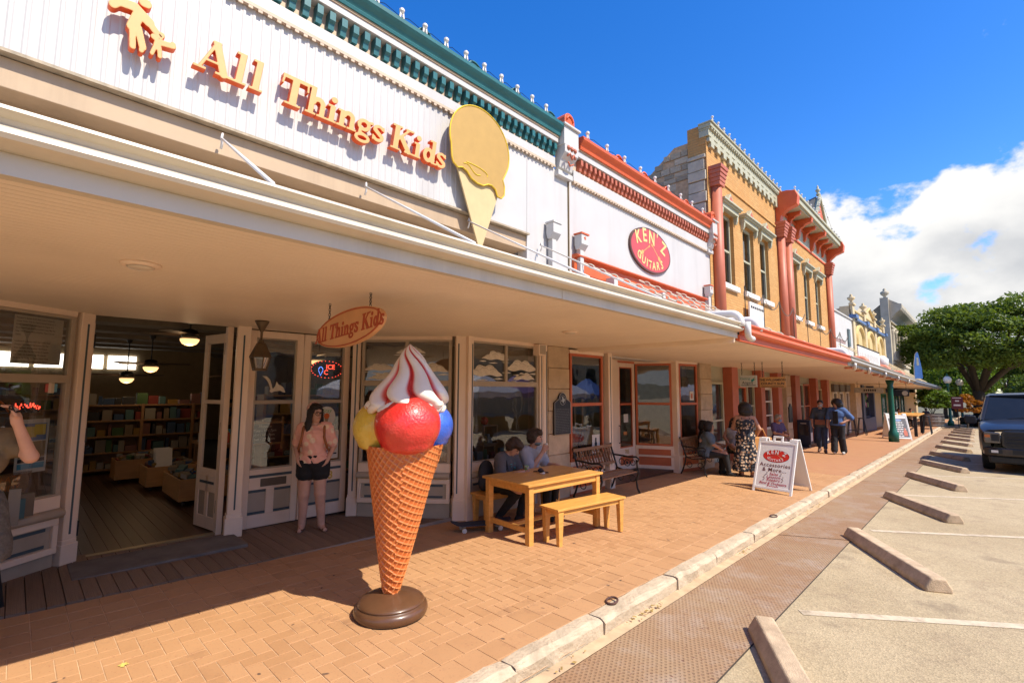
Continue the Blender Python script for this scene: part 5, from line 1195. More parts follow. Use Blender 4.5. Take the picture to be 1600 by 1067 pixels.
stone_me = brick_me.copy(); stone_me.name = 'stone'; stone_me.materials.clear(); stone_me.materials.append(m_rubble)
for o in sw.children: o.data = stone_me
m_quoin = mat('quoin_limestone', (.52, .45, .34), .85, var=.15, vscale=4, bump=.8, bscale=20, dirt=.3)
z = 5.6; i = 0
while z < 8.9:
    h = rs.uniform(.26, .42); q = MB(); q.box(-5.98, -5.47 + .04 * (i % 2), 13.93 - .02 * (i % 2), 14.2, z + .01, min(z + h, 8.9) - .01); q.build('quoin', m_quoin, sw, bevel=.02); z += h; i += 1
cap_pilaster(bb, 14.32); cap_pilaster(bb, 20.95)
# --- second one
b2 = thing('bracketed_brick_building', 'amber brick building with a deep orange bracketed cornice and a small gable on top', 'building', (-5.4, 25.7, -.45))
H2 = [(22.62, 23.62, 4.98, 7.32), (24.78, 25.80, 4.98, 7.32), (26.92, 27.95, 4.98, 7.32)]
q = MB(); wall_with_holes(q, -5.40, 21.42, 29.98, 2.5, 9.4, H2, .35); q.build('front_wall', m_amber, b2)
for a, b, c, d in H2: sash_window(b2, -5.40, a, b, c, d, m_green)
q = MB(); q.box(-5.6, -5.35, 21.42, 29.98, 8.42, 8.50); q.box(-5.6, -5.33, 21.42, 29.98, 9.10, 9.18); q.build('orange_course', m_orange, b2)
q = MB(); q.box(-5.6, -5.38, 21.42, 29.98, 8.5005, 9.0995); q.build('frieze_board', m_green, b2)
q = MB(); q.box(-5.6, -4.72, 20.9, 30.1, 9.40, 9.62); q.box(-5.6, -4.66, 20.85, 30.15, 9.6205, 9.72); q.box(-5.6, -4.80, 20.95, 30.05, 9.33, 9.3995); q.build('cornice', m_green, b2, bevel=.01)
brk = [(0, 0), (.10, .02), (.16, .12), (.22, .40), (.42, .58), (.66, .64), (.70, .82), (0, .82)]
def bracket(y, s, w, name='cornice_bracket', m=m_orange):
    q = MB(); q.prism([(a * s, (b - .82) * s) for a, b in brk], (-5.40, y + w / 2, 9.328), (1, 0, 0), (0, 0, 1), w); o = q.build(name, m, b2, fix=True, bevel=.012)
    q = MB(); q.tube([(-5.40 + .30 * s + .07 * s * cos(a), y - w / 2 - .004, 9.328 - .28 * s + .07 * s * sin(a)) for a in LS(0, 6.28, 12)[:-1]], .018 * s, 5, closed=True); q.build('scroll', m, o, smooth=True)
for y in (23.75, 26.35): bracket(y, 1.0, .26)
for y in (22.5, 25.1, 27.7, 28.7): bracket(y, .78, .18)
def end_block(y):
    q = MB(); q.prism([(0, -1.0), (.14, -.9), (.2, -.55), (.42, -.35), (.78, -.22), (.82, .12), (.74, .34), (.45, .42), (0, .42)], (-5.40, y + .17, 9.33), (1, 0, 0), (0, 0, 1), .34); q.build('end_bracket', m_orange, b2, fix=True, bevel=.02)
end_block(20.98); end_block(29.98)
q = MB(); q.prism([(25.2, 9.722), (27.75, 9.722), (26.48, 11.15)], (-5.05, 0, 0), (0, 1, 0), (0, 0, 1), .12); q.prism([(25.1, 9.73), (25.3, 9.73), (26.48, 11.05), (27.66, 9.73), (27.86, 9.73), (26.48, 11.28)], (-4.929, 0, 0), (0, 1, 0), (0, 0, 1), .09); g_ = q.build('gable', m_green, b2, fix=True)
q = MB(); q.prism([(25.75, 9.95), (27.2, 9.95), (26.48, 10.75)], (-4.9295, 0, 0), (0, 1, 0), (0, 0, 1), .03); q.build('gable_panel', m_orange, g_)
q = MB(); q.poly([(-5.05, 25.15, 9.72), (-5.05, 26.48, 11.22), (-8.5, 26.48, 10.2), (-8.5, 25.15, 9.7)]); q.poly([(-5.05, 27.8, 9.72), (-8.5, 27.8, 9.7), (-8.5, 26.48, 10.2), (-5.05, 26.48, 11.22)]); q.build('gable_roof', mat('slate', (.16, .15, .13), .8, var=.2), b2)
MB().lathe([(.05, 11.2), (.10, 11.28), (.05, 11.35), (.07, 11.42), (.12, 11.5), (.04, 11.58), (.05, 11.66), (.0, 11.78)], (-4.96, 26.48, 0), 12).build('finial', m_green, g_, smooth=True)
cap_pilaster(b2, 21.95); cap_pilaster(b2, 29.55)
q = MB(); q.box(-5.45, -5.36, 21.36, 21.62, 4.0, 8.0); q.build('white_strip', m_sill, b2)
q = MB(); q.box(-5.9, -5.402, 21.42, 29.98, 8.6, 9.34); q.box(-14, -5.6, 29.7, 29.95, 2.5, 8.8); q.build('rear_wall', m_amber, b2)
# --- plain white building, cream one with arches, grey one with the heavy cornice
wb = thing('white_building', 'low plain white plastered building between the brick front and the cream arches', 'building', (-5.4, 33, -.6))
q = MB(); q.box(-9, -5.40, 30.0, 36.15, 2.4, 6.20); q.build('wall', m_white2, wb)
q = MB(); q.box(-5.5, -5.33, 30.0, 36.15, 6.2005, 6.27); q.build('coping', m_white2, wb)
q = MB(); q.box(-5.40, -5.31, 34.4, 34.95, 4.45, 5.5); q.build('shutter', mat('faded_banner', (.12, .16, .16), .7, var=.4, vscale=3), wb)
q = MB()
for y in np.arange(31.0, 33.8, .32): q.tube([(-5.395, y + .13 * cos(a), 4.62 + .10 * sin(a)) for a in LS(0, 6.28, 9)[:-1]], .018, 4, closed=True)
q.build('painted_scroll', mat('faded_red', (.35, .2, .18), .8), wb)
m_creamb = mat('cream_masonry', (.58, .46, .27), .75, var=.1, vscale=3, dirt=.2); m_yel2 = mat('yellow_ochre_trim', (.58, .42, .17), .7, var=.1); m_bblue = mat('blue_band_paint', (.10, .17, .32), .6, var=.2)
cb = thing('arched_building', 'cream and ochre building front with blue band, three arches and stepped parapet', 'building', (-5.4, 43.3, -.8))
q = MB(); q.box(-6, -5.42, 36.18, 50.5, 2.3, 6.9); q.prism([(36.18, 6.9), (36.18, 7.15), (39.2, 7.1), (40.6, 7.25), (41.6, 7.25), (43.5, 7.95), (45.4, 7.25), (46.6, 7.25), (48, 7.05), (50.5, 7.1), (50.5, 6.9)], (-6, 0, 0), (0, 1, 0), (0, 0, 1), .55); q.build('wall', m_creamb, cb)
for y in (36.5, 40.9, 45.4, 50.2):
    q = MB(); q.box(-5.5, -5.30, y - .32, y + .32, 2.3, 7.2); q.box(-5.5, -5.22, y - .4, y + .4, 7.2005, 7.32); pl_ = q.build('pilaster', m_creamb, cb, bevel=.02)
    q = MB(); q.box(-5.5, -5.12, y - .45, y + .45, 6.36, 6.58); q.build('blue_cap', m_bblue, pl_)
    MB().lathe([(.10, 7.32), (.14, 7.36), (.06, 7.45), (.2, 7.6), (.22, 7.7), (.06, 7.78), (.1, 7.84), (0, 7.95)], (-5.4, y, 0), 12).build('urn', m_creamb, pl_, smooth=True)
q = MB(); q.box(-5.5, -5.20, 36.9, 50, 6.28, 6.44); q.build('blue_band', m_bblue, cb)
for y in (38.7, 43.15, 47.8):
    q = MB(); pts = [(y - 1.3, 4.2), (y - 1.3, 5.2)] + [(y + 1.3 * cos(a), 5.2 + .85 * sin(a)) for a in LS(PI, 0, 13)] + [(y + 1.3, 5.2), (y + 1.3, 4.2)]
    q.tube([(-5.39, a, b) for a, b in pts], .14, 6); ar = q.build('arch', m_yel2, cb)
    q = MB(); q.poly([(-5.415, a, b) for a, b in pts]); q.build('arch_infill', mat('arch_ochre', (.54, .41, .2), .8, var=.15), ar)
q = MB(); q.tube([(-5.40, 41.4, 7.2), (-5.40, 43.5, 7.85), (-5.40, 45.6, 7.2)], .10, 6); q.tube([(-5.40, 37, 6.95), (-5.40, 49.9, 6.95)], .06, 6); q.build('parapet_moulding', m_yel2, cb)
q = MB(); q.prism([(-6, 2.3), (-6, 7.05), (-6.6, 6.95), (-9, 5.8), (-9, 2.3)], (0, 36.2, 0), (1, 0, 0), (0, 0, 1), -.3); q.build('stone_side_wall', m_rubble, cb, fix=True)
m_greyb = mat('grey_cream_masonry', (.47, .42, .32), .8, var=.1, vscale=2, dirt=.25)
gb = thing('corniced_building', 'tall grey cream building with massive curved cornice and urn at the far end', 'building', (-5.4, 62, -1.2))
q = MB(); q.box(-6, -5.4, 54.5, 70, 2.2, 8.2); q.box(-5.9, -5.3, 54.3, 55.1, 2.2, 10.25); q.box(-5.9, -5.45, 55.1, 70, 8.2, 9.9); q.build('wall', m_greyb, gb)
q = MB(); q.loft([(-5.6, 8.1), (-5.25, 8.1), (-5.2, 8.35), (-4.9, 8.75), (-4.5, 9.1), (-4.4, 9.3), (-4.4, 9.6), (-4.6, 9.65), (-5.6, 10.3)], [(0, 54.6, 0), (0, 70.2, 0)], (1, 0, 0), (0, 0, 1)); q.build('cornice', m_greyb, gb, fix=True)
for i in range(7):
    y = 56 + i * 2.2; q = MB(); q.lathe([(.28, 4.6), (.2, 4.8), (.18, 7.2), (.3, 7.5)], (-5.35, y, 0), 10); q.build('half_column', m_greyb, gb, smooth=True)
for i in range(6):
    y = 57.1 + i * 2.2; q = MB(); q.prism([(y - .5, 4.9), (y + .5, 4.9), (y + .5, 6.8), (y, 7.2), (y - .5, 6.8)], (-5.398, 0, 0), (0, 1, 0), (0, 0, 1), .02); q.build('window', m_upglass, gb)
q = MB(); q.box(-5.5, -5.2, 54.8, 70, 7.6, 7.75); q.box(-5.5, -5.25, 54.8, 70, 4.3, 4.5); q.build('moulding', m_greyb, gb)
MB().lathe([(.15, 10.25), (.1, 10.4), (.3, 10.6), (.34, 10.8), (.1, 10.95), (.14, 11.05), (0, 11.2)], (-5.55, 54.7, 0), 12).build('urn', m_greyb, gb, smooth=True)
q = MB(); q.prism([(-5.9, 2.2), (-5.9, 9.8), (-6.6, 9.2), (-7.2, 8.9), (-9, 8.5), (-9, 2.2)], (0, 55.0, 0), (1, 0, 0), (0, 0, 1), -.3); q.build('stone_side_wall', m_rubble, gb, fix=True)
# canopies and shopfronts farther along
m_grgut = mat('galvanised_gutter', (.42, .39, .34), .45, metal=.3, var=.1)
def plain_canopy(name, label, y0, y1, zt0, zt1, mg, msf, xb=-5.5):
    t = thing(name, label, 'canopy', (-2.5, (y0 + y1) / 2, zt0))
    orange_gutter(y0, y1, zt0, zt1, mg, t, h=.25)
    soffit_boards(y0, y1, zt0 - .265, zt1 - .265, t, msf, x1=xb, n=14)
    q = MB(); q.poly([(-2.5, y0, zt0 - .03), (-2.5, y1, zt1 - .03), (xb, y1, zt1 + .3), (xb, y0, zt0 + .3)]); q.build('canopy_roof', _mats['roof_sheet'], t); return t
m_soffit2 = mat('soffit_paint_far', (.66, .54, .41), .5, var=.06)
c2 = plain_canopy('canopy', 'long canopy with grey metal gutter in front of the brick and white buildings', 15.8, 34.55, 2.76, 2.50, m_grgut, m_soffit2)
c3 = plain_canopy('canopy', 'far canopy with slate blue gutter beyond the green post', 34.6, 60.5, 2.47, 2.25, mat('slate_gutter', (.16, .19, .25), .5), m_soffit2)
c4 = plain_canopy('canopy', 'farthest pale canopy edge before the big tree', 61.0, 76, 1.95, 1.8, m_pipe, m_soffit2)
for i, y in enumerate((16.4, 18.9, 22.6, 26.6, 31.0)):
    q = MB(); z = 2.76 - .0139 * (y - 15.8); q.tube([(-2.44, y, z - .17), (-2.44, y, z - .24), (-2.46, y + .1, z - .30), (-2.50, y + .3, z - .32), (-2.5, y + .42, z - .26)], .045, 8); q.build('gutter_spout', m_pipe, c2, smooth=True)
m_coral = mat('coral_pipe', (.58, .20, .11), .5, var=.08)
for i, y in enumerate((19.0, 24.2, 29.4)): elbow_pipe(y, -5.2, 2.95, -2.52, 2.88 - .0139 * (y - 15.8), .10, m_coral, c2, .03)
for y in np.arange(16.6, 34, 1.7):
    q = MB(); z = 2.49 - .0139 * (y - 15.8); q.lathe([(.0, z - .05), (.09, z - .045), (.11, z - .02), (.11, z + .01)], (-2.62, y, 0), 10); q.build('bracket_cap', m_coral, c2, smooth=True)
for k, (y, dx) in enumerate(((33.5, .0), (36.5, 0), (39.5, 0), (42.5, 0), (45.5, 0))):
    q = MB(); q.tube([(-5.35, y - 2, 4.4), (-2.6, y, 2.45)], .03, 5); q.build('tie_rod', m_creamb, c3)
# dark festoon chain over the canopy in front of the brick building
def festoon(y0, y1, z, n, label):
    t = thing('festoon_chain', label, 'chain', (-4.6, y0, z), 0, 'black festoon chains'); lk2 = _fest
    for k in range(n):
        a, b = y0 + (y1 - y0) * k / n, y0 + (y1 - y0) * (k + 1) / n; m_ = 18
        pts = [Vector((-4.6, a + (b - a) * i / m_, z - .35 * 4 * (i / m_) * (1 - i / m_))) for i in range(m_ + 1)]
        for i in range(m_):
            d = pts[i + 1] - pts[i]; inst(lk2, 'chain_link', MT((pts[i] + pts[i + 1]) / 2) @ d.to_track_quat('X', 'Z').to_matrix().to_4x4() @ MR(PI / 2 * (i % 2), 4, 'X') @ MSC(d.length / .088 * .62, 4), t)
        q = MB(); q.tube([(-4.6, a, z + .03), (-4.6, a, z - 1.6)], .012, 6); q.build('chain_post', m_iron, t)
_fq = MB(); _fq.tube([(.052 * cos(a), .03 * sin(a), 0) for a in LS(0, 6.2832, 11)[:-1]], .009, 4, closed=True); _fest = _fq.mesh('chain_link', mat('grey_iron', (.14, .12, .10), .6), True)
festoon(14.3, 21.0, 4.75, 4, 'black festoon chain strung in front of the first brick front'); festoon(21.3, 29.5, 4.6, 4, 'black festoon chain strung in front of the second brick front')
wsb = thing('white_board', 'white printed board on the canopy roof below the middle brick window', 'sign', (-5.2, 17.0, 4.4))
q = MB(); q.box(-5.25, -5.2, 16.6, 18.1, 4.0, 4.72); q.build('board', m_sill, wsb); q = MB(); q.box(-5.1995, -5.196, 16.7, 18.0, 4.08, 4.35); q.build('pale_print', mat('pale_blue_print', (.5, .56, .62), .7), wsb)
q = MB()
for i in range(7): q.box(-5.1995, -5.196, 16.7 + i * .19, 16.84 + i * .19, 4.52, 4.60)
q.build('dark_print', m_ink, wsb)
wsb2 = thing('white_board', 'large white board with faint grey lettering standing on the grey canopy', 'sign', (-2.7, 21.7, 2.7))
f_ = Fr((-2.75, 19.3), (-2.75, 24.1)); q = MB(); f_.bx(q, 0, f_.L, 2.62, 3.30, -.03, 0); q.build('board', m_sill, wsb2); q = MB(); f_.bx(q, 0, f_.L, 3.3005, 3.34, -.04, .01); q.build('board_edge', m_dark, wsb2)
q = MB()
for i in range(13): f_.bx(q, .3 + i * .33, .5 + i * .33, 2.9 - .05 * (i % 3), 3.12, .001, .004)
q.build('faint_print', mat('faint_grey_print', (.5, .49, .47), .7), wsb2)
# --- walls of the farther shops
def shop_unit(name, label, y0, y1, x, zt, m_wall):
    t = thing(name, label, 'shop front', (x, (y0 + y1) / 2, zg((y0 + y1) / 2)))
    q = MB(); q.box(x - .3, x - .12, y0, y1, zg(y1) - .3, zt); q.build('wall', m_wall, t); return t
def opening(t, x, y0, y1, z0, z1, mf, door=False, mull=1, dark=True):
    q = MB(); w = .07; X = x - .12
    for a, b, c, d in ((y0, y0 + w, z0, z1), (y1 - w, y1, z0, z1), (y0 + w, y1 - w, z1 - w, z1), (y0 + w, y1 - w, z0, z0 + (w if not door else .5))): q.box(X, X + .08, a, b, c, d)
    for i in range(1, mull + 1): z = z0 + (z1 - z0) * i / (mull + 1); q.box(X + .01, X + .07, y0 + w, y1 - w, z - .025, z + .025)
    o = q.build('door' if door else 'window', mf, t, bevel=.006)
    q = MB(); q.box(X + .002, X + .02, y0 + w, y1 - w, z0 + (w if not door else .5), z1 - w); q.build('pane', m_shopdark, o); return o
m_shopdark = mat('dark_shop_glass', (.035, .035, .035), .06, spec=.6, var=.4, vscale=2)
m_tan = mat('tan_wall', (.46, .36, .22), .7, var=.08, dirt=.15); m_navy = mat('navy_trim', (.05, .07, .13), .5)
u1 = shop_unit('shop_front', 'sage green shop front with rust red posts beside the two hanging signs', 13.05, 21.3, -5.35, 2.5, m_green)
opening(u1, -5.35, 13.45, 14.55, -.15, 2.05, m_green, True); opening(u1, -5.35, 15.7, 16.5, -.2, 1.95, m_trimorange, True); opening(u1, -5.35, 16.6, 17.3, .5, 2.1, m_green); opening(u1, -5.35, 17.85, 19.2, .45, 1.9, m_sill, mull=2)
for a, b in ((14.75, 15.25), (17.38, 17.78), (19.3, 19.75)):
    q = MB(); q.box(-5.47, -5.20, a, b, -.5, 2.5); q.build('post', m_rust, u1, bevel=.01)
stone_pier(20.3, 20.95, -5.2, -.5, 2.42, u1)
u2 = shop_unit('shop_front', 'tan shop front with rust posts behind the two walking women', 21.3, 29.0, -5.35, 2.42, m_green)
opening(u2, -5.35, 21.0, 21.5, .2, 2.2, mat('blue_window', (.08, .2, .3), .4)); opening(u2, -5.35, 22.6, 23.6, .2, 2.1, m_green); opening(u2, -5.35, 23.7, 24.7, .2, 2.1, m_trimorange); opening(u2, -5.35, 26, 27, -.4, 1.9, m_tan, True)
for a, b in ((21.62, 22.3), (25.0, 25.4), (27.2, 27.7)):
    q = MB(); q.box(-5.47, -5.20, a, b, -.6, 2.42); q.build('post', m_rust, u2, bevel=.01)
u3 = shop_unit('shop_front', 'cream shop front with three narrow dark doorways under grey transoms', 29.0, 36.1, -5.35, 2.40, m_creamb)
for a in (29.6, 31.2, 32.9): opening(u3, -5.35, a, a + .9, -.5, 1.75, m_sill, True)
for a in (29.5, 31.1, 32.8): q = MB(); q.box(-5.47, -5.33, a, a + 1.1, 1.76, 2.15); q.build('transom_box', mat('grey_transom', (.13, .12, .11), .7), u3)
q = MB(); q.box(-5.47, -5.15, 34.3, 36.0, -.7, 2.35); q.build('pier', m_pier, u3, bevel=.02)
u4 = shop_unit('shop_front', 'blue framed shop front with coloured goods in its window, behind the sandwich board', 36.1, 45, -5.35, 2.3, m_tan)
q = MB(); q.box(-5.47, -5.1, 36.3, 37.0, -.8, 2.3); q.box(-5.47, -5.1, 40.5, 41, -.8, 2.3); q.box(-5.47, -5.1, 37, 40.5, -.8, .1); q.build('blue_frame', m_navy, u4); opening(u4, -5.3, 37.0, 40.5, .1, 2.0, m_navy, mull=0)
rs = random.Random(2)
for i in range(16):
    q = MB(); y = rs.uniform(37.2, 40.2); z = rs.uniform(.2, 1.6); w = rs.uniform(.1, .3); c = rs.choice([(.4, .08, .1), (.5, .3, .1), (.15, .25, .12), (.5, .4, .35), (.3, .1, .25)]); q.obox((-5.38, y, z), (.03, 0, 0), (0, w / 2, 0), (0, 0, rs.uniform(.06, .2))); q.build('display_goods', mat('goods_%d' % i, c, .7), u4, bevel=.02)
u5 = shop_unit('shop_front', 'farthest tan shop front with teal door frame near the barrel planter', 45, 78, -5.35, 2.2, m_tan)
for a in (47, 51, 55.5, 60): opening(u5, -5.35, a, a + 2.4, -.8, 1.6, mat('teal_door', (.03, .18, .16), .5), True)
q = MB(); q.box(-5.5, -4.6, 50, 58, 1.7, 1.95); q.build('awning_band', m_navy, u5)
# --- hanging boards of the next shops
def board_sign(name, label, x0, x1, y, z0, z1, mface, ztop, tilt=0.0):
    t = thing(name, label, 'sign', ((x0 + x1) / 2, y, ztop)); q = MB(); q.box(x0, x1, y, y + .04, z0, z1); q.build('board', mface, t, bevel=.006)
    for s in (.12, .88):
        x = x0 + (x1 - x0) * s; q = MB(); n = 6
        for i in range(n):
            a, b = z1 + (ztop - z1) * i / n, z1 + (ztop - z1) * (i + 1) / n; q.tube([(x + (.012 * cos(u) if i % 2 else 0), y + .02 + (0 if i % 2 else .012 * cos(u)), (a + b) / 2 + (b - a) * .65 * sin(u)) for u in LS(0, 6.28, 9)[:-1]], .004, 4, closed=True)
        q.build('chain', m_dark, t)
    return t
s1 = board_sign('hanging_sign', 'pale grey hanging board reading Visiting Angels with a teal bird', -4.30, -3.90, 12.72, 1.89, 2.18, mat('pale_board', (.52, .54, .50), .6, var=.05), 2.52)
m_teal2 = mat('teal_print', (.03, .28, .26), .7)
text('Visiting', .085, m_teal2, (-4.18, 12.717, 2.10), (1, 0, 0), (0, 0, 1), s1, shear=.25); text('Angels', .10, m_ink, (-4.12, 12.717, 1.995), (1, 0, 0), (0, 0, 1), s1, shear=.1)
q = MB(); q.prism([(0, 0), (.05, .03), (.11, .09), (.07, .02), (.12, .03), (.06, -.02), (.03, -.05)], (-4.04, 12.7185, 2.06), (1, 0, 0), (0, 0, 1), .002); q.build('bird_print', m_teal2, s1)
q = MB(); q.box(-4.27, -3.93, 12.716, 12.7195, 1.925, 1.94); q.build('small_print', m_ink, s1)
s2 = board_sign('hanging_sign', 'tan wooden hanging board reading THE WILLIAMSON COUNTY SUN', -3.84, -3.26, 12.72, 1.88, 2.13, mat('tan_board', (.50, .27, .10), .6, var=.1), 2.52)
text('THE WILLIAMSON', .072, m_ink, (-3.55, 12.717, 2.06), (1, 0, 0), (0, 0, 1), s2, bold=.0022); text('COUNTY SUN', .08, m_ink, (-3.55, 12.717, 1.97), (1, 0, 0), (0, 0, 1), s2, bold=.0025); q = MB(); q.box(-3.80, -3.30, 12.716, 12.7195, 1.895, 1.91); q.build('fine_line', m_ink, s2)
s3 = board_sign('hanging_sign', 'pale hanging shop board left of the green post', -4.6, -3.4, 30.2, 1.72, 1.98, mat('faded_board', (.40, .38, .33), .7, var=.2), 2.3)
q = MB();
for i in range(6): q.box(-4.2 + i * .09, -4.14 + i * .09, 30.196, 30.199, 1.80, 1.90)
q.build('dark_print', m_ink, s3)
s4 = board_sign('hanging_sign', 'long black hanging board with a round cream badge right of the green post', -3.1, -1.95 - .35, 28.9, 1.58, 1.86, m_dark, 2.3)
q = MB(); q.poly([(-2.45 + .11 * cos(a), 28.896, 1.72 + .11 * sin(a)) for a in LS(0, 6.28, 20)[:-1]]); q.build('badge', m_creamb, s4)
# plaque on the far pier
pq2 = thing('plaque', 'dark metal plaque on the stone pier behind the white sandwich board', 'plaque', (-5.18, 20.6, 1.2)); q = MB(); q.prism([(-.22, 0), (.22, 0), (.22, .55)] + [(.12 * cos(a), .58 + .12 * sin(a)) for a in LS(.2, 2.9, 8)] + [(-.22, .55)], (-5.192, 20.62, .62), (0, 1, 0), (0, 0, 1), .03); q.build('plate', m_plq, pq2)
# --- strings of bulbs along the roof lines
m_clip = mat('bulb_clip_white', (.70, .66, .60), .4)
def clip_mesh():
    q = MB(); q.box(-.03, .03, -.006, .006, 0, .015); q.bar((0, -.022, .012), (0, -.012, .09), .012, .02); q.bar((0, .022, .012), (0, .012, .09), .012, .02); q.lathe([(.012, .06), (.03, .085), (.03, .105), (.016, .12), (0, .128)], (0, 0, 0), 8); return q.mesh('bulb', m_clip)
ck = clip_mesh()
def bulb_string(label, pts, sp, sc=1.0):
    t = thing('light_string', label, 'light string', pts[0], 0, 'bulb strings on the rooflines'); pts = [Vector(p) for p in pts]; wire = []
    for a, b in zip(pts[:-1], pts[1:]):
        n = max(1, int((b - a).length / sp))
        for i in range(n):
            p = a.lerp(b, i / n); inst(ck, 'bulb', MT(p) @ MSC(sc, 4), t); nx = a.lerp(b, (i + 1) / n)
            wire += [p + Vector((0, 0, .015)), p.lerp(nx, .3) + Vector((0, 0, .05 * sc)), p.lerp(nx, .7) + Vector((0, 0, .03 * sc))]
    q = MB(); q.tube(wire, .004 * sc, 4); q.build('wire', m_dark, t)
bulb_string('white bulbs on clips along the green cornice', [(-5.20, -.5, 6.705), (-5.20, 6.6, 6.705)], .36, 1.25)
bulb_string('white bulbs on clips along the orange cornice', [(-5.20, 7.5, 6.70), (-5.20, 13.7, 6.70)], .62, 1.35)
bulb_string('white bulbs on clips along the sage cornice of the brick building', [(-5.2, 14.0, 9.85), (-5.2, 21.4, 9.85)], .45, 1.3)
bulb_string('white bulbs on clips along the gable and deep orange cornice', [(-4.7, 21.0, 9.73), (-4.7, 25.1, 9.73), (-4.9, 26.48, 11.2), (-4.7, 27.8, 9.73), (-4.7, 30.1, 9.73)], .5, 1.3)
# the big ice cream cone
def attr_mat(name, fn, rough, coat=0.0, bump=0.0, bscale=60, spec=.5):
    m = bpy.data.materials.new(name); m.use_nodes = True; nt = m.node_tree; N = nt.nodes; L = nt.links; b = N['Principled BSDF']
    b.inputs['Roughness'].default_value = rough; b.inputs['Specular IOR Level'].default_value = spec
    if coat: b.inputs['Coat Weight'].default_value = coat; b.inputs['Coat Roughness'].default_value = .12
    at = N.new('ShaderNodeAttribute'); at.attribute_name = 'paint'; tc = N.new('ShaderNodeTexCoord')
    L.new(fn(N, L, at.outputs['Fac'], tc.outputs['Object']), b.inputs['Base Color'])
    if bump:
        nb = N.new('ShaderNodeTexNoise'); nb.inputs['Scale'].default_value = bscale; nb.inputs['Detail'].default_value = 4; L.new(tc.outputs['Object'], nb.inputs['Vector'])
        bp = N.new('ShaderNodeBump'); bp.inputs['Strength'].default_value = bump; bp.inputs['Distance'].default_value = .012; L.new(nb.outputs[0], bp.inputs['Height']); L.new(bp.outputs[0], b.inputs['Normal'])
    return m
def grid_obj(name, P, m, parent, attr=None, closed_u=True):
    """P[i][j] points, j round the axis"""
    n, k = P.shape[:2]; f = []
    for i in range(n - 1):
        for j in range(k if closed_u else k - 1):
            j2 = (j + 1) % k; f.append((i * k + j, i * k + j2, (i + 1) * k + j2, (i + 1) * k + j))
    me = bpy.data.meshes.new(name); me.from_pydata(P.reshape(-1, 3).tolist(), [], f); me.materials.append(m); me.polygons.foreach_set('use_smooth', [True] * len(me.polygons))
    if attr is not None:
        a = me.attributes.new('paint', 'FLOAT', 'POINT'); a.data.foreach_set('value', attr.reshape(-1).astype(np.float32))
    me.update(); o = bpy.data.objects.new(name, me); link(o); adopt(o, parent); return o
CB = NA([-3.50, 2.24, .018]); LAT = NA([.54, .84, 0.0]); FRONT = NA([.84, -.54, 0.0])      # statue base, its right and its front
ice = thing('ice_cream_statue', 'giant fibreglass ice cream cone with red scoop and striped swirl on a brown base', 'statue', CB)
m_choc = mat('brown_base_paint', (.105, .048, .022), .32, var=.1, vscale=9, coat=.25, dirt=.25)
MB().lathe([(.262, 0), (.284, .012), (.291, .035), (.288, .062), (.272, .082), (.258, .088), (.256, .093), (.262, .098), (.258, .106), (.235, .122), (.18, .142), (.12, .156), (.07, .165), (0, .168)], CB, 64).build('base', m_choc, ice, smooth=True)
z0, z1 = .15, 1.33
nz, nt_ = 250, 240; zz, th = np.meshgrid(LS(0, 1, nz), LS(0, 2 * np.pi, nt_, endpoint=False), indexing='ij')
r0, r1 = .052, .30; R = r0 + (r1 - r0) * zz ** .92
rho = .22 + 1.18 * zz; phi = th * .245
gx_, gy_ = rho * np.cos(phi - .5), rho * np.sin(phi - .5); sp_ = .047
def ridge(u): a = np.abs((u / sp_) % 1 - .5) * 2; return 1 - np.clip((a - .0) / .30, 0, 1)
rd = np.maximum(ridge(gx_), ridge(gy_)); seam = ((th - 3.4 + zz * 2.2) % (2 * np.pi)); lip = np.where(seam < 2.6, .016 * (1 - seam / 2.6), 0)
R = R + .0105 * rd ** .8 + lip
AX = lambda z: CB[None, None, :] + LAT * (.072 * ((z - z0) / 1.18))[..., None] + NA([0, 0, 1.0]) * z[..., None]
Zc = z0 + (z1 - z0) * zz
P = AX(Zc) + (np.cos(th) * R)[..., None] * FRONT + (np.sin(th) * R)[..., None] * LAT
m_waffle = attr_mat('waffle_paint', lambda N, L, a, v: mix_rgb(N, L, noise(N, L, v, 7, 5, .6, .35, .7), mix_rgb(N, L, a, (.56, .135, .028), (.76, .30, .095)), mix_rgb(N, L, a, (.50, .11, .02), (.70, .255, .07))), .38, coat=.3)
grid_obj('waffle_cone', P, m_waffle, ice, rd)
top = CB + LAT * .076
def scoop(name, cen, r, cols, seed):
    n, k = 70, 90; v, t = np.meshgrid(LS(.02, np.pi - .02, n), LS(0, 2 * np.pi, k, endpoint=False), indexing='ij')
    D = np.stack([np.sin(v) * np.cos(t), np.sin(v) * np.sin(t), np.cos(v)], -1); rr = np.full(v.shape, r)
    rs = np.random.RandomState(seed)
    for q in range(60):
        d = rs.normal(size=3); d /= np.linalg.norm(d); rr += r * .012 * rs.uniform(.3, 1) * np.exp(-((1 - D @ d) / rs.uniform(.004, .03)))
    low = np.clip((-D[..., 2] - .55) / .2, 0, 1); rr += r * .05 * np.exp(-((D[..., 2] + .72) / .10) ** 2) * (1 + .25 * np.sin(9 * t))
    P = cen + D * rr[..., None] * NA([1, 1, .95])
    m = attr_mat(name + '_paint', lambda N, L, a, vv: mix_rgb(N, L, noise(N, L, vv, 5, 6, .65, .42, .66), cols[0], cols[1]), .34, coat=.45, bump=.55, bscale=55)
    return grid_obj(name, P, m, ice, np.zeros(v.shape))
scoop('red_scoop', top + FRONT * .17 + LAT * .015 + (0, 0, 1.50), .262, ((.60, .022, .018), (.66, .05, .035)), 1)
scoop('yellow_scoop', top - FRONT * .04 - LAT * .20 + (0, 0, 1.47), .225, ((.62, .40, .025), (.66, .50, .10)), 2)
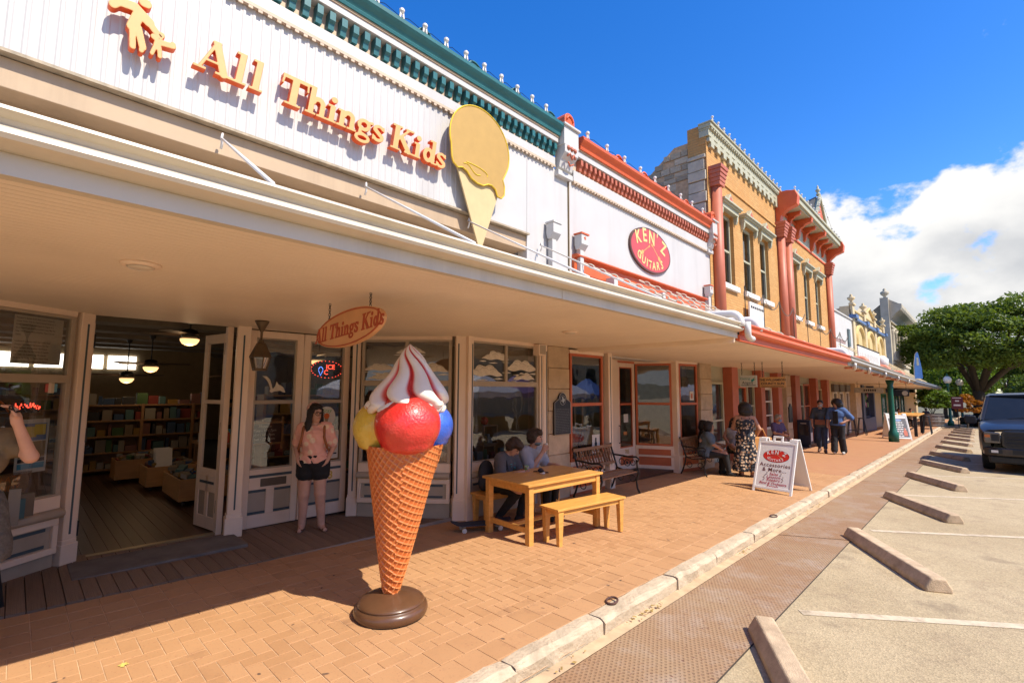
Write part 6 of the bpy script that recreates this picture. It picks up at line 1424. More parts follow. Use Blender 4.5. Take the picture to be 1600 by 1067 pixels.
scoop('blue_scoop', top - FRONT * .03 + LAT * .185 + (0, 0, 1.475), .215, ((.03, .10, .50), (.05, .15, .58)), 3)
scoop('rear_scoop', top - FRONT * .15 + (0, 0, 1.46), .2, ((.62, .40, .025), (.66, .50, .10)), 4)
# soft-serve swirl: five lobes that twist and lean to a tip
n, k = 150, 200; t, th = np.meshgrid(LS(0, 1, n), LS(0, 2 * np.pi, k, endpoint=False), indexing='ij')
env = np.where(t < .10, .235 + .085 * np.sin(np.clip(t / .10, 0, 1) * np.pi / 2), .325 * (1 - np.clip((t - .10) / .90, 0, 1) ** 1.3) + .012 * np.sin(np.clip((t - .1) / .9, 0, 1) * np.pi * 3)); env = np.maximum(env, .0)
ph = 7 * (th + 2.1 * t + .34 * np.sin(t * 7)); lobe = np.abs(np.sin(ph / 2)) ** .6
R = env * (.66 + .38 * lobe) + .020 * np.exp(-((t - .06) / .05) ** 2) * np.sin(10 * th) + .002
Zc = 1.60 + .56 * t + .035 * np.exp(-((t - .03) / .05) ** 2) * np.sin(5 * th + 1)
lean = .035 * np.sin(t * 3.4) + .03 * t ** 2
P = (top + FRONT * .02)[None, None, :] + LAT * lean[..., None] + NA([0, 0, 1.0]) * Zc[..., None] + (np.cos(th) * R)[..., None] * FRONT + (np.sin(th) * R)[..., None] * LAT
stripe_w = np.clip((.68 - lobe) / .22, 0, 1) * np.clip((t - .0) / .02, 0, 1)
m_swirl = attr_mat('swirl_paint', lambda N, L, a, v: mix_rgb(N, L, a, mix_rgb(N, L, noise(N, L, v, 4, 5, .6), (.70, .64, .55), (.78, .73, .65)), (.62, .05, .045)), .35, coat=.4)
grid_obj('cream_swirl', P, m_swirl, ice, stripe_w)
q = MB()
for i in range(7):
    a = -1.5 + i * .5; c = top + FRONT * (.02 + .235 * cos(a)) + LAT * (.245 * sin(a)) + (0, 0, 1.635); d = NA(FRONT) * cos(a) + NA(LAT) * sin(a); s_ = np.cross((0, 0, 1), d)
    q.tube([c + s_ * (.085 * cos(u)) + d * (.055 * sin(u) * (1 if sin(u) > 0 else .3)) + NA([0, 0, .022 * sin(2 * u)]) for u in LS(0, 2 * PI, 15)[:-1]], .036, 8, closed=True)
q.build('cream_fold', attr_mat('fold_paint', lambda N, L, a, v: mix_rgb(N, L, noise(N, L, v, 9, 2, .5, .62, .66), (.76, .71, .63), (.62, .06, .05)), .35, coat=.4), ice, smooth=True)['kind'] = 'stuff'
# table and benches
m_pine = mat('varnished_pine', (.62, .31, .075), .38, var=.16, vscale=3.5, coat=.12, stretch=(8, .9, 8), rnd=.05, dirt=.12)
def axes(x, y, ang, zb): return MT((x, y, zb)) @ MR(ang, 4, 'Z')
def tbuild(q, name, m, parent, M, bevel=.006):
    A = NA(M); v = NA(q.v) @ A[:3, :3].T + A[:3, 3]; q.v = [tuple(p) for p in v]; return q.build(name, m, parent, bevel=bevel)
TM = axes(-4.26, 5.04, RD(-3.6), -.035)
tb = thing('picnic_table', 'light varnished pine table standing half in the sun on the pavement', 'table', TM.to_translation(), RD(-3.6))
hw, hl, ht = .435, .715, .715
for i in range(5):
    w = 2 * hw / 5; tbuild(MB().box(-hw + i * w + .0008, -hw + (i + 1) * w - .0008, -hl, hl, ht - .028, ht), 'top_board', m_pine, tb, TM, .003)
for sx in (-1, 1):
    for sy in (-1, 1):
        q = MB(); a, b = sx * (hw - .065), sy * (hl - .075); q.box(a - .038, a + .038, b - .038, b + .038, 0, ht - .03); tbuild(q, 'leg', m_pine, tb, TM)
for sx in (-1, 1): tbuild(MB().box(sx * (hw - .05) - .011, sx * (hw - .05) + .011, -hl + .11, hl - .11, ht - .115, ht - .0285), 'apron', m_pine, tb, TM)
for sy in (-1, 1):
    tbuild(MB().box(-hw + .10, hw - .10, sy * (hl - .06) - .011, sy * (hl - .06) + .011, ht - .115, ht - .0285), 'apron', m_pine, tb, TM); tbuild(MB().box(-hw + .10, hw - .10, sy * (hl - .075) - .016, sy * (hl - .075) + .016, .135, .20), 'stretcher', m_pine, tb, TM)
tbuild(MB().box(-.035, .035, -hl + .09, hl - .09, .145, .19), 'stretcher', m_pine, tb, TM)
def bench(label, x, y, ang, zb, L_, W_b, H_):
    M = axes(x, y, ang, zb); t = thing('wooden_bench', label, 'bench', M.to_translation(), ang, 'pine benches at the table')
    tbuild(MB().box(-W_b / 2, W_b / 2, -L_ / 2, L_ / 2, H_ - .026, H_), 'seat', m_pine, t, M, .004)
    for sx in (-1, 1):
        tbuild(MB().box(sx * (W_b / 2 - .045) - .01, sx * (W_b / 2 - .045) + .01, -L_ / 2 + .1, L_ / 2 - .1, H_ - .085, H_ - .0265), 'apron', m_pine, t, M, .003)
        for sy in (-1, 1):
            q = MB(); a, b = sx * (W_b / 2 - .05), sy * (L_ / 2 - .065); e = .034; q.raw([(a - e * .75, b - e * .75, 0), (a + e * .75, b - e * .75, 0), (a + e * .75, b + e * .75, 0), (a - e * .75, b + e * .75, 0), (a - e, b - e * 1.3, H_ - .027), (a + e, b - e * 1.3, H_ - .027), (a + e, b + e * 1.3, H_ - .027), (a - e, b + e * 1.3, H_ - .027)], [(0, 3, 2, 1), (4, 5, 6, 7), (0, 1, 5, 4), (1, 2, 6, 5), (2, 3, 7, 6), (3, 0, 4, 7)])
            tbuild(q, 'leg', m_pine, t, M, .004)
    for sy in (-1, 1): tbuild(MB().box(-W_b / 2 + .08, W_b / 2 - .08, sy * (L_ / 2 - .065) - .012, sy * (L_ / 2 - .065) + .012, H_ - .085, H_ - .0265), 'apron', m_pine, t, M, .003)
    return t
bench('empty pine bench in full sun in front of the table', -3.70, 5.17, RD(-8.5), -.045, 1.22, .335, .445)
bench('pine bench behind the table, under the two seated boys', -4.98, 5.15, RD(-3), -.042, 1.25, .335, .42)
# iron park benches
m_slat = mat('weathered_bench_wood', (.30, .16, .085), .65, var=.25, vscale=3, stretch=(6, .8, 6), rnd=.12)
def park_bench(label, x, y, zb, L_, ang=0.0):
    M = axes(x, y, ang, zb); t = thing('park_bench', label, 'bench', M.to_translation(), ang, 'iron park benches')
    for i in range(5):
        a = -.02 + i * .085; tbuild(MB().box(a, a + .07, -L_ / 2, L_ / 2, .40 - .012 * abs(i - 2), .42 - .012 * abs(i - 2)), 'seat_slat', m_slat, t, M, .004)
    for i, (z, h) in enumerate(((.50, .05), (.80, .055))):
        q = MB(); dx = -.07 - (z - .42) * .28; q.box(dx - .012, dx + .012, -L_ / 2, L_ / 2, z, z + h); tbuild(q, 'back_slat', m_slat, t, M, .004)
    q = MB()                                   # cast panel between the back slats: bars and scrolls
    for i in range(13):
        b = -L_ / 2 + .10 + i * (L_ - .2) / 12; q.bar((-.095, b, .55), (-.175, b, .80), .012, .035 if i % 2 else .018, up=(1, 0, 0))
    for i in range(4):
        b = -L_ / 2 + .2 + i * (L_ - .4) / 3; q.tube([(-.135, b + .06 * cos(u), .675 + .075 * sin(u)) for u in LS(0, 6.283, 13)[:-1]], .009, 5, closed=True)
    A = NA(M); q.v = [tuple(NA(p) @ A[:3, :3].T + A[:3, 3]) for p in q.v]; q.build('back_panel', m_slat, t)
    for sy in (-1, 1):
        b = sy * (L_ / 2 - .015); q = MB()
        q.tube([(-.20, b, .87), (-.16, b, .74), (-.10, b, .56), (-.06, b, .44), (-.08, b, .30), (-.14, b, .12), (-.20, b, .0)], .018, 7)
        q.tube([(-.06, b, .42), (.10, b, .385), (.30, b, .40), (.40, b, .43), (.41, b, .36), (.36, b, .22), (.38, b, .08), (.43, b, .0)], .018, 7)
        q.tube([(-.13, b, .66), (0, b, .655), (.2, b, .64), (.36, b, .655), (.42, b, .62), (.40, b, .575), (.36, b, .59)], .017, 7); q.tube([(.37, b, .60), (.38, b, .50), (.39, b, .43)], .014, 6)
        for (a, z, r) in ((.05, .54, .055), (.17, .53, .06), (.29, .54, .05), (.02, .25, .06), (.28, .25, .06)): q.tube([(a + r * cos(u), b, z + r * sin(u)) for u in LS(0, 6.283, 13)[:-1]], .008, 5, closed=True)
        q.prism([(.17 + .045 * (1 if i % 2 == 0 else .42) * sin(i * PI / 5), .53 + .045 * (1 if i % 2 == 0 else .42) * cos(i * PI / 5)) for i in range(10)], (0, b, 0), (1, 0, 0), (0, 0, 1), .006)
        A = NA(M); q.v = [tuple(NA(p) @ A[:3, :3].T + A[:3, 3]) for p in q.v]; q.build('iron_end', m_iron, t, smooth=True)
    return t
park_bench('empty iron and wood park bench right of the pine table', -5.06, 7.62, -.10, 1.25)
park_bench('iron park bench under the seated woman in the grey blue blouse', -5.00, 11.75, -.175, 1.2)
# sandwich boards
m_plast = mat('white_plastic', (.74, .73, .70), .4, var=.03, dirt=.06); m_bred = mat('board_red_print', (.62, .03, .02), .5); m_bdark = mat('board_maroon_print', (.12, .02, .02), .6)
def sandwich(name, label, M, w, h, front=True):
    t = thing(name, label, 'sandwich board', M.to_translation(), 0, 'folding pavement signs'); R = NA(M)[:3, :3]; T = NA(M)[:3, 3]
    def X(q): q.v = [tuple(NA(p) @ R.T + T) for p in q.v]; return q
    d = .46 * h
    for s in (-1, 1):                      # two leaves that lean together
        o = NA([0, s * d, 0]); up = NA([0, -s * (d - .035), h]); up /= np.linalg.norm(up); u = NA([1.0, 0, 0]); n = np.cross(u, up) * (1 if s < 0 else -1); Lh = h / up[2]
        def B(q, a0, a1, b0, b1, c0, c1): q.obox(o + u * (a0 + a1) / 2 + up * (b0 + b1) / 2 + n * (c0 + c1) / 2, u * (a1 - a0) / 2, up * (b1 - b0) / 2, n * (c1 - c0) / 2)
        q = MB(); e = .045; B(q, -w / 2, -w / 2 + e, 0, Lh * .985, -.015, .015); B(q, w / 2 - e, w / 2, 0, Lh * .985, -.015, .015); B(q, -w / 2 + e, w / 2 - e, .07, .12, -.015, .015); B(q, -w / 2 + e, w / 2 - e, Lh * .885, Lh * .93, -.015, .015)
        B(q, -w / 2, -w / 2 + .15, Lh * .9301, Lh * .99, -.016, .016); B(q, w / 2 - .15, w / 2, Lh * .9301, Lh * .99, -.016, .016)
        if s < 0:
            for aa in (-.075, .075): B(q, aa - .02, aa + .02, Lh * .9301, Lh * 1.0, -.014, .014)
            B(q, -.095, .095, Lh * 1.0001, Lh * 1.035, -.014, .014)
        lf = X(q).build('leaf_frame', m_plast, t, bevel=.006)
        q = MB(); B(q, -w / 2 + e, w / 2 - e, .1201, Lh * .8849, -.010, .006); pn = X(q).build('panel', m_plast, lf)
        if s < 0: F = (o, u, up, n, Lh)
    return t, F, R, T, X
SA = math.atan2(-.10, .74); t1, F, R, T, X = sandwich('sandwich_board', 'white sandwich board advertising guitars, nearest folding sign on the pavement', axes(-2.91, 10.70, SA, -.155), .73, 1.02)
o, u, up, n, Lh = F
def onb(a, b, c=.0075): return R @ (o + u * a + up * b + n * c) + T
U_, W_u, Nn = R @ u, R @ up, R @ n
q = MB(); q.poly([onb(.245 * cos(a), .735 + .125 * sin(a), .0072) for a in LS(0, 6.283, 41)[:-1]]); q.build('oval_print', m_bdark, t1)
q = MB(); q.poly([onb(.238 * cos(a), .735 + .119 * sin(a), .0082) for a in LS(0, 6.283, 41)[:-1]]); q.build('oval_print', m_bred, t1)
guitars_logo(t1, tuple(onb(0, .735, .0092)), U_, W_u, Nn, .245, m_plast, mat('board_tan_print', (.6, .35, .15), .6), mat('board_grey2_print', (.45, .2, .16), .6))
def bt(s, b, sz, m, shear=0, bold=.0012, a=0, sp=1.05): text(s, sz, m, tuple(onb(a, b, .0085)), U_, W_u, t1, shear=shear, bold=bold, spacing=sp)
bt('Accessories', .55, .105, m_bdark, sp=1.12); bt('& More...', .455, .105, m_bdark, sp=1.12)
m_bred2 = mat('board_crimson_print', (.42, .03, .05), .6)
for i, (s, w2) in enumerate((('Sales', .13), ('Lessons', .17), ('Repairs', .17))):
    b = .375 - i * .058; bt(s, b, .078, m_bred2, .25)
    for sg in (-1, 1):
        q = MB(); a = sg * w2; q.poly([onb(a - .012 + .012 * cos(v), b - .018 + .008 * sin(v), .0085) for v in LS(0, 6.28, 10)[:-1]]); q.poly([onb(a - .002, b - .018, .0085), onb(a + .002, b - .018, .0085), onb(a + .002, b + .03, .0085), onb(a - .002, b + .03, .0085)]); q.poly([onb(a + .002, b + .03, .0085), onb(a + .002, b + .02, .0085), onb(a + .017, b + .008, .0085), onb(a + .017, b + .016, .0085)]); q.build('note_print', m_bdark, t1)
bt('Band & Orchestra', .19, .068, m_bred2, .25, sp=1.0); bt('Rentals', .135, .068, m_bred2, .25)
M2 = axes(-3.08, 31.0, RD(24), -.575); t2_, F, R, T, X = sandwich('sandwich_board', 'grey sandwich board with white lines and a red bottle picture, farther along the pavement', M2, .86, 1.28)
o, u, up, n, Lh = F; U_, W_u = R @ u, R @ up
m_bgrey = mat('board_grey_print', (.13, .13, .14), .6)
q = MB(); q.poly([onb(-.36, .15, .0085), onb(.36, .15, .0085), onb(.36, 1.12, .0085), onb(-.36, 1.12, .0085)]); q.build('grey_print', m_bgrey, t2_)
q = MB(); rs = random.Random(8)
for i in range(7):
    b = .88 - i * .115; a0 = -.27 + rs.uniform(0, .06)
    while a0 < .2 - (.1 if i > 3 else 0): w2 = rs.uniform(.06, .13); q.poly([onb(a0, b, .0095), onb(a0 + w2, b, .0095), onb(a0 + w2, b + .05, .0095), onb(a0, b + .05, .0095)]); a0 += w2 + .025
q.build('white_print', m_plast, t2_)
q = MB(); q.poly([onb(.2 * cos(a) - .02, 1.03 + .06 * sin(a), .0095) for a in LS(0, 6.28, 22)[:-1]]); q.build('badge_print', mat('board_blue_print', (.25, .35, .55), .6), t2_)
q = MB(); q.poly([onb(a, b, .0105) for a, b in ((.16, .22), (.30, .22), (.31, .45), (.26, .52), (.26, .62), (.20, .62), (.20, .52), (.15, .45))]); q.build('bottle_print', mat('board_bottle_print', (.55, .16, .10), .6), t2_)
# skateboard, small things on the table, bag
sk = thing('skateboard', 'black skateboard lying under the end of the table', 'skateboard', (-4.78, 4.42, -.03))
MS = axes(-4.80, 4.40, RD(62), -.03); A = NA(MS)
q = MB(); n = 13; pr = []
for i in range(n):
    a = -.40 + .80 * i / (n - 1); e = max(0, abs(a) - .29); pr.append((a, .10 * sqrt(max(0, 1 - (max(0, abs(a) - .31) / .095) ** 2)) + .004, .095 + e * .42))
for (a, w, z), (a2, w2, z2) in zip(pr[:-1], pr[1:]):
    q.poly([(a, -w, z), (a2, -w2, z2), (a2, w2, z2), (a, w, z)]); q.poly([(a, -w, z - .011), (a, w, z - .011), (a2, w2, z2 - .011), (a2, -w2, z2 - .011)]); q.poly([(a, w, z), (a2, w2, z2), (a2, w2, z2 - .011), (a, w, z - .011)]); q.poly([(a, -w, z), (a, -w, z - .011), (a2, -w2, z2 - .011), (a2, -w2, z2)])
tbuild(q, 'deck', mat('grip_tape', (.035, .04, .055), .95, var=.2), sk, MS, 0)
for a in (-.24, .24):
    q = MB(); q.box(a - .03, a + .03, -.03, .03, .055, .084); q.tube([(a, -.075, .04), (a, .075, .04)], .012, 6); tr = tbuild(q, 'truck', m_steel, sk, MS, 0)
    for b in (-.085, .085):
        q = MB(); q.tube([(a, b - .016, .031), (a, b + .016, .031)], .031, 14); tbuild(q, 'wheel', mat('wheel_white', (.6, .57, .5), .5), tr, MS, .004)
zt = -.035 + .715
cup = thing('ice_cream_cup', 'small green and white striped paper cup in the hands of the dark shirted boy', 'cup', (-4.585, 5.05, zt))
MB().lathe([(.024, zt + .001), (.034, zt + .065), (.036, zt + .067), (.033, zt + .067), (.024, zt + .006), (0, zt + .006)], (-4.585, 5.05, 0), 20).build('cup', attr_mat('striped_paper', lambda N, L, a, v: mix_rgb(N, L, noise(N, L, v, 28, 0, .5, .49, .51), (.62, .62, .5), (.25, .5, .12)), .6), cup, smooth=True)
ms = thing('black_mask', 'crumpled black cloth mask with straps lying on the table', 'face mask', (-4.36, 5.08, zt))
soft_obj('cloth', [('e', (-4.37, 5.10, zt + .02), (.05, .035, .022), None), ('e', (-4.34, 5.06, zt + .035), (.03, .04, .03), None), ('e', (-4.40, 5.14, zt + .012), (.03, .03, .012), None)], .006, mat('black_cloth', (.018, .018, .022), .8), ms, k=.02)
q = MB(); q.tube([(-4.33, 5.11, zt + .01), (-4.29, 5.15, zt + .006), (-4.25, 5.12, zt + .006), (-4.27, 5.07, zt + .006), (-4.33, 5.06, zt + .012)], .004, 5); q.tube([(-4.40, 5.06, zt + .01), (-4.44, 5.03, zt + .006), (-4.47, 5.06, zt + .006), (-4.42, 5.10, zt + .01)], .004, 5); q.build('strap', _mats['black_cloth'], ms, smooth=True)
nk = thing('napkin', 'small white crumpled napkin in front of the mask on the table', 'napkin', (-4.26, 5.0, zt))
soft_obj('paper', [('e', (-4.265, 5.0, zt + .008), (.045, .02, .009), None), ('e', (-4.25, 5.02, zt + .012), (.02, .025, .013), None)], .005, m_paper, nk, k=.012)
# newspaper boxes, stools, high table
def news_box(x, y, h, label):
    z = zg(y); t = thing('newspaper_box', label, 'newspaper box', (x, y, z), 0, 'newspaper boxes'); m = mat('navy_box', (.02, .028, .055), .45, var=.15)
    q = MB(); q.box(x - .22, x + .22, y - .2, y + .2, z + .12, z + h); q.box(x - .15, x + .15, y - .15, y + .15, z, z + .1199); q.build('case', m, t, bevel=.015); q = MB(); q.box(x - .16, x + .16, y - .204, y - .2005, z + h * .45, z + h * .82); q.build('window', m_shopdark, t); q = MB(); q.box(x + .2203, x + .224, y - .14, y + .14, z + .25, z + h * .55); q.build('label_plate', m_paper, t); q = MB(); q.box(x - .1, x + .1, y - .225, y - .2045, z + h * .86, z + h * .9); q.build('handle', m_steel, t)
news_box(-4.95, 21.6, 1.05, 'navy newspaper box, lower and wider, left of the walking women'); news_box(-4.62, 22.6, 1.45, 'tall navy newspaper box with pale side notices left of the walking women')
def stool(x, y, h, label):
    z = zg(y); t = thing('metal_stool', label, 'stool', (x, y, z), 0, 'black metal stools'); MB().lathe([(0, z + h + .005), (.15, z + h + .01), (.17, z + h), (.16, z + h - .03)], (x, y, 0), 16).build('seat', m_dark, t, smooth=True)
    for sx in (-1, 1):
        for sy in (-1, 1): q = MB(); q.bar((x + sx * .10, y + sy * .10, z + h - .02), (x + sx * .2, y + sy * .2, z), .035, .02); q.build('leg', m_dark, t)
    q = MB(); q.tube([(x + .17 * cos(a), y + .17 * sin(a), z + .3) for a in LS(0, 6.28, 13)[:-1]], .01, 5, closed=True); q.build('foot_ring', m_dark, t)
stool(-4.95, 31.2, .92, 'black metal stool directly right of the woman in the denim jacket'); stool(-4.72, 32.6, .92, 'second black metal stool nearer the sandwich board')
def high_table(x, y, label):
    z = zg(y); t = thing('high_table', label, 'table', (x, y, z)); q = MB(); q.box(x - .55, x + .5, y - 2.2, y + 2.2, z + 1.12, z + 1.18); q.build('top', m_pine, t, bevel=.01)
    for a, b in ((-.3, -1.9), (.35, -1.9), (-.3, 1.9), (.35, 1.9)): q = MB(); q.box(x + a - .07, x + a + .07, y + b - .07, y + b + .07, z, z + 1.1195); q.build('leg', m_dark, t)
    q = MB(); q.box(x - .3, x + .35, y - 1.83, y - 1.78, z + .55, z + .6); q.box(x - .02, x + .04, y - 1.78, y + 1.83, z + .3, z + .35); q.build('stretcher', m_dark, t)
high_table(-2.9, 36, 'tall bar table with wooden top and black legs behind the grey sandwich board')
for i, (x, y) in enumerate(((-2.3, 37.5), (-2.35, 39.0))): stool(x, y, 1.05, ('black bar stool at the kerb side of the tall table', 'farther black bar stool at the kerb side of the tall table')[i])
# green post, barrel planter
gp = thing('canopy_post', 'dark green cast iron post holding up the grey guttered canopy', 'post', (-2.93, 28.4, zg(28.4)))
MB().lathe([(.20, -.51), (.20, -.1), (.14, .0), (.11, .3), (.10, 1.9), (.13, 2.0), (.10, 2.05), (.18, 2.33)], (-2.93, 28.4, 0), 16).build('shaft', mat('post_green', (.012, .11, .075), .4, var=.1), gp, smooth=True)
bp_ = thing('barrel_planter', 'grey wooden half barrel planter with a leafy green bush near the kerb', 'planter', (-2.75, 51.6, zg(51.6))); zb = zg(51.6)
m_stave = mat('barrel_stave', (.24, .20, .16), .7, var=.25, vscale=4, stretch=(4, 4, .6), rnd=.2)
for i in range(18):
    a0, a1 = i * 2 * PI / 18 + .008, (i + 1) * 2 * PI / 18 - .008; q = MB(); prf = [(.60, 0), (.70, .35), (.72, .6), (.68, .95), (.66, 1.02)]
    v = []
    for r, z in prf:
        for a in (a0, a1): v.append((-2.75 + r * cos(a), 51.6 + r * sin(a), zb + z))
    q.raw(v, [(2 * k, 2 * k + 1, 2 * k + 3, 2 * k + 2) for k in range(4)]); q.build('stave', m_stave, bp_)
for z, r in ((.1, .645), (.42, .725), (.62, .735), (.9, .705)): q = MB(); q.lathe([(r, zb + z), (r, zb + z + .06)], (-2.75, 51.6, 0), 24); q.build('hoop', m_steel, bp_)
MB().lathe([(.62, zb + .93), (0, zb + .95)], (-2.75, 51.6, 0), 18).build('soil', m_black, bp_)
# people
m_skin = mat('skin_light', (.50, .27, .18), .5, var=.08, vscale=12); m_skin2 = mat('skin_tan', (.40, .20, .125), .5, var=.08, vscale=12); m_skin3 = mat('skin_pale', (.56, .32, .23), .5, var=.08, vscale=12)
m_hair_d = mat('hair_dark', (.018, .012, .009), .5, var=.3, vscale=30, bump=.8, bscale=90, stretch=(3, 3, .6)); m_hair_b = mat('hair_brown', (.045, .024, .014), .5, var=.3, vscale=30, bump=.8, bscale=90, stretch=(3, 3, .6))
m_hair_g = mat('hair_grey', (.30, .28, .26), .6, var=.2, vscale=30, bump=.6, bscale=80)
m_eye = mat('eye_dark', (.02, .015, .012), .3); m_lip = mat('lip', (.36, .11, .09), .45); m_blk = mat('black_cotton', (.014, .014, .016), .85, var=.2, vscale=20)
class Person:
    def __init__(s, label, loc, face, H, J, h=.009, skin=m_skin, head=(0, 0), build=1.0, group=None, hands=(.35, .35), hdir=None, pdir=None, bare=True, stance='standing'):
        """J: joints in metres for a 1.7 m body, (forward, left, up); head = (turn left, nod down) in degrees"""
        s.t = thing('person', label, 'person', loc, 0, group); s.k = H / 1.70; s.loc = NA(loc, float); s.h = h; s.J = {a: NA(b, float) for a, b in J.items()}
        c, n = cos(face), sin(face); s.R = NA([[c, -n, 0], [n, c, 0], [0, 0, 1.0]]); s.b = build; s.skin = skin; s.head = head; s.curl = hands
        s.hdir = hdir or {}; s.pdir = pdir or {}
        J = s.J; b = build
        yaw, nod = RD(head[0]), RD(head[1])
        Rz = NA([[cos(yaw), -sin(yaw), 0], [sin(yaw), cos(yaw), 0], [0, 0, 1]]); Ry = NA([[cos(nod), 0, sin(nod)], [0, 1, 0], [-sin(nod), 0, cos(nod)]])
        s.HR = Rz @ Ry
        s.torso = [('c', J['pelvis'] + (0, .055, 0), J['pelvis'] - (0, .055, 0), .115 * b, .115 * b), ('c', J['pelvis'] + (0, .0, .02), J['waist'], .125 * b, .115 * b), ('c', J['waist'], J['chest'], .112 * b, .125 * b),
                   ('c', J['chest'] + (0, .07, 0), J['chest'] + (0, -.07, 0), .108 * b, .108 * b), ('c', J['shl'] * .8 + J['shr'] * .2, J['shr'] * .8 + J['shl'] * .2, .072, .072), ('c', J['chest'], J['neck'] - (0, 0, .04), .10, .07)]
        s.neck = [('c', J['neck'] - (0, 0, .05), J['head'] - s.HR @ NA([.015, 0, .09]), .055, .052)]
        HC = J['head']; s.HC = HC
        def hp(*p): return HC + s.HR @ NA(p, float)
        s.hp = hp
        s.headp = [('e', hp(-.012, 0, .025), (.098, .076, .105), s.HR), ('e', hp(.022, 0, -.045), (.066, .058, .075), s.HR), ('e', hp(.045, 0, -.088), (.033, .034, .028), s.HR), ('c', hp(.084, 0, .018), hp(.104, 0, -.024), .009, .014, .014), ('c', hp(.078, .032, .032), hp(.078, -.032, .032), .012, .012, .015),
                   ('e', hp(-.005, .078, -.01), (.018, .009, .030), s.HR, .008), ('e', hp(-.005, -.078, -.01), (.018, .009, .030), s.HR, .008), ('-e', hp(.092, .031, .012), (.014, .016, .010), s.HR, .012), ('-e', hp(.092, -.031, .012), (.014, .016, .010), s.HR, .012), ('e', hp(.086, 0, -.058), (.012, .024, .011), s.HR, .010)]
        def limb(a, c, d, r): return [('c', J[a], J[c], r[0] * b ** .6, r[1] * b ** .6), ('c', J[c], J[d], r[2] * b ** .6, r[3])]
        s.arms = {q: limb('sh' + q, 'el' + q, 'wr' + q, (.050, .040, .041, .027)) for q in 'lr'}; s.legs = {q: limb('hip' + q, 'kn' + q, 'an' + q, (.088, .056, .056, .036)) for q in 'lr'}
        s.feet = []
        for q in 'lr': s.feet += [('c', J['an' + q] - (0, 0, .03), J['to' + q], .038, .026), ('c', J['an' + q], J['an' + q] - (J['to' + q] - J['an' + q]) * .22 * (1, 1, 0) - (0, 0, .05), .034, .03)]
        s.handp = []
        for i, q in enumerate('lr'): s.handp += s.hand(q, s.curl[i])
    def hand(s, q, curl):
        J = s.J; w = J['wr' + q]; d = s.hdir.get(q); d = (w - J['el' + q]) if d is None else NA(d, float); d = d / np.linalg.norm(d)
        p = s.pdir.get(q); p = NA([0, -1.0 if q == 'l' else 1.0, 0]) if p is None else NA(p, float); p = p - d * (p @ d); p /= np.linalg.norm(p) + 1e-9     # palm faces p
        sd = np.cross(d, p) * (1 if q == 'l' else -1)          # towards the thumb
        kn = w + d * .082; out = [('c', w, w + d * .03, .026, .028), ('c', w + d * .035 + sd * .018, kn + sd * .028, .017, .0145), ('c', w + d * .035 - sd * .018, kn - sd * .026, .017, .0135), ('c', w + d * .03, kn, .018, .015)]
        r = max(.0088, s.h * .82); rr = min(r, .0098)
        for i, ln in enumerate((.072, .080, .074, .058)):
            b0 = kn + sd * (.030 - .0205 * i) - d * .004; a1 = curl * 1.1; a2 = curl * 2.3; d1 = d * cos(a1) + p * sin(a1); d2 = d * cos(a2) + p * sin(a2); m_ = b0 + d1 * ln * .52; out += [('c', b0, m_, r, rr, .004), ('c', m_, m_ + d2 * ln * .5, rr, rr * .85, .004)]
        tb0 = w + d * .03 + sd * .024; t1 = tb0 + (d * .55 + sd * .75 + p * .25 * (1 + curl)) * .038; out += [('c', tb0, t1, .0135, .011, .006), ('c', t1, t1 + (d * .9 + sd * .2 + p * .45 * (.4 + curl)) * .034, .0105, rr * .9, .004)]
        return out
    def W(s): return np.block([[s.R * s.k, s.loc[:, None]], [np.zeros((1, 3)), np.ones((1, 1))]])
    def solid(s, name, prims, m, k=.025, planes=(), wrinkle=0.0, h=None, wf=38.0, parent=None): return soft_obj(name, prims, (h or s.h), m, parent or s.t, k, planes, wrinkle, wf, M=s.W())
    def body(s, **kw):
        pr = s.torso + s.neck + s.headp
        for q in 'lr': pr += s.arms[q] + s.legs[q]
        s.bodyo = s.solid('body', pr + s.feet + s.handp, s.skin, k=.022);
        v = MB()
        for sg in (-1, 1):
            c = s.hp(.083, sg * .031, .012); v.lathe([(0, -.009), (.007, -.006), (.009, 0), (.007, .006), (0, .009)], c, 8)
        v.v = [tuple((s.W() @ np.append(p, 1))[:3]) for p in v.v]; v.build('eyes', m_eye, s.bodyo, smooth=True)
        v = MB()
        for sg in (-1, 1): v.tube([s.hp(.088, sg * .018, .036), s.hp(.086, sg * .034, .040), s.hp(.074, sg * .050, .034)], .0035, 5)
        v.v = [tuple((s.W() @ np.append(p, 1))[:3]) for p in v.v]; v.build('eyebrows', m_hair_d, s.bodyo, smooth=True)
        v = MB(); v.tube([s.hp(.088, .022, -.058), s.hp(.098, .008, -.056), s.hp(.098, -.008, -.056), s.hp(.088, -.022, -.058)], [.003, .005, .005, .003], 6)
        v.v = [tuple((s.W() @ np.append(p, 1))[:3]) for p in v.v]; v.build('lips', m_lip, s.bodyo, smooth=True)
        return s
    def grow(s, prs, e): return [(p[0], p[1], p[2], p[3] + e, p[4] + e) + tuple(p[5:]) if p[0] == 'c' else (p[0], p[1], tuple(NA(p[2]) + e), p[3]) + tuple(p[4:]) for p in prs]
    def part_limb(s, prs, t, e):
        """first part of a two-piece limb, up to fraction t (0-2), grown by e"""
        a, b = prs; out = []
        if t <= 1: q = NA(a[1]) + (NA(a[2]) - a[1]) * t; out.append(('c', a[1], q, a[3] + e, a[3] + (a[4] - a[3]) * t + e))
        else: q = NA(b[1]) + (NA(b[2]) - b[1]) * (t - 1); out += [('c', a[1], a[2], a[3] + e, a[4] + e), ('c', b[1], q, b[3] + e, b[3] + (b[4] - b[3]) * (t - 1) + e)]
        return out
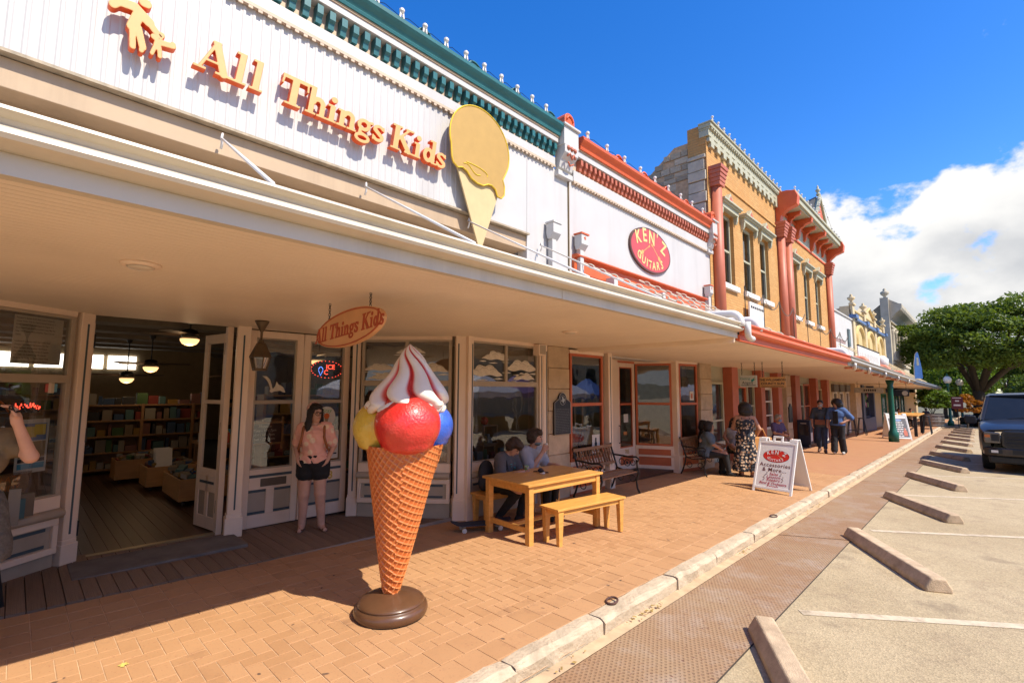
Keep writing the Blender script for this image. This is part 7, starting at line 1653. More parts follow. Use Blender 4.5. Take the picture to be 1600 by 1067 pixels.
    def shirt(s, m, sleeve=.55, hem=-.06, e=.016, name='shirt', neck=.02, extra=(), wrinkle=.0035, loose=.012):
        pr = s.grow(s.torso[1:], e)
        pr += s.grow(s.torso[:1], e + .004) if hem < 0 else []
        for q in 'lr':
            if sleeve > 0:
                L_ = s.part_limb(s.arms[q], sleeve, e + loose); pr += L_
        J = s.J; tz = J['chest'] - J['pelvis']; tz = tz / np.linalg.norm(tz)
        pl_ = [(J['pelvis'] + tz * -.0 + NA([0, 0, hem]), -tz)]
        nk = (J['neck'] - J['chest']); nk = nk / np.linalg.norm(nk)
        pr2 = pr + list(extra) + [('-e', J['neck'] + nk * neck + NA([.02, 0, 0]), (.075, .075, .055), None)]
        return s.solid(name, pr2, m, k=.03, planes=pl_, wrinkle=wrinkle)
    def trousers(s, m, leg=1.92, e=.014, name='trousers', flare=0.0, top=.09, wrinkle=.003):
        pr = s.grow(s.torso[:2], e)
        for q in 'lr':
            L_ = s.part_limb(s.legs[q], leg, e)
            if flare: a = L_[-1]; L_[-1] = ('c', a[1], a[2], a[3] + flare * .4, a[4] + flare)
            pr += L_
        J = s.J; tz = J['chest'] - J['pelvis']; tz = tz / np.linalg.norm(tz)
        return s.solid(name, pr, m, k=.02, planes=[(J['pelvis'] + tz * top, tz)], wrinkle=wrinkle)
    def shoes(s, m): return s.solid('shoes', s.grow(s.feet, .012), m, k=.02)
    def hair(s, m, kind='short', name='hair'):
        hp = s.hp; H = s.HR
        pr = [('e', hp(-.03, 0, .045), (.105, .09, .105), H)]
        if kind == 'short': pr += [('e', hp(.04, 0, .10), (.06, .07, .035), H), ('e', hp(-.05, 0, -.01), (.075, .082, .075), H)]
        if kind == 'mop': pr += [('e', hp(.05, .0, .085), (.062, .085, .052), H), ('c', hp(.06, .045, .08), hp(.085, .055, .04), .03, .016), ('c', hp(.07, -.02, .085), hp(.102, -.03, .045), .03, .014), ('e', hp(-.05, 0, -.02), (.085, .092, .09), H), ('c', hp(-.01, .075, .03), hp(-.0, .085, -.03), .03, .02), ('c', hp(-.01, -.075, .03), hp(-.0, -.085, -.03), .03, .02)]
        if kind == 'long':
            pr += [('e', hp(.03, 0, .10), (.06, .07, .032), H)]
            for sg in (-1, 1): pr += [('c', hp(-.02, sg * .075, .03), hp(.0, sg * .10, -.14), .035, .04), ('c', hp(.0, sg * .10, -.14), hp(.04, sg * .115, -.30), .04, .028), ('c', hp(.03, sg * .08, .05), hp(.02, sg * .088, -.10), .018, .022)]
            pr += [('c', hp(-.06, 0, .0), hp(-.075, 0, -.26), .08, .07)]
        if kind == 'afro': pr = [('e', hp(-.03, 0, .04), (.15, .15, .14), H), ('e', hp(-.06, .07, -.05), (.10, .09, .10), H), ('e', hp(-.06, -.07, -.05), (.10, .09, .10), H), ('e', hp(-.07, 0, -.08), (.10, .11, .09), H)]
        if kind == 'bob': pr += [('e', hp(-.05, 0, -.04), (.10, .105, .11), H), ('e', hp(.03, 0, .10), (.06, .075, .03), H)]
        pr += [('-e', hp(.105, 0, -.045), (.075, .064, .095), H, .012)]
        return s.solid(name, pr, m, k=.03, wrinkle=.003, wf=90)
    def extra(s, name, q, m, smooth=True):
        q.v = [tuple((s.W() @ np.append(p, 1))[:3]) for p in q.v]; return q.build(name, m, s.t, smooth=smooth)
def stand(**kw):
    J = dict(pelvis=(0, 0, .93), waist=(.01, 0, 1.08), chest=(.01, 0, 1.26), neck=(-.005, 0, 1.44), head=(.02, 0, 1.585), shl=(-.005, .172, 1.385), shr=(-.005, -.172, 1.385), ell=(-.02, .235, 1.11), elr=(-.02, -.235, 1.11), wrl=(.05, .245, .87), wrr=(.05, -.245, .87), hipl=(0, .09, .90), hipr=(0, -.09, .90), knl=(.02, .10, .49), knr=(.02, -.10, .49), anl=(0, .11, .085), anr=(0, -.11, .085), tol=(.135, .135, .03), tor=(.135, -.135, .03)); J.update(kw); return J
def sit(seat=.42, lean=.0, **kw):
    z = seat + .10; f = lean
    J = dict(pelvis=(0, 0, z), waist=(.02 + f * .3, 0, z + .15), chest=(.02 + f * .75, 0, z + .33), neck=(.0 + f * 1.25, 0, z + .50), head=(.03 + f * 1.55, 0, z + .645), shl=(.0 + f, .172, z + .445), shr=(.0 + f, -.172, z + .445), ell=(.10 + f, .22, z + .20), elr=(.10 + f, -.22, z + .20), wrl=(.32 + f, .12, z + .17), wrr=(.32 + f, -.12, z + .17), hipl=(.02, .09, z - .01), hipr=(.02, -.09, z - .01), knl=(.44, .12, z + .01), knr=(.44, -.12, z + .01), anl=(.42, .12, .085), anr=(.42, -.12, .085), tol=(.56, .14, .03), tor=(.56, -.14, .03)); J.update(kw); return J
R_ = math.radians
# --- the girl in the peach T-shirt beside the entrance
J = stand(shl=(-.01, .155, 1.38), shr=(-.01, -.155, 1.38), ell=(-.09, .245, 1.12), elr=(-.09, -.245, 1.12), wrl=(.06, .19, .955), wrr=(.06, -.19, .955), knl=(.03, .105, .49), anl=(.01, .135, .085), tol=(.13, .20, .028), anr=(.0, -.115, .085), tor=(.13, -.125, .028), knr=(.02, -.105, .49))
p = Person('young woman in a peach T-shirt and black shorts, hands in her pockets beside the entrance', (-6.25, 2.78, zg(2.78)), R_(-32), 1.58, J, h=.0075, skin=m_skin3, head=(42, 4), build=1.13, hdir=dict(l=(.3, -.45, -.9), r=(.3, .45, -.9)), hands=(.25, .25))
for q in 'lr': p.legs[q] = p.grow(p.legs[q], .011)
p.body(); m_peach = mat('peach_cotton', (.68, .36, .22), .85, var=.06, vscale=5)
def dots(name, base, dot, scale, thr, var=(.5,)):
    def fn(nt, N, L, b):
        tc = N.new('ShaderNodeTexCoord'); vo = N.new('ShaderNodeTexVoronoi'); vo.inputs['Scale'].default_value = scale; L.new(tc.outputs['Object'], vo.inputs['Vector']); r = N.new('ShaderNodeMapRange'); r.inputs[1].default_value = thr; r.inputs[2].default_value = thr + .06; L.new(vo.outputs['Distance'], r.inputs[0]); L.new(mix_rgb(N, L, r.outputs[0], dot, base), b.inputs['Base Color'])
    return node_mat(name, fn, .85)
p.shirt(dots('peach_print_cotton', (.80, .42, .33), (.82, .62, .45), 9, .30), .74, -.01, .018, loose=.014, wrinkle=.006); p.trousers(m_blk, .31, .020, 'shorts', flare=.012, top=.10); p.hair(m_hair_d, 'long')
q = MB(); q.tube([p.hp(-.05, .088 * cos(a), .06 + .085 * sin(a)) for a in LS(-.1, PI + .1, 15)], .022, 6); p.extra('headband', q, mat('headband_pink', (.55, .33, .26), .8, var=.3, vscale=40))
def glasses(p, m, r=.026, solid_=False, lens=None):
    q = MB()
    for sg in (-1, 1):
        c = [p.hp(.103, sg * .034 + r * 1.15 * cos(a), .008 + r * .85 * sin(a)) for a in LS(0, 6.283, 15)[:-1]]; q.tube(c, .0038, 5, closed=True); q.tube([p.hp(.10, sg * .062, .014), p.hp(.05, sg * .084, .014), p.hp(-.01, sg * .088, .01)], .003, 5)
        if solid_: q.poly(c)
    q.tube([p.hp(.105, .01, .014), p.hp(.105, -.01, .014)], .003, 5); return p.extra('glasses', q, m)
glasses(p, m_dark, .029)
q = MB()
for sg in (-1, 1): q.tube([NA(v) for v in ((-.13, sg * .12, 1.36), (-.03, sg * .13, 1.462), (.09, sg * .135, 1.40), (.145, sg * .145, 1.27), (.12, sg * .185, 1.12), (-.05, sg * .2, 1.05))], .017, 6)
p.extra('backpack_strap', q, mat('tan_leather', (.30, .11, .04), .6))
p.solid('backpack', [('e', (-.20, 0, 1.22), (.09, .15, .19), None)], mat('tan_leather', (.30, .11, .04), .6))
q = MB()
for q_ in 'lr':
    sg = 1 if q_ == 'l' else -1; a, t_ = p.J['an' + q_], p.J['to' + q_]; q.tube([a * (1, 1, 0) + (-.05, 0, .012), t_ * (1, 1, 0) + (.0, 0, .012)], [.035, .045], 8); q.tube([t_ + (-.06, .03, .012), t_ + (-.02, 0, .034), t_ + (-.06, -.03, .012)], .006, 5)
for i, v in enumerate(q.v): q.v[i] = (v[0], v[1], min(v[2], .055) if v[2] < .03 else v[2])
p.extra('sandals', q, mat('sandal_brown', (.16, .08, .045), .7))
# --- the two boys at the table
J = sit(.42, .17, head=(.27, .0, 1.085), neck=(.17, 0, .985), chest=(.11, 0, .835), shl=(.14, .17, .93), shr=(.14, -.17, .93), ell=(.21, .25, .70), elr=(.20, -.24, .70), wrl=(.43, .09, .735), wrr=(.40, -.10, .735), knl=(.42, .10, .49), knr=(.42, -.12, .49), anl=(.30, .10, .085), anr=(.12, -.16, .12), tol=(.44, .12, .03), tor=(.25, -.2, .05))
b1 = Person('teenage boy in a dark grey T-shirt bent over a paper cup at the table', (-4.99, 4.90, zg(4.9)), R_(12), 1.62, J, h=.0078, skin=m_skin, head=(4, 42), hdir=dict(l=(.7, -.5, .05), r=(.7, .5, .05)), pdir=dict(l=(0, -1, .1), r=(0, 1, .1)), hands=(.6, .6))
b1.body(); m_dgrey = mat('charcoal_cotton', (.095, .085, .085), .9, var=.12, vscale=8); sh = b1.shirt(m_dgrey, .78, -.04, .020, loose=.02); b1.trousers(m_blk, 1.9, .016); b1.shoes(mat('dark_shoe', (.03, .03, .035), .7)); b1.hair(m_hair_b, 'mop')
q = MB(); rs = random.Random(1)
for i in range(9):
    a = rs.uniform(-.10, .10); z = rs.uniform(-.05, .05); r = rs.uniform(.008, .02); c = NA([.262 + z * .35, a + .0, .815 + z]); q.lathe([(0, -.003), (r, 0), (0, .003)], c, 7)
b1.extra('shirt_print', q, mat('teal_shirt_print', (.05, .38, .40), .8))
q = MB(); q.tube([(.14, -.16, .99), (.22, -.14, .93), (.26, -.16, .80), (.18, -.21, .70)], .014, 6); b1.extra('bag_strap', q, m_blk)
b1.solid('bag', [('e', (-.16, -.10, .70), (.09, .15, .18), None), ('e', (-.14, -.16, .56), (.08, .12, .12), None)], mat('navy_bag', (.02, .022, .03), .8))
J = sit(.42, .08, head=(.17, .0, 1.165), neck=(.10, 0, 1.02), shl=(.08, .178, .955), shr=(.08, -.178, .955), ell=(.20, .26, .72), elr=(.24, -.20, .715), wrl=(.40, .22, .745), wrr=(.34, -.03, .975), knl=(.44, .14, .50), knr=(.44, -.08, .50), anl=(.40, .16, .085), anr=(.42, -.06, .085))
b2_ = Person('teenage boy in a light grey T-shirt eating at the table beside the window', (-5.0, 5.50, zg(5.5)), R_(6), 1.66, J, h=.0078, skin=m_skin, head=(28, 2), build=1.08, hdir=dict(l=(.8, -.3, -.1), r=(.35, .12, .9)), pdir=dict(l=(0, .1, -1), r=(-.5, .8, 0)), hands=(.15, .75))
b2_.body(); b2_.shirt(mat('heather_grey_cotton', (.33, .33, .36), .9, var=.07, vscale=8), .72, -.04, .022, loose=.022); b2_.trousers(m_blk, 1.9, .016); b2_.shoes(_mats['dark_shoe']); b2_.hair(m_hair_b, 'mop')
b2_.solid('chin_mask', [('e', b2_.hp(.03, 0, -.088), (.066, .062, .036), b2_.HR)], mat('mask_teal', (.13, .17, .17), .8), k=.01)
pc = thing('small_cone', 'little ice cream cone held to the mouth of the boy in light grey', 'ice cream', (-4.72, 5.47, .95)); w = (b2_.W() @ np.append(b2_.J['wrr'] + NA([.03, .035, .07]), 1))[:3]
q = MB(); q.tube([w + (-.004, 0, -.05), w + (.0, 0, .02)], [.005, .022], 10); q.build('wafer', mat('wafer', (.5, .28, .1), .7), pc); MB().lathe([(0, .05), (.018, .045), (.027, .028), (.024, .018)], w, 10).build('cream', m_decal, pc, smooth=True)
# --- the woman at the left edge of the frame
J = stand(ell=(.08, .31, 1.28), wrl=(.17, .235, 1.53), elr=(.0, -.23, 1.12), wrr=(.24, -.03, 1.19), shl=(0, .18, 1.40))
p = Person('woman at the left edge in a grey skirt, raising black sunglasses in one hand', (-4.85, -.17, zg(0)), R_(-8), 1.68, J, h=.0075, skin=m_skin3, head=(5, 0), hdir=dict(l=(.1, -.15, .9), r=(.5, .6, .1)), pdir=dict(l=(.4, -.9, 0), r=(0, .3, .9)), hands=(.55, .6))
p.body(); m_olive = mat('olive_knit', (.16, .12, .07), .9, var=.15, vscale=12); p.shirt(m_olive, .42, .0, .018); m_gskirt = mat('grey_wool', (.11, .105, .095), .95, var=.25, vscale=60, bump=.5, bscale=120)
p.solid('skirt', [('c', (0, .06, .95), (.01, .09, .66), .15, .17), ('c', (0, -.06, .95), (.01, -.09, .66), .15, .17)], m_gskirt, k=.04, planes=[((0, 0, .60), (0, 0, -1)), ((0, 0, 1.06), (0, 0, 1))], wrinkle=.004); p.shoes(m_blk); p.hair(m_hair_b, 'long')
sgm = thing('sunglasses', 'black sunglasses dangling from the raised hand of the woman at the left edge', 'sunglasses', (-4.8, .05, 1.5)); w = (p.W() @ np.append(p.J['wrl'] + NA([.05, -.03, .06]), 1))[:3]
q = MB()
for k_ in (0, .055): q.tube([w + (.0, .02 + k_, .0 + .004 * i) + NA([.022 * cos(a), .026 * sin(a), .005 * cos(a)]) for i, a in enumerate(LS(0, 6.28, 13)[:-1])], .006, 5, closed=True); q.poly([w + (.0, .02 + k_, 0) + NA([.022 * cos(a), .026 * sin(a), 0]) for a in LS(0, 6.28, 13)[:-1]])
q.tube([w + (0, -.005, 0), w + (-.03, -.05, .0), w + (-.04, -.08, -.01)], .004, 5); q.tube([w + (0, .10, 0), w + (-.06, .09, .02), w + (-.10, .05, .03)], .004, 5); q.build('frame', m_dark, sgm)
ph = thing('phone', 'dark phone with red case held by the woman at the left edge', 'phone', (-4.75, -.1, 1.15)); w = (p.W() @ np.append(p.J['wrr'] + NA([.06, .07, .02]), 1))[:3]
q = MB(); q.obox(w, (.006, 0, .002), (0, .036, 0), (0, 0, .075)); q.build('case', mat('red_case', (.25, .03, .03), .5), ph, bevel=.005); q = MB(); q.obox(w + (-.0075, 0, 0), (.001, 0, 0), (0, .032, 0), (0, 0, .068)); q.build('screen', m_dark, ph)
bgp = thing('folded_stand', 'black folded display stand leaning at the left window', 'stand', (-5.72, .02, .06))
q = MB(); q.bar((-5.70, .06, .06), (-5.60, -.06, .85), .05, .03); q.bar((-5.80, -.35, .06), (-5.68, -.42, .85), .05, .03); q.build('leg', m_dark, bgp, bevel=.004); q = MB(); q.poly([(-5.71, .04, .14), (-5.81, -.36, .14), (-5.70, -.42, .80), (-5.61, -.06, .80)]); q.build('panel', m_blk, bgp)
# --- the group by the second bench
floral = dots('floral_print', (.03, .035, .045), (.50, .36, .24), 17, .38)
J = stand(ell=(.10, .26, 1.12), wrl=(.26, .10, 1.05), elr=(-.03, -.30, 1.12), wrr=(.10, -.26, .95), shl=(0, .185, 1.38), shr=(0, -.185, 1.38))
p = Person('woman in a long floral dress seen from behind, tan bag on her arm', (-3.98, 12.0, zg(12)), R_(118), 1.66, J, h=.010, skin=m_skin2, head=(10, 0), build=1.16, hdir=dict(l=(.6, -.6, 0)), hands=(.5, .5))
p.body(); J = p.J
p.solid('dress', p.grow(p.torso[1:4], .016) + p.grow(p.torso[:1], .02) + [('c', (0, .05, .92), (0, .13, .16), .15, .19), ('c', (0, -.05, .92), (0, -.13, .16), .15, .19), ('c', (.02, 0, .9), (.06, 0, .16), .15, .20)], floral, k=.05, planes=[((0, 0, .13), (0, 0, -1)), ((0, 0, 1.345), (0, 0, 1))], wrinkle=.012, wf=12)
q = MB()
for sg in (-1, 1): q.tube([(-.10, sg * .08, 1.33), (-.03, sg * .095, 1.455), (.09, sg * .09, 1.33)], .007, 5)
p.extra('shoulder_strap', q, floral); p.hair(m_hair_d, 'afro')
p.solid('sandals', p.grow(p.feet, .006), mat('sandal_brown', (.16, .08, .045), .7), planes=[((0, 0, .05), (0, 0, 1))])
hb = thing('handbag', 'large tan handbag hanging from the arm of the woman in the floral dress', 'bag', (-3.62, 12.1, .5)); w = (p.W() @ np.append(p.J['elr'] + NA([.06, -.05, -.34]), 1))[:3]
q = MB(); q.prism([(-.20, -.16), (.20, -.16), (.24, .15), (-.24, .15)], w - NA([.06, -.02, 0]), (.80, .6, 0), (0, 0, 1), .14); q.build('body', mat('tan_bag_leather', (.56, .27, .08), .5, var=.08), hb, bevel=.02, fix=True); q = MB(); q.tube([w + (-.12, -.08, .15), w + (-.08, -.05, .33), w + (.02, .02, .34), w + (.08, .08, .15)], .012, 6); q.build('strap', _mats['tan_bag_leather'], hb, smooth=True)
J = sit(.42, .06, ell=(.14, .26, .78), wrl=(.34, .20, .66), elr=(.14, -.26, .78), wrr=(.34, -.16, .64), knl=(.46, .12, .52), knr=(.44, -.13, .52), anl=(.40, .10, .085), anr=(.52, -.12, .085), tor=(.66, -.14, .03))
p = Person('heavy set woman in a grey blue blouse and black trousers seated on the iron bench', (-4.78, 11.60, zg(11.6)), R_(28), 1.62, J, h=.010, skin=m_skin2, head=(18, 2), build=1.32, hands=(.5, .5))
p.body(); p.shirt(dots('blue_blouse_print', (.10, .135, .16), (.16, .19, .21), 40, .3), .85, -.08, .02); p.trousers(m_blk, 1.93, .018); p.shoes(m_blk); p.hair(m_hair_d, 'bob')
J = sit(.42, .0, ell=(.16, .24, .74), wrl=(.40, .22, .68), elr=(.05, -.30, .80), wrr=(.0, -.55, .84))
p = Person('dark haired person half hidden behind the woman in grey blue, arm stretched along the bench', (-4.98, 11.98, zg(11.9)), R_(18), 1.62, J, h=.011, skin=m_skin2, head=(-30, 0), hdir=dict(r=(-.1, -1, 0)), hands=(.4, .2))
p.body(); p.shirt(m_blk, .5, -.05, .018); p.trousers(m_blk, 1.9, .015); p.shoes(m_blk); p.hair(m_hair_d, 'bob')
J = sit(.47, -.02, ell=(.02, .22, .86), wrl=(.22, .12, .66), elr=(.04, -.24, .86), wrr=(.26, -.10, .64), knl=(.40, .10, .60), knr=(.42, -.06, .68), anl=(.46, .10, .14), anr=(.50, .22, .40), tol=(.60, .12, .06), tor=(.62, .30, .36))
def stripes_nodes(nt, N, L, b):
    tc = N.new('ShaderNodeTexCoord'); s_ = N.new('ShaderNodeSeparateXYZ'); L.new(tc.outputs['Object'], s_.inputs[0]); m_ = N.new('ShaderNodeMath'); m_.operation = 'MULTIPLY'; m_.inputs[1].default_value = 34; L.new(s_.outputs[2], m_.inputs[0]); f_ = N.new('ShaderNodeMath'); f_.operation = 'FRACT'; L.new(m_.outputs[0], f_.inputs[0]); g_ = N.new('ShaderNodeMath'); g_.operation = 'GREATER_THAN'; g_.inputs[1].default_value = .42; L.new(f_.outputs[0], g_.inputs[0]); L.new(mix_rgb(N, L, g_.outputs[0], (.06, .07, .14), (.62, .60, .58)), b.inputs['Base Color'])
p = Person('woman in a striped sleeveless top and sunglasses seated with crossed legs facing the camera', (-4.50, 12.75, zg(12.7)), R_(-72), 1.64, J, h=.010, skin=m_skin2, head=(-8, 4), hands=(.4, .4))
p.body(); p.shirt(node_mat('navy_white_stripe', stripes_nodes, .85), .0, -.08, .016); p.trousers(m_blk, .55, .014, 'shorts'); p.shoes(_mats['sandal_brown']); p.hair(m_hair_d, 'long'); glasses(p, m_dark, .03, True)
st_ = thing('metal_chair', 'simple metal chair under the woman in the striped top', 'chair', (-4.52, 12.8, zg(12.8))); q = MB(); z = zg(12.8); q.box(-4.75, -4.32, 12.62, 13.02, z + .43, z + .46); q.build('seat', m_iron, st_)
for a in (-4.73, -4.34):
    for b in (12.64, 13.0): q = MB(); q.bar((a, b, z), (a, b, z + .429), .03, .03); q.build('leg', m_iron, st_)
q = MB(); q.box(-4.73, -4.34, 12.99, 13.02, z + .5, z + .85); q.build('backrest', m_iron, st_)
J = sit(.48, .05)
p = Person('older masked person in a purple shirt seated by the shop wall', (-4.70, 17.0, zg(17)), R_(-30), 1.66, J, h=.012, skin=m_skin, head=(0, 0), hands=(.5, .5))
p.body(); p.shirt(mat('purple_cotton', (.10, .07, .14), .9), .6, -.05, .018); p.trousers(mat('pale_trousers', (.30, .28, .27), .9), 1.9, .016); p.shoes(m_blk); p.hair(m_hair_g, 'short'); p.solid('face_mask', [('e', p.hp(.055, 0, -.05), (.055, .060, .05), p.HR)], mat('mask_blue', (.14, .22, .38), .8), k=.01)
ch = thing('walker_seat', 'low dark seat under the masked person', 'chair', (-4.7, 17, zg(17))); q = MB(); z = zg(17); q.box(-4.93, -4.45, 16.78, 17.2, z + .44, z + .49); q.build('seat', m_dark, ch)
for a in (-4.9, -4.48):
    for b in (16.8, 17.18): q = MB(); q.bar((a, b, z), (a, b, z + .439), .035, .035); q.build('leg', m_dark, ch)
# --- two women walking towards the camera
def walk_pose(ph=1, **kw):
    J = stand(knl=(.06 * ph + .04, .09, .49), anl=(.16 * ph, .09, .09), tol=(.30 * ph if ph > 0 else .02, .11, .04), knr=(-.02 * ph + .04, -.09, .49), anr=(-.14 * ph, -.09, .12), tor=(-.02, -.11, .035), ell=(-.06, .25, 1.12), wrl=(.06, .27, .90), elr=(.02, -.25, 1.12), wrr=(.16, -.24, .92)); J.update(kw); return J
m_denim = mat('blue_denim', (.055, .11, .26), .85, var=.25, vscale=9); m_jean = mat('dark_jeans', (.03, .045, .085), .85, var=.3, vscale=8)
p = Person('masked woman in dark jeans walking, brown pouch at her waist', (-4.03, 19.8, zg(19.8)), R_(-82), 1.80, walk_pose(1), h=.011, skin=m_skin, head=(0, 0), hands=(.4, .4), group='women walking together')
p.body(); p.shirt(m_blk, .5, -.06, .016); p.shirt(mat('slate_jacket', (.055, .07, .095), .85, var=.15), .9, -.09, .026, name='jacket', neck=-.02); p.trousers(m_jean, 1.8, .016); p.shoes(mat('brown_shoe', (.09, .04, .025), .6)); p.hair(m_hair_d, 'short'); p.solid('face_mask', [('e', p.hp(.055, 0, -.05), (.055, .060, .05), p.HR)], mat('mask_grey', (.34, .36, .42), .8), k=.01)
q = MB(); q.obox((.19, -.02, 1.0), (.04, 0, 0), (0, .14, 0), (0, 0, .08)); p.extra('pouch', q, mat('brown_pouch', (.17, .055, .025), .6), False); q = MB(); q.tube([(.14, .12, 1.03), (.12, .1, 1.25), (.0, .02, 1.46), (-.12, -.1, 1.25)], .012, 5); p.extra('pouch_strap', q, _mats['brown_pouch'])
p = Person('woman in a blue denim jacket and black wide trousers walking, hand on her hip', (-3.52, 19.65, zg(19.6)), R_(-95), 1.82, walk_pose(-1, ell=(-.10, .36, 1.14), wrl=(.08, .20, 1.02)), h=.011, skin=m_skin2, head=(-28, 12), build=1.12, hands=(.4, .5), group='women walking together')
p.body(); p.shirt(m_blk, .3, -.1, .018); p.shirt(m_denim, .95, -.02, .030, name='denim_jacket', neck=-.03); p.trousers(mat('black_trousers', (.02, .02, .022), .9, var=.2), 1.95, .022, flare=.035); p.shoes(mat('pale_shoe', (.4, .38, .35), .7)); p.hair(m_hair_d, 'afro')
# jacket fronts stand open over the black top: a dark front panel and a pale pendant
q = MB(); q.obox((.175, .0, 1.16), (.012, 0, 0), (0, .07, 0), (0, 0, .2)); p.extra('top_front', q, m_blk, False)
# --- people far off at the tables, small in the picture
for i, (x, y, c, lab) in enumerate(((-4.2, 44.0, (.02, .02, .022), 'distant person in black seated under the far canopy, leftmost of the seated guests'), (-3.9, 48.5, (.02, .17, .13), 'distant person in a green shirt seated under the far canopy'), (-3.5, 57.0, (.05, .05, .06), 'distant person in dark grey seated nearest the barrel planter'))):
    p = Person(lab, (x, y, zg(y)), R_(-60), 1.78, sit(.46, .05), h=.018, skin=m_skin2, hands=(.5, .5), group='guests far down the pavement'); p.body(); p.shirt(mat('far_shirt_%d' % i, c, .9), .7, -.06, .02); p.trousers(m_blk, 1.9, .016); p.hair(m_hair_d, 'short')
    z = zg(y); t = thing('metal_chair', ('distant chair under the person in black', 'distant chair under the person in green', 'distant chair under the person in dark grey')[i], 'chair', (x, y, z)); q = MB(); q.box(x - .25, x + .25, y - .25, y + .25, z + .44, z + .48); q.build('seat', m_iron, t)
    for a in (-.22, .22):
        for b in (-.22, .22): q = MB(); q.bar((x + a, y + b, z), (x + a, y + b, z + .4399), .03, .03); q.build('leg', m_iron, t)
# goods and lamps inside the toy shop
def palette(name, cols, rough=.6):
    def fn(nt, N, L, b):
        ge = N.new('ShaderNodeNewGeometry'); cr = N.new('ShaderNodeValToRGB'); cr.color_ramp.interpolation = 'CONSTANT'; e = cr.color_ramp.elements
        for i, c in enumerate(cols):
            if i > 1: e.new(i / len(cols))
            e[i].position = i / len(cols); e[i].color = c + (1,)
        L.new(ge.outputs['Random Per Island'], cr.inputs[0]); L.new(cr.outputs[0], b.inputs['Base Color'])
    return node_mat(name, fn, rough)
m_goods = palette('toy_colours', [(.16, .03, .025), (.17, .13, .09), (.04, .07, .14), (.19, .16, .13), (.05, .10, .04), (.22, .13, .03), (.03, .03, .035), (.17, .08, .07), (.06, .12, .13), (.24, .22, .19)])
m_shelfw = mat('shelf_wood', (.26, .14, .065), .55, var=.2, vscale=4, stretch=(1, 1, 5))
def shelf_unit(label, x, y0, y1, zs, depth=.35):
    t = thing('shelf_unit', label, 'shelves', (x, (y0 + y1) / 2, .035), 0, 'wooden shelves in the shop'); top = zs[-1]; n = max(1, round((y1 - y0) / .95))
    for i in range(n + 1): y = y0 + (y1 - y0) * i / n; MB().box(x - depth, x + .01, y - .025, y + .025, .035, top + .04).build('upright', m_shelfw, t)
    for z in zs:
        for i in range(n): a, b = y0 + (y1 - y0) * i / n + .026, y0 + (y1 - y0) * (i + 1) / n - .026; MB().box(x - depth, x, a, b, z, z + .03).build('shelf', m_shelfw, t)
    MB().box(x - depth - .02, x - depth - .001, y0, y1, .035, top + .04).build('back_panel', m_shelfw, t)
    q = MB(); r = random.Random(int(abs(x * 7 + y0 * 3)))
    for z in zs:
        y = y0 + .05
        while y < y1 - .15:
            w = r.uniform(.05, .2); h = r.uniform(.08, .26); d = r.uniform(.05, .2); q.box(x - .05 - d, x - r.uniform(0, .06), y, y + w, z + .031, z + .031 + h); y += w + r.uniform(.005, .05)
    g_ = q.build('shelf_goods', m_goods, t); g_['kind'] = 'stuff'
shelf_unit('long wooden toy shelves across the back of the open shop', -12.9, 1.05, 6.6, (.12, .45, .78, 1.10, 1.42)); shelf_unit('dim wooden shelves farther back at the left of the open door', -15.5, -2.6, 1.2, (.12, .5, .88, 1.26, 1.6)); shelf_unit('wooden shelves seen through the closed pair of doors', -9.6, 3.3, 6.6, (.12, .5, .9, 1.3, 1.65))
shelf_unit('wooden shelves seen through the left window', -9.9, -3.6, -.6, (.12, .5, .9, 1.3))
m_bin = mat('honey_wood_bin', (.40, .20, .07), .5, var=.15, vscale=3, stretch=(1, 1, 5))
for (x0, x1, y0, y1, h, lab, sd) in ((-9.8, -8.66, 1.84, 2.75, .43, 'honey coloured wooden bin of toys on casters nearest the open door', 1), (-10.95, -10.3, 1.70, 2.45, .44, 'middle wooden bin on casters holding tall white books', 2), (-12.1, -11.5, 1.42, 2.2, .46, 'farthest of the three wooden bins on casters', 3)):
    t = thing('toy_bin', lab, 'bin', ((x0 + x1) / 2, (y0 + y1) / 2, .035), 0, 'wooden toy bins on casters'); z0 = .11
    for a, b, c, d in ((x1 - .02, x1, y0, y1), (x0, x0 + .02, y0, y1), (x0 + .0201, x1 - .0201, y0, y0 + .02), (x0 + .0201, x1 - .0201, y1 - .02, y1)): MB().box(a, b, c, d, z0, h).build('side_board', m_bin, t, bevel=.004)
    for a in (x0 + .08, x1 - .08):
        for b in (y0 + .08, y1 - .08): q = MB(); q.tube([(a, b - .015, .068), (a, b + .015, .068)], .032, 10); q.build('caster', m_dark, t)
    q = MB(); r = random.Random(sd); q.box(x0 + .021, x1 - .021, y0 + .021, y1 - .021, z0 + .01, h - .06)
    for i in range(60): c = NA([r.uniform(x0 + .1, x1 - .1), r.uniform(y0 + .1, y1 - .1), h - .03 + r.uniform(0, .09)]); a = r.uniform(0, 3.1); s_ = r.uniform(.03, .09); q.obox(c, (s_ * cos(a), s_ * sin(a), 0), (-.5 * s_ * sin(a), .5 * s_ * cos(a), .2 * s_), (0, 0, s_ * .4))
    q.build('toy_pile', m_goods, t)['kind'] = 'stuff'
    if sd == 2:
        for i in range(3): bk = MB(); bk.obox((x1 - .12 - i * .1, y0 + .25, h + .12), (.012, 0, .004), (0, .12, 0), (-.03, 0, .17)); tag(bk.build('book', m_paper, None), ('tall white book at the front of the middle bin', 'tall white book in the middle of the middle bin', 'tall white book at the back of the middle bin')[i], 'book', 'white books in the bin')
dt = thing('display_table', 'wooden display table with stacked green and yellow boxes behind the bins', 'table', (-10.6, 3.0, .035)); MB().box(-11.2, -10.0, 2.5, 3.6, .74, .78).build('top', m_shelfw, dt)
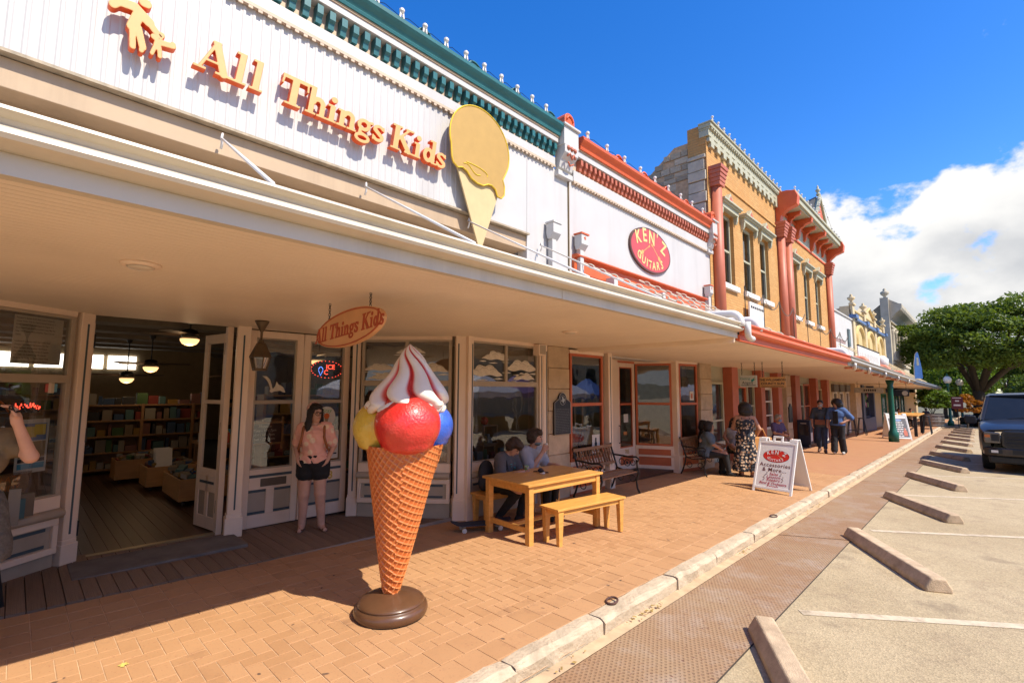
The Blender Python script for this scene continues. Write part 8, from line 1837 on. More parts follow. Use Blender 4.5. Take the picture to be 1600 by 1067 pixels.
for a in (-11.1, -10.1):
    for b in (2.6, 3.5): MB().box(a - .04, a + .04, b - .04, b + .04, .035, .7399).build('leg', m_shelfw, dt)
r = random.Random(6)
q = MB()
for i in range(40): a, b = r.uniform(-11.1, -10.15), r.uniform(2.55, 3.5); q.box(a, a + .1, b, b + .12, .781, .781 + r.uniform(.05, .22))
q.build('boxed_goods', palette('lime_goods', [(.25, .5, .06), (.5, .45, .05), (.4, .4, .36), (.1, .3, .4), (.5, .12, .08)]), dt)['kind'] = 'stuff'
m_bowl = mat('lit_bowl', (.8, .6, .35), .4, emit=(1.0, .55, .22), estr=1.1)
def fan(label, x, y, z, a0, lit=True, pw=3.5):
    t = thing('ceiling_fan', label, 'ceiling fan', (x, y, 2.9), 0, 'ceiling fans with lit bowls'); q = MB(); q.tube([(x, y, z + .1), (x, y, 2.9)], .012, 8); q.lathe([(.06, 2.9), (.05, 2.85), (.015, 2.82)], (x, y, 0), 12); q.build('rod', m_dark, t)
    MB().lathe([(.03, z + .16), (.10, z + .14), (.13, z + .09), (.12, z + .03), (.09, z)], (x, y, 0), 20).build('motor', m_dark, t, smooth=True)
    MB().lathe([(.135, z - .005), (.13, z - .04), (.10, z - .085), (.05, z - .11), (0, z - .118)], (x, y, 0), 20).build('light_bowl', m_bowl, t, smooth=True)
    for i in range(5):
        a = a0 + i * 2 * PI / 5; d = NA([cos(a), sin(a), 0]); s_ = NA([-d[1], d[0], .18]); q = MB(); q.obox(NA([x, y, z + .07]) + d * .42, d * .27, s_ * .065, (0, 0, .004)); q.bar(NA([x, y, z + .06]) + d * .1, NA([x, y, z + .065]) + d * .18, .03, .012); q.build('blade', mat('fan_blade', (.06, .035, .02), .5), t)
    ld = bpy.data.lights.new('fan_lamp', 'POINT'); ld.energy = pw; ld.color = (1, .66, .36); ld.shadow_soft_size = .1; lo = bpy.data.objects.new('fan_lamp', ld); link(lo); lo.location = (x, y, z - .2); adopt(lo, t)
fan('ceiling fan with a lit bowl nearest the open door', -9.2, 1.95, 2.60, .5); fan('ceiling fan on a long rod, second behind the door opening', -12.5, 1.99, 2.24, .1); fan('ceiling fan on a long rod deepest in the shop', -14.0, 1.80, 2.02, .0); fan('ceiling fan seen through the upper left window', -9.2, -.75, 2.30, .7); fan('lit bowl fan seen through the closed pair of doors', -8.4, 3.75, 2.30, .9, pw=2.5); fan('ceiling fan low in the left window', -11.9, -1.0, 2.0, .3)
# things behind the glass: led signs, papers, poster, chalk board, display cubes
def led(name, label, f, s, z, d, w, h): t = thing(name, label, 'sign', f.P(s, z, d)); MB().poly([f.P(s - w, z - h, d), f.P(s + w, z - h, d), f.P(s + w, z + h, d), f.P(s - w, z + h, d)]).build('board', m_dark, t); return t
m_led = mat('led_red', (.5, .05, .03), .5, emit=(1, .06, .03), estr=2.5); m_ledb = mat('led_blue', (.1, .2, .6), .5, emit=(.15, .3, 1), estr=1.5)
t = thing('ice_cream_led_sign', 'small lit oval LED sign reading ICE with a cone in the closed shop door', 'sign', fd2.P(.37, 2.1, -.06)); q = MB(); q.poly([fd2.P(.37 + .25 * cos(a), 2.08 + .135 * sin(a), -.065) for a in LS(0, 6.28, 30)[:-1]]); q.build('board', m_dark, t)
q = MB()
for i in range(26): a = i * 2 * PI / 26; q.obox(fd2.P(.37 + .235 * cos(a), 2.08 + .122 * sin(a), -.055), (.002, 0, 0), (0, .0045, 0), (0, 0, .0045))
q.build('led_dots', m_led, t)['kind'] = 'stuff'
text('ICE', .095, m_led, fd2.P(.42, 2.115, -.056), fd2.u, (0, 0, 1), t); text('C', .095, m_led, fd2.P(.355, 2.035, -.056), fd2.u, (0, 0, 1), t)
q = MB(); q.tube([fd2.P(.245, 2.06, -.056), fd2.P(.275, 1.99, -.056), fd2.P(.305, 2.06, -.056)], .004, 4); q.tube([fd2.P(.275 + .032 * cos(a), 2.07 + .045 * sin(a), -.056) for a in LS(0, PI, 8)], .004, 4); q.build('led_cone', m_ledb, t)
cbd = thing('chalkboard', 'small chalkboard in a wooden frame with opening hours behind the closed door', 'sign', fd1.P(.33, 1.05, -.1)); w_ = (.06, .50)
q = MB(); fd1.bx(q, .07, .50, 1.08, 1.33, -.11, -.10); q.build('board', m_blk, cbd); q = MB(); fd1.bx(q, .03, .54, 1.331, 1.355, -.115, -.09); fd1.bx(q, .03, .54, 1.055, 1.079, -.115, -.09); fd1.bx(q, .045, .0699, .98, 1.42, -.115, -.091); fd1.bx(q, .5001, .525, .98, 1.42, -.115, -.091); q.build('frame', m_bin, cbd, bevel=.002)
for i, s_ in enumerate(('Mondays', 'Tues - 10 - 7pm', 'Fri - 10 - 9pm', 'Sun - 12 - 5pm')): text(s_, .045, m_decal, fd1.P(.285, 1.295 - i * .055, -.098), fd1.u, (0, 0, 1), cbd, shear=.15)
m_legal = mat('notice_print', (.12, .11, .10), .8)
L_ = fL.L; sN = L_ - .26
nt2 = thing('legal_notice', 'white paper notice of dense text in the upper left window', 'notice', fL.P(sN, 2.25, -.03)); q = MB(); fL.bx(q, L_ - .52, L_ - .09, 2.02, 2.47, -.034, -.03); q.build('sheet', mat('notice_paper', (.60, .54, .46), .8, var=.05), nt2)
for i, s_ in enumerate(('Pursuant To Section 30.07, Penal Code (Trespass By', 'License Holder With An Openly Carried Handgun), A', 'Person Licensed Under Subchapter H, Chapter 411,', 'Government Code (Handgun Licensing Law), May Not', 'Enter This Property With A Handgun That Is Carried', 'Openly', '', 'Conforme A La Seccion 30.07, Del Codigo Penal', '(Traspaso Por Poseedor De Licencia Con Una', 'Arma De Fuego Abiertamente), Una Persona', 'Con Licencia Bajo Del Sub-Capitulo H, Capitulo', '411, Codigo De Gobierno (Ley De Licencias', 'De Armas De Fuego), No Pueden Entrar A Esta', 'Propiedad Portando Abiertamente Una Pistola')):
    if s_: text(s_, .0215, m_legal, fL.P(L_ - .505, 2.445 - i * .031, -.0285), fL.u, (0, 0, 1), nt2, align='LEFT', sx=.72, bold=.0004)
pst = thing('window_poster', 'colourful event poster low in the left window', 'poster', fL.P(L_ - .25, 1.2, -.03)); q = MB(); fL.bx(q, L_ - .40, L_ - .13, 1.0, 1.50, -.034, -.03); q.build('sheet', m_paper, pst)
for i, (a, b, z0_, z1_, c) in enumerate(((.02, .25, .30, .46, (.12, .22, .42)), (.02, .25, .14, .29, (.30, .22, .12)), (.05, .16, .33, .43, (.6, .45, .08)), (.14, .24, .35, .45, (.62, .48, .05)), (.02, .25, .10, .135, (.05, .05, .05)), (.02, .25, .04, .09, (.1, .35, .5)))): q = MB(); fL.bx(q, L_ - .40 + a, L_ - .40 + b, 1.0 + z0_, 1.0 + z1_, -.0292 + .0006 * i, -.0286 + .0006 * i); q.build('print', mat('poster_colour_%d' % i, c, .7), pst)
t = led('red_led_sign', 'glowing red LED sign in the left window', fL, L_ - .30, 1.62, -.10, .13, .06); r = random.Random(4); q = MB();
for i in range(26): a = L_ - .42 + i * .0095; z = 1.585 + r.uniform(0, .04); fL.bx(q, a, a + .006, z, z + r.uniform(.008, .035), -.098, -.095)
q.build('led_marks', m_led, t)['kind'] = 'stuff'
br_ = thing('candy_sign', 'brown paper sign with orange lettering at the foot of the left window', 'sign', fL.P(L_ - .6, .9, -.03)); q = MB(); q.poly([fL.P(L_ - .75, .78, -.03), fL.P(L_ - .30, .78, -.03), fL.P(L_ - .24, 1.02, -.03), fL.P(L_ - .75, 1.02, -.03)]); q.build('sheet', mat('kraft_paper', (.17, .09, .035), .8, var=.2), br_)
m_orp = mat('orange_chalk', (.5, .15, .03), .8)
text('CREATE', .075, m_orp, fL.P(L_ - .47, .965, -.028), fL.u, (0, 0, 1), br_, shear=.15); text('CANDY', .075, m_orp, fL.P(L_ - .47, .885, -.028), fL.u, (0, 0, 1), br_, shear=.15)
hp_ = thing('orange_hoop', 'thin orange hoop standing in the left window', 'hoop', fL.P(L_ - .62, 1.25, -.12)); q = MB(); q.tube([fL.P(L_ - .66 + .30 * cos(a), 1.35 + .38 * sin(a), -.12) for a in LS(0, 6.283, 33)[:-1]], .010, 6, closed=True); q.build('ring', mat('hoop_orange', (.55, .13, .02), .4), hp_, smooth=True)
st2 = thing('round_sticker', 'round striped sticker in the left window', 'sticker', fL.P(L_ - .16, 1.79, -.015));
for i, c in enumerate(((.5, .12, .10), (.6, .5, .4), (.5, .42, .3), (.12, .3, .42))): q = MB(); fL.bx(q, L_ - .215 + i * .0275, L_ - .215 + (i + 1) * .0275, 1.74 + .01 * abs(i - 1.5), 1.85 - .01 * abs(i - 1.5), -.016, -.013); q.build('band', mat('sticker_%d' % i, c, .7), st2)
def cube(x, y, z, s_, label): t = thing('display_cube', label, 'display cube', (x, y, z), 0, 'open wooden display cubes'); a = .015; [MB().box(*b_).build('board', m_shelfw, t) for b_ in ((x - .12, x + .12, y, y + s_, z, z + a), (x - .12, x + .12, y, y + s_, z + s_ - a, z + s_), (x - .12, x + .12, y, y + a, z + a + .0001, z + s_ - a - .0001), (x - .12, x + .12, y + s_ - a, y + s_, z + a + .0001, z + s_ - a - .0001))]; q = MB(); r = random.Random(int(y * 90)); [q.box(x - .05, x + .05, y + .03 + i * .06, y + .075 + i * .06, z + a, z + a + r.uniform(.06, .2)) for i in range(int(s_ / .06) - 1)]; q.build('goods', m_goods, t)['kind'] = 'stuff'
cube(-5.75, 5.20, .93, .30, 'open wooden cube behind the window above the dark shirted boy'); cube(-5.75, 5.18, .661, .26, 'lower open wooden cube behind the window beside the boys'); cube(-5.8, 5.75, .661, .34, 'open wooden cube behind the window at the grey shirted boy'); cube(-6.15, 4.15, .661, .3, 'open wooden cube behind the angled window right of the cone'); cube(-6.15, 4.5, .661, .42, 'taller open wooden cube behind the angled window')
def scatter(name, label, x0, x1, y0, y1, z, n, sd, hmax=.3):
    r = random.Random(sd); q = MB()
    for i in range(n): x, y, w = r.uniform(x0, x1), r.uniform(y0, y1), r.uniform(.03, .09); q.box(x, x + w, y, y + w * 1.3, z, z + r.uniform(.04, hmax))
    tag(q.build(name, m_goods), label, 'toys', kind='stuff')
scatter('window_toys', 'toys crowded on the display shelf behind the front window', -5.95, -5.5, 4.7, 6.1, .662, 26, 3); scatter('window_toys', 'toys crowded behind the angled window beside the cone', -6.4, -5.95, 3.95, 4.5, .662, 16, 5, .4); scatter('window_toys', 'toys and goods inside the left window', -6.75, -5.6, -1.2, .2, .642, 30, 6, .35)
gt = MB(); gt.tube([(-5.62, 4.82, .67), (-5.68, 5.02, 1.12)], .02, 7); gt.tube([(-5.60, 5.0, .67), (-5.68, 4.86, 1.10)], .02, 7); tag(gt.build('wooden_trestle', m_bin), 'pale wooden trestle legs behind the front window at the left column', 'trestle')
dino = thing('red_ball_toy', 'shiny red toy ball on the display cube behind the front window', 'toy', (-5.73, 5.28, 1.24)); MB().lathe([(0, 1.232), (.05, 1.25), (.068, 1.30), (.05, 1.35), (0, 1.368)], (-5.73, 5.30, 0), 16).build('ball', mat('red_gloss', (.3, .02, .02), .2), dino, smooth=True)
for i, (y, z, c) in enumerate(((7.35, .75, (.35, .08, .04)), (7.6, .72, (.30, .14, .05)), (7.85, .7, (.07, .05, .05)))):       # guitars standing in the second shop's window
    t = thing('guitar', ('reddish guitar standing in the orange framed window', 'tan guitar standing in the orange framed window', 'black guitar standing in the orange framed window')[i], 'guitar', (-5.7, y, .5), 0, 'guitars in the window'); m = mat('guitar_%d' % i, c, .3, coat=.4)
    sh = [(.13 * sin(a) * (1 + .18 * cos(2 * a)) * (1.1 if cos(a) < 0 else .85), .21 * -cos(a)) for a in LS(0, 6.283, 25)[:-1]]; q = MB(); q.prism(sh, (-5.72, y, z + .05), (0, 1, 0), (0, 0, 1), .08); q.build('body', m, t, fix=True); q = MB(); q.box(-5.66, -5.635, y - .022, y + .022, z + .1, z + .78); q.box(-5.66, -5.64, y - .035, y + .035, z + .7801, z + .92); q.build('neck', m_shelfw, t); MB().box(-5.75, -5.55, y - .1, y + .1, -.12, z - .16).build('stand', m_dark, t)
# pickup truck
TK = thing('pickup_truck', 'dark grey pickup truck at the right edge, facing the camera', 'truck', (1.08, 22, zg(20.5) - .13)); TX, TY, TZ = 1.08, 19.35, zg(20.3) - .13
m_car = mat('truck_grey_paint', (.016, .0150, .0145), .38, metal=.1, var=.05, coat=.3, spec=.4); m_carb = mat('truck_black_trim', (.010, .010, .011), .5); m_tyre = mat('tyre_rubber', (.014, .014, .014), .85, bump=.3); m_chr = mat('lamp_chrome', (.13, .12, .115), .2, metal=.6)
def tk(q, name, m, parent=None, bevel=0, smooth=False, auto=None): q.v = [(TX + a, TY + b, TZ + c) for a, b, c in q.v]; return q.build(name, m, parent or TK, bevel=bevel, smooth=smooth, auto=auto, fix=True)
def sheetloft(rows, name, m, bevel=0, auto=40):
    q = MB(); n = len(rows[0]); q.raw([p for r in rows for p in r], [(i * n + j, i * n + j + 1, (i + 1) * n + j + 1, (i + 1) * n + j) for i in range(len(rows) - 1) for j in range(n - 1)]); return tk(q, name, m, auto=auto)
W2 = 1.14
def sec(y, zt, w, zb=.62, zs=None, crown=.05):      # half-round body section from sill over the top to sill
    zs = zs or zt - .16; pts = [(-w, y, zb), (-w * 1.01, y, (zb + zs) / 2), (-w, y, zs), (-w * .97, y, zt - .06), (-w * .88, y, zt - .01), (-w * .5, y, zt + crown * .6), (0, y, zt + crown)]; return pts + [(-a, b, c) for a, b, c in pts[-2::-1]]
sheetloft([[(a * .86, .02 if abs(a) < .9 else .10, min(c, 1.16)) for a, b, c in sec(.0, 1.16, W2 * .93, .66)]] + [sec(.06, 1.21, W2 * .95), sec(.25, 1.27, W2 * .99), sec(.7, 1.36, W2), sec(1.3, 1.42, W2), sec(1.55, 1.43, W2)], 'hood', m_car)
sheetloft([sec(1.55, 1.43, W2, crown=0), sec(3.9, 1.43, W2, crown=0), sec(4.2, 1.43, W2, crown=0), sec(6.7, 1.43, W2, crown=0)], 'body', m_car)
q = MB(); A_ = [(-1.02, 1.48, 1.44), (1.02, 1.48, 1.44), (.84, 2.42, 2.13), (-.84, 2.42, 2.13)]; q.poly(A_); tk(q, 'windshield', mat('windshield_glass', (.012, .014, .016), .05, spec=.35))
for e in (1, -1): q = MB(); q.raw([(e * a, b, c) for a, b, c in ((1.07, 1.42, 1.42), (1.0, 1.42, 1.42), (.82, 2.42, 2.15), (.90, 2.46, 2.15), (.92, 2.5, 2.12), (1.10, 1.5, 1.42))], [(0, 1, 2, 3), (0, 3, 4, 5)]); tk(q, 'windshield_pillar', m_car)
sheetloft([[(-.90, 2.40, 2.12), (-.80, 2.40, 2.17), (0, 2.36, 2.20), (.80, 2.40, 2.17), (.90, 2.40, 2.12)], [(-.93, 2.7, 2.14), (-.82, 2.7, 2.22), (0, 2.7, 2.26), (.82, 2.7, 2.22), (.93, 2.7, 2.14)], [(-.93, 4.0, 2.12), (-.82, 4.0, 2.22), (0, 4.0, 2.26), (.82, 4.0, 2.22), (.93, 4.0, 2.12)], [(-.9, 4.35, 2.0), (-.8, 4.4, 2.05), (0, 4.4, 2.1), (.8, 4.4, 2.05), (.9, 4.35, 2.0)]], 'roof', m_car)
q = MB()
for s_ in (-1, 1): q.poly([(s_ * 1.10, 1.6, 1.32), (s_ * 1.10, 4.1, 1.34), (s_ * .93, 4.0, 2.11), (s_ * .925, 2.5, 2.12)])
q.poly([(-1.05, 4.4, 1.36), (1.05, 4.4, 1.36), (.88, 4.36, 2.02), (-.88, 4.36, 2.02)]); tk(q, 'side_glass', _mats['windshield_glass'])
q = MB(); q.prism([(-.62, .69), (.62, .69), (.70, .80), (.70, 1.12), (.64, 1.19), (-.64, 1.19), (-.70, 1.12), (-.70, .80)], (0, .02, 0), (1, 0, 0), (0, 0, 1), .09); gr = tk(q, 'grille', m_car, bevel=.02)
q = MB(); q.prism([(-.58, .745), (.58, .745), (.645, .82), (.645, 1.09), (.60, 1.145), (-.60, 1.145), (-.645, 1.09), (-.645, .82)], (0, -.074, 0), (1, 0, 0), (0, 0, 1), .01); tk(q, 'grille_mesh', m_carb, gr)
for z in (.85, .95, 1.05): q = MB(); q.box(-.60, .60, -.10, -.0845, z - .016, z + .016); tk(q, 'grille_bar', m_carb, gr, bevel=.006)
for s_ in (-1, 1):
    q = MB(); q.prism([(s_ * .715, .84), (s_ * 1.03, .84), (s_ * 1.05, .95), (s_ * 1.05, 1.16), (s_ * .715, 1.13)], (0, .09, 0), (1, 0, 0), (0, 0, 1), .14); hl_ = tk(q, 'headlight', m_chr, bevel=.02)
    q = MB(); q.box(s_ * .74, s_ * .90, -.058, -.0505, .90, 1.09); tk(q, 'lamp_recess', m_carb, hl_); q = MB(); q.box(s_ * .92, s_ * 1.03, -.058, -.0505, 1.0, 1.075); tk(q, 'turn_signal', mat('amber_lens', (.5, .14, .03), .25), hl_)
    q = MB(); q.prism([(s_ * .70, .56), (s_ * .98, .56), (s_ * .98, .68), (s_ * .70, .68)], (0, -.108, 0), (1, 0, 0), (0, 0, 1), .012); fo_ = tk(q, 'fog_lamp', m_carb, bevel=.005); q = MB(); q.box(s_ * .78, s_ * .92, -.1235, -.1205, .585, .655); tk(q, 'fog_lens', mat('fog_lens', (.62, .6, .55), .2), fo_)
    q = MB(); q.bar((s_ * .98, 1.68, 1.42), (s_ * 1.30, 1.66, 1.38), .12, .10); q.prism([(s_ * 1.16, 1.28), (s_ * 1.42, 1.29), (s_ * 1.46, 1.48), (s_ * 1.40, 1.55), (s_ * 1.18, 1.53)], (0, 1.62, 0), (1, 0, 0), (0, 0, 1), .14); tk(q, 'mirror', m_carb, bevel=.03)
    for y in (1.05, 5.3):
        q = MB(); n_ = 28; pr_ = [(.24, -.13), (.38, -.135), (.42, -.11), (.43, -.05), (.43, .05), (.42, .11), (.38, .135), (.24, .13)]
        v = [(s_ * .985 + b, y + a * cos(u), .43 + a * sin(u)) for a, b in pr_ for u in LS(0, 6.2832, n_ + 1)[:-1]]; m8 = len(pr_); q.raw(v, [(i * n_ + j, i * n_ + (j + 1) % n_, (i + 1) * n_ + (j + 1) % n_, (i + 1) * n_ + j) for i in range(m8 - 1) for j in range(n_)]); wh = tk(q, 'wheel', m_tyre, auto=40); q = MB(); q.tube([(s_ * 1.06 - .1 * s_, y, .43), (s_ * 1.07, y, .43)], .245, 20); tk(q, 'rim', m_steel, wh)
q = MB(); q.prism([(-1.06, .08), (-.8, -.04), (.8, -.04), (1.06, .08), (1.10, .40), (-1.10, .40)], (0, -.06, .50), (1, 0, 0), (0, 1, 0), .22); bu = tk(q, 'bumper', mat('bumper_grey', (.06, .05, .045), .35, metal=.6), bevel=.03)
q = MB(); q.box(-.5, .5, -.112, -.1005, .56, .69); tk(q, 'lower_grille', m_carb, bu); q = MB(); q.box(-.98, .98, .0, .25, .28, .4995); tk(q, 'valance', m_carb, bevel=.05); q = MB(); q.box(-1.0, 1.0, .3, 6.6, .36, .66); tk(q, 'chassis', m_carb)
for s_ in (-.5, .25): q = MB(); q.bar((s_, 1.44, 1.46), (s_ + .6, 1.60, 1.56), .02, .02); tk(q, 'wiper', m_carb)
q = MB(); q.prism([(0, 0), (.16, 0), (.10, .10), (.05, .06)], (-.01, 2.75, 2.255), (0, 1, 0), (0, 0, 1), .03); tk(q, 'antenna_fin', m_carb)
# trees and street furniture at the end of the block
def leaf_nodes(c0, c1):
    def fn(nt, N, L, b):
        ge = N.new('ShaderNodeNewGeometry'); tc = N.new('ShaderNodeTexCoord'); L.new(mix_rgb(N, L, noise(N, L, tc.outputs['Object'], .8, 3, .6), mix_rgb(N, L, ge.outputs['Random Per Island'], c0, c1), tuple(x * .62 for x in c0)), b.inputs['Base Color']); b.inputs['Subsurface Weight'].default_value = 0; b.inputs['Roughness'].default_value = .55
        tr = N.new('ShaderNodeBsdfTranslucent'); tr.inputs[0].default_value = (c1[0] * 1.3, c1[1] * 1.3, c1[2] * .6, 1); mx = N.new('ShaderNodeMixShader'); mx.inputs[0].default_value = .25; o = N['Material Output']; L.new(b.outputs[0], mx.inputs[1]); L.new(tr.outputs[0], mx.inputs[2]); L.new(mx.outputs[0], o.inputs[0])
    return fn
m_oak = node_mat('oak_leaf', leaf_nodes((.06, .105, .014), (.18, .25, .035)), .6); m_lime = node_mat('lime_leaf', leaf_nodes((.09, .16, .02), (.17, .26, .035)), .6); m_rustleaf = node_mat('orange_leaf', leaf_nodes((.30, .10, .012), (.45, .19, .02)), .6); m_bark = mat('bark', (.055, .042, .032), .9, var=.3, vscale=8, bump=1, bscale=20, stretch=(4, 4, .7))
def crown_mesh(seed, cen, rad, nclump, nleaf, size, m, floor=-.42):
    r = np.random.RandomState(seed); V_ = [];
    for c in range(nclump):
        d = r.normal(size=3); d /= np.linalg.norm(d); d[2] = max(d[2], floor); k = r.uniform(.55, 1.0) ** .6; p = NA(cen) + d * NA(rad) * k; cr = r.uniform(.12, .34) * min(rad)
        q = r.normal(size=(nleaf, 3)); q /= np.linalg.norm(q, axis=1)[:, None]; q *= (r.uniform(0, 1, nleaf) ** .4)[:, None]; V_.append(p + q * cr * NA([1.25, 1.25, .75]))
    C = np.concatenate(V_); n = len(C); a = r.normal(size=(n, 3)); a /= np.linalg.norm(a, axis=1)[:, None]; b = np.cross(a, r.normal(size=(n, 3))); b /= np.linalg.norm(b, axis=1)[:, None]; s_ = (size * r.uniform(.6, 1.4, n))[:, None]
    v = np.stack([C - a * s_, C + b * s_ * .5, C + a * s_, C - b * s_ * .5], 1).reshape(-1, 3); f = np.arange(4 * n).reshape(-1, 4); me = bpy.data.meshes.new('crown'); me.from_pydata(v.tolist(), [], f.tolist()); me.materials.append(m); return me
def tree(label, x, y, z, th, cen, rad, seed, nclump, nleaf, size, m, tr=.4, limbs=9):
    t = thing('tree', label, 'tree', (x, y, z)); r = random.Random(seed); fork = NA([x + .1, y, z + th]); q = MB(); q.tube([(x - .05, y, z - .1), (x, y, z + .3), (x + .05, y, z + th * .6), fork], [tr * 1.6, tr * 1.05, tr * .9, tr * .95], 12); q.build('trunk', m_bark, t, smooth=True)
    for i in range(limbs):
        a = i * 2 * PI / limbs + r.uniform(-.3, .3); e = NA([x, y, z]) + NA(cen) + NA([cos(a) * rad[0] * .7, sin(a) * rad[1] * .7, r.uniform(-.15, .35) * rad[2]]); m1 = fork + (e - fork) * .35 + NA([0, 0, .06 * rad[2] + r.uniform(0, .5)]); m2 = fork + (e - fork) * .7 + NA([r.uniform(-.4, .4), r.uniform(-.4, .4), .25]); q = MB(); q.tube([fork - (0, 0, .3), m1, m2, e], [tr * .6, tr * .42, tr * .25, tr * .08], 8); q.build('limb', m_bark, t, smooth=True)
    me = crown_mesh(seed, NA([x, y, z]) + NA(cen), rad, nclump, nleaf, size, m); o = bpy.data.objects.new('crown', me); link(o); adopt(o, t); return t
oak = tree('wide dark green live oak spreading over the end of the street behind the truck', -.05, 60, zg(60) - .1, 3.2, (1.3, 0, 7.3), (6.6, 6.0, 3.9), 3, 185, 290, .155, m_oak, .42, 13)
tree('pale green leafy tree low behind the street lamps at the end of the canopies', -3.2, 84, zg(80), 2.2, (0, 0, 4.9), (5.0, 4.5, 4.0), 5, 110, 170, .2, m_lime, .22)
tree('dark tree behind the farthest grey building', -7.5, 98, zg(98), 3, (0, 0, 8.2), (6, 6, 5.2), 8, 110, 170, .24, m_oak, .35)
tk2 = tree('bright green tree beyond the truck at the right edge', 11, 82, zg(82), 2.6, (0, 0, 6.0), (6, 6, 4.8), 9, 110, 170, .22, m_lime, .3)
for i, (x, y, s_) in enumerate(((24, 105, 1.0), (4, 128, 1.2), (40, 120, 1.1), (-14, 130, 1.2), (18, 135, 1.3), (58, 110, 1.2), (9, 108, .9), (-3, 116, 1.0), (15, 96, .8))):
    c = copy_tree(oak); c.matrix_basis = MT((x, y, -2.3 if i < 6 else -4.6)) @ MR(i * 1.3, 4, 'Z') @ MSC(s_, 4); c['label'] = 'distant dark tree on the skyline, %s beyond the crossing' % ('first', 'second', 'third', 'fourth', 'fifth', 'sixth', 'seventh and low', 'eighth and low', 'ninth and low')[i]; c['group'] = 'far trees beyond the crossing'
sb = thing('orange_shrub', 'small tree with orange leaves between the red sign and the truck', 'tree', (-.75, 52, zg(52) - .1)); q = MB(); q.tube([(-.75, 52, zg(52) - .2), (-.7, 52, zg(52) + .9)], [.07, .04], 7); q.build('trunk', m_bark, sb); o = bpy.data.objects.new('crown', crown_mesh(21, (-.65, 52, zg(52) + 1.7), (.75, .7, .95), 34, 60, .09, m_rustleaf)); link(o); adopt(o, sb)
o = bpy.data.objects.new('bush', crown_mesh(31, (-2.6, 51.6, zg(51.6) + 2.0), (1.15, 1.0, 1.0), 60, 90, .10, m_lime)); link(o); adopt(o, bp_); tag(o, 'leafy light green bush')
q = MB()
for i in range(7): a = i * .9; q.tube([(-2.75, 51.6, zg(51.6) + .9), (-2.7 + .5 * cos(a), 51.6 + .5 * sin(a), zg(51.6) + 2.0)], .02, 5)
q.build('stem', m_bark, bp_)
m_globe = mat('lamp_globe', (.72, .70, .64), .3)
def street_lamp(x, y, h, label, base=None):
    z = zg(y) if base is None else base; t = thing('street_lamp', label, 'street lamp', (x, y, z), 0, 'green street lamps'); MB().lathe([(.22, z), (.2, z + .35), (.10, z + .5), (.085, z + h * .5), (.07, z + h - .3), (.13, z + h - .25), (.05, z + h - .18), (.17, z + h - .02), (.17, z + h)], (x, y, 0), 12).build('post', _mats['post_green'], t, smooth=True)
    MB().lathe([(.17, z + h + .001), (.28, z + h + .22), (.26, z + h + .42), (.14, z + h + .58), (.0, z + h + .6)], (x, y, 0), 14).build('globe', m_globe, t, smooth=True); MB().lathe([(.13, z + h + .601), (.05, z + h + .68), (.03, z + h + .8), (0, z + h + .82)], (x, y, 0), 10).build('cap', _mats['post_green'], t)
street_lamp(-1.80, 55, 3.55, 'green street lamp with white globe nearest the barrel planter'); street_lamp(-1.15, 60, 3.5, 'green street lamp with white globe behind the red sign, right of the nearer lamp')
ml = thing('canopy_lamp', 'white glass lantern on a green collar standing above the grey canopy gutter', 'lamp', (-2.75, 24.6, 2.5)); MB().lathe([(.1, 2.45), (.1, 2.6), (.17, 2.62), (.17, 2.74)], (-2.75, 24.6, 0), 12).build('collar', _mats['post_green'], ml); MB().lathe([(.16, 2.741), (.23, 2.9), (.23, 3.1), (.1, 3.24), (0, 3.26)], (-2.75, 24.6, 0), 14).build('globe', m_globe, ml, smooth=True)
rsn = thing('red_street_sign', 'dark red square street sign with faint white marks near the street lamps', 'sign', (-1.2, 50, zg(50))); m_rs = mat('maroon_sign', (.10, .012, .02), .5); MB().box(-1.52, -.86, 49.97, 50.03, .50, 1.42).build('panel', m_rs, rsn); MB().box(-1.23, -1.17, 50.031, 50.09, zg(50), 1.4).build('post', m_dark, rsn)
q = MB()
for a, b, z, h in ((-1.45, -.95, 1.30, .05), (-1.3, -1.08, 1.05, .10), (-1.4, -1.0, .72, .12)): q.box(a, b, 49.962, 49.9695, z, z + h)
q.build('white_mark', m_paper, rsn)
fl_ = thing('feather_flag', 'tall blue feather flag with pale top, standing at the canopy edge', 'flag', (-2.6, 40, 2.3)); MB().tube([(-2.86, 40, 2.2), (-2.84, 40, 3.5), (-2.74, 40, 4.2), (-2.62, 40, 4.33)], .018, 6).build('pole', m_steel, fl_)
q = MB(); pts = [(-2.83, 2.62), (-2.45, 2.62), (-2.46, 3.2), (-2.53, 3.8), (-2.60, 4.28), (-2.70, 4.26), (-2.80, 3.8)]; q.prism(pts, (0, 40.0, 0), (1, 0, 0), (0, 0, 1), .012); q.build('cloth', mat('flag_blue', (.10, .26, .62), .7), fl_); q = MB(); q.prism([(-2.70, 3.45), (-2.58, 3.45), (-2.60, 3.95), (-2.68, 3.95)], (0, 39.984, 0), (1, 0, 0), (0, 0, 1), .004); q.build('pale_print', mat('flag_pale', (.5, .52, .4), .7), fl_)
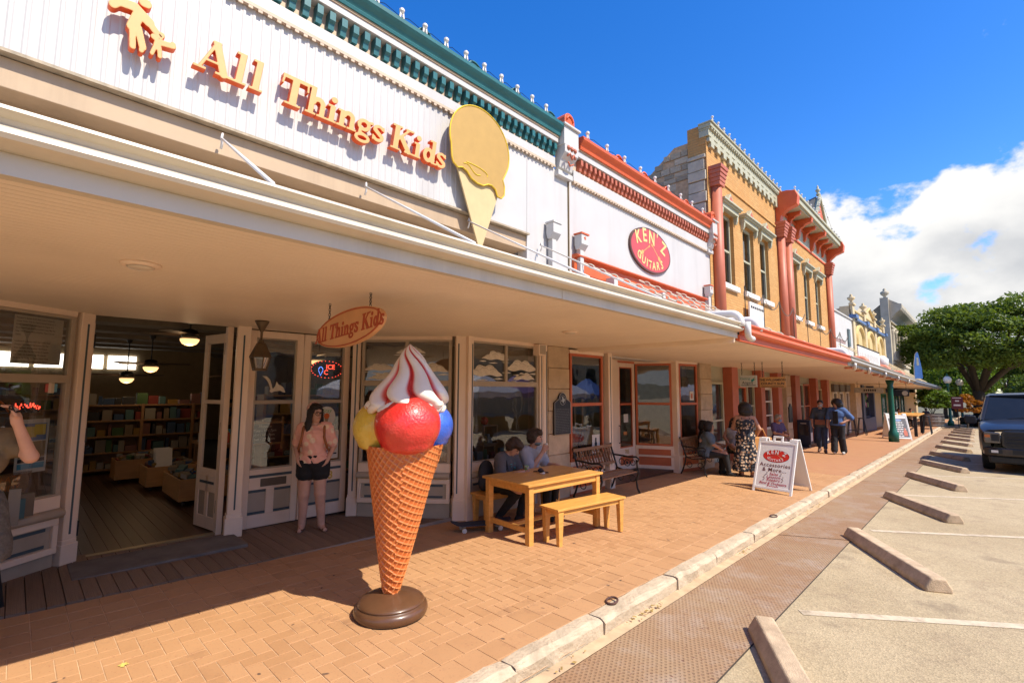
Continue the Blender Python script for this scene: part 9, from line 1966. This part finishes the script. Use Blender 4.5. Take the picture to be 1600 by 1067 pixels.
def car(label, x, y, rz, c):
    z = zg(y) - .13; t = thing('parked_car', label, 'car', (x, y, z), rz); M = axes(x, y, rz, z); m = mat('car_paint_' + label.split()[1], c, .3, coat=1, metal=.2)
    q = MB(); q.prism([(-2.2, .35), (2.2, .35), (2.25, .75), (1.5, .92), (-2.0, .98), (-2.25, .8)], (.85, 0, 0), (0, 1, 0), (0, 0, 1), -1.7); tbuild(q, 'body', m, t, M, .06); q = MB(); q.prism([(-1.9, .97), (1.3, .94), (.6, 1.45), (-1.3, 1.48)], (.74, 0, 0), (0, 1, 0), (0, 0, 1), -1.48); tbuild(q, 'cabin', _mats['windshield_glass'], t, M, .05)
    for a in (-.8, .8):
        for b in (-1.35, 1.35): q = MB(); q.tube([(a - .1, b, .33), (a + .1, b, .33)], .33, 18); tbuild(q, 'wheel', m_tyre, t, M, .02)
    return t
car('distant dark parked car beside the orange tree', .9, 58.5, .9, (.03, .03, .035))
# across the street: seen only in the shop windows
m_tent = mat('tent_canvas', (.72, .71, .70), .8, var=.04); m_tent2 = mat('tent_canvas_purple', (.20, .12, .28), .8); m_tent3 = mat('tent_canvas_blue', (.05, .12, .35), .8)
for i, (x, y, m, s_) in enumerate(((9.2, 18.0, m_tent, 1.6), (9.8, 21.6, m_tent2, 1.5), (9.4, 25.2, m_tent, 1.6), (9.5, 28.8, m_tent3, 1.6), (9.6, 32.6, m_tent, 1.6), (9.3, 12.5, m_tent, 1.6))):
    z = zg(y) - .13; t = thing('market_tent', '%s market tent across the street, mirrored in the shop windows (%s)' % (('white', 'purple', 'white', 'blue', 'white', 'white')[i], ('beside the purple one', 'between two white ones', 'beside the blue one', 'between white tents', 'farthest along', 'nearest the corner')[i]), 'tent', (x, y, z), 0, 'market tents across the street'); q = MB()
    e = [(x - s_, y - s_, z + 2.1), (x + s_, y - s_, z + 2.1), (x + s_, y + s_, z + 2.1), (x - s_, y + s_, z + 2.1)]
    for k in range(4):
        a, b = e[k], e[(k + 1) % 4]; q.poly([a, b, (x, y, z + 3.2)]); q.poly([(a[0], a[1], a[2] - .28), (b[0], b[1], b[2] - .28), b, a])
    q.build('canvas', m, t)
    for a, b, c in e: MB().box(a - .03, a + .03, b - .03, b + .03, z, c).build('pole', m_steel, t)
    q = MB(); q.box(x - s_ * .8, x - s_ * .5, y - 1, y + 1, z, z + .8); q.build('counter', m_goods, t)
ob = thing('far_side_building', 'long pale brick building across the street, mirrored in the shop windows', 'building', (30, 12, -.4)); q = MB(); q.box(28, 36, -40, 70, -1.5, 7.5); q.build('wall', m_tan, ob)
for i in range(18): MB().box(27.95, 27.999, -30 + i * 5, -27.8 + i * 5, 1.0, 4.6).build('window', m_shopdark, ob)
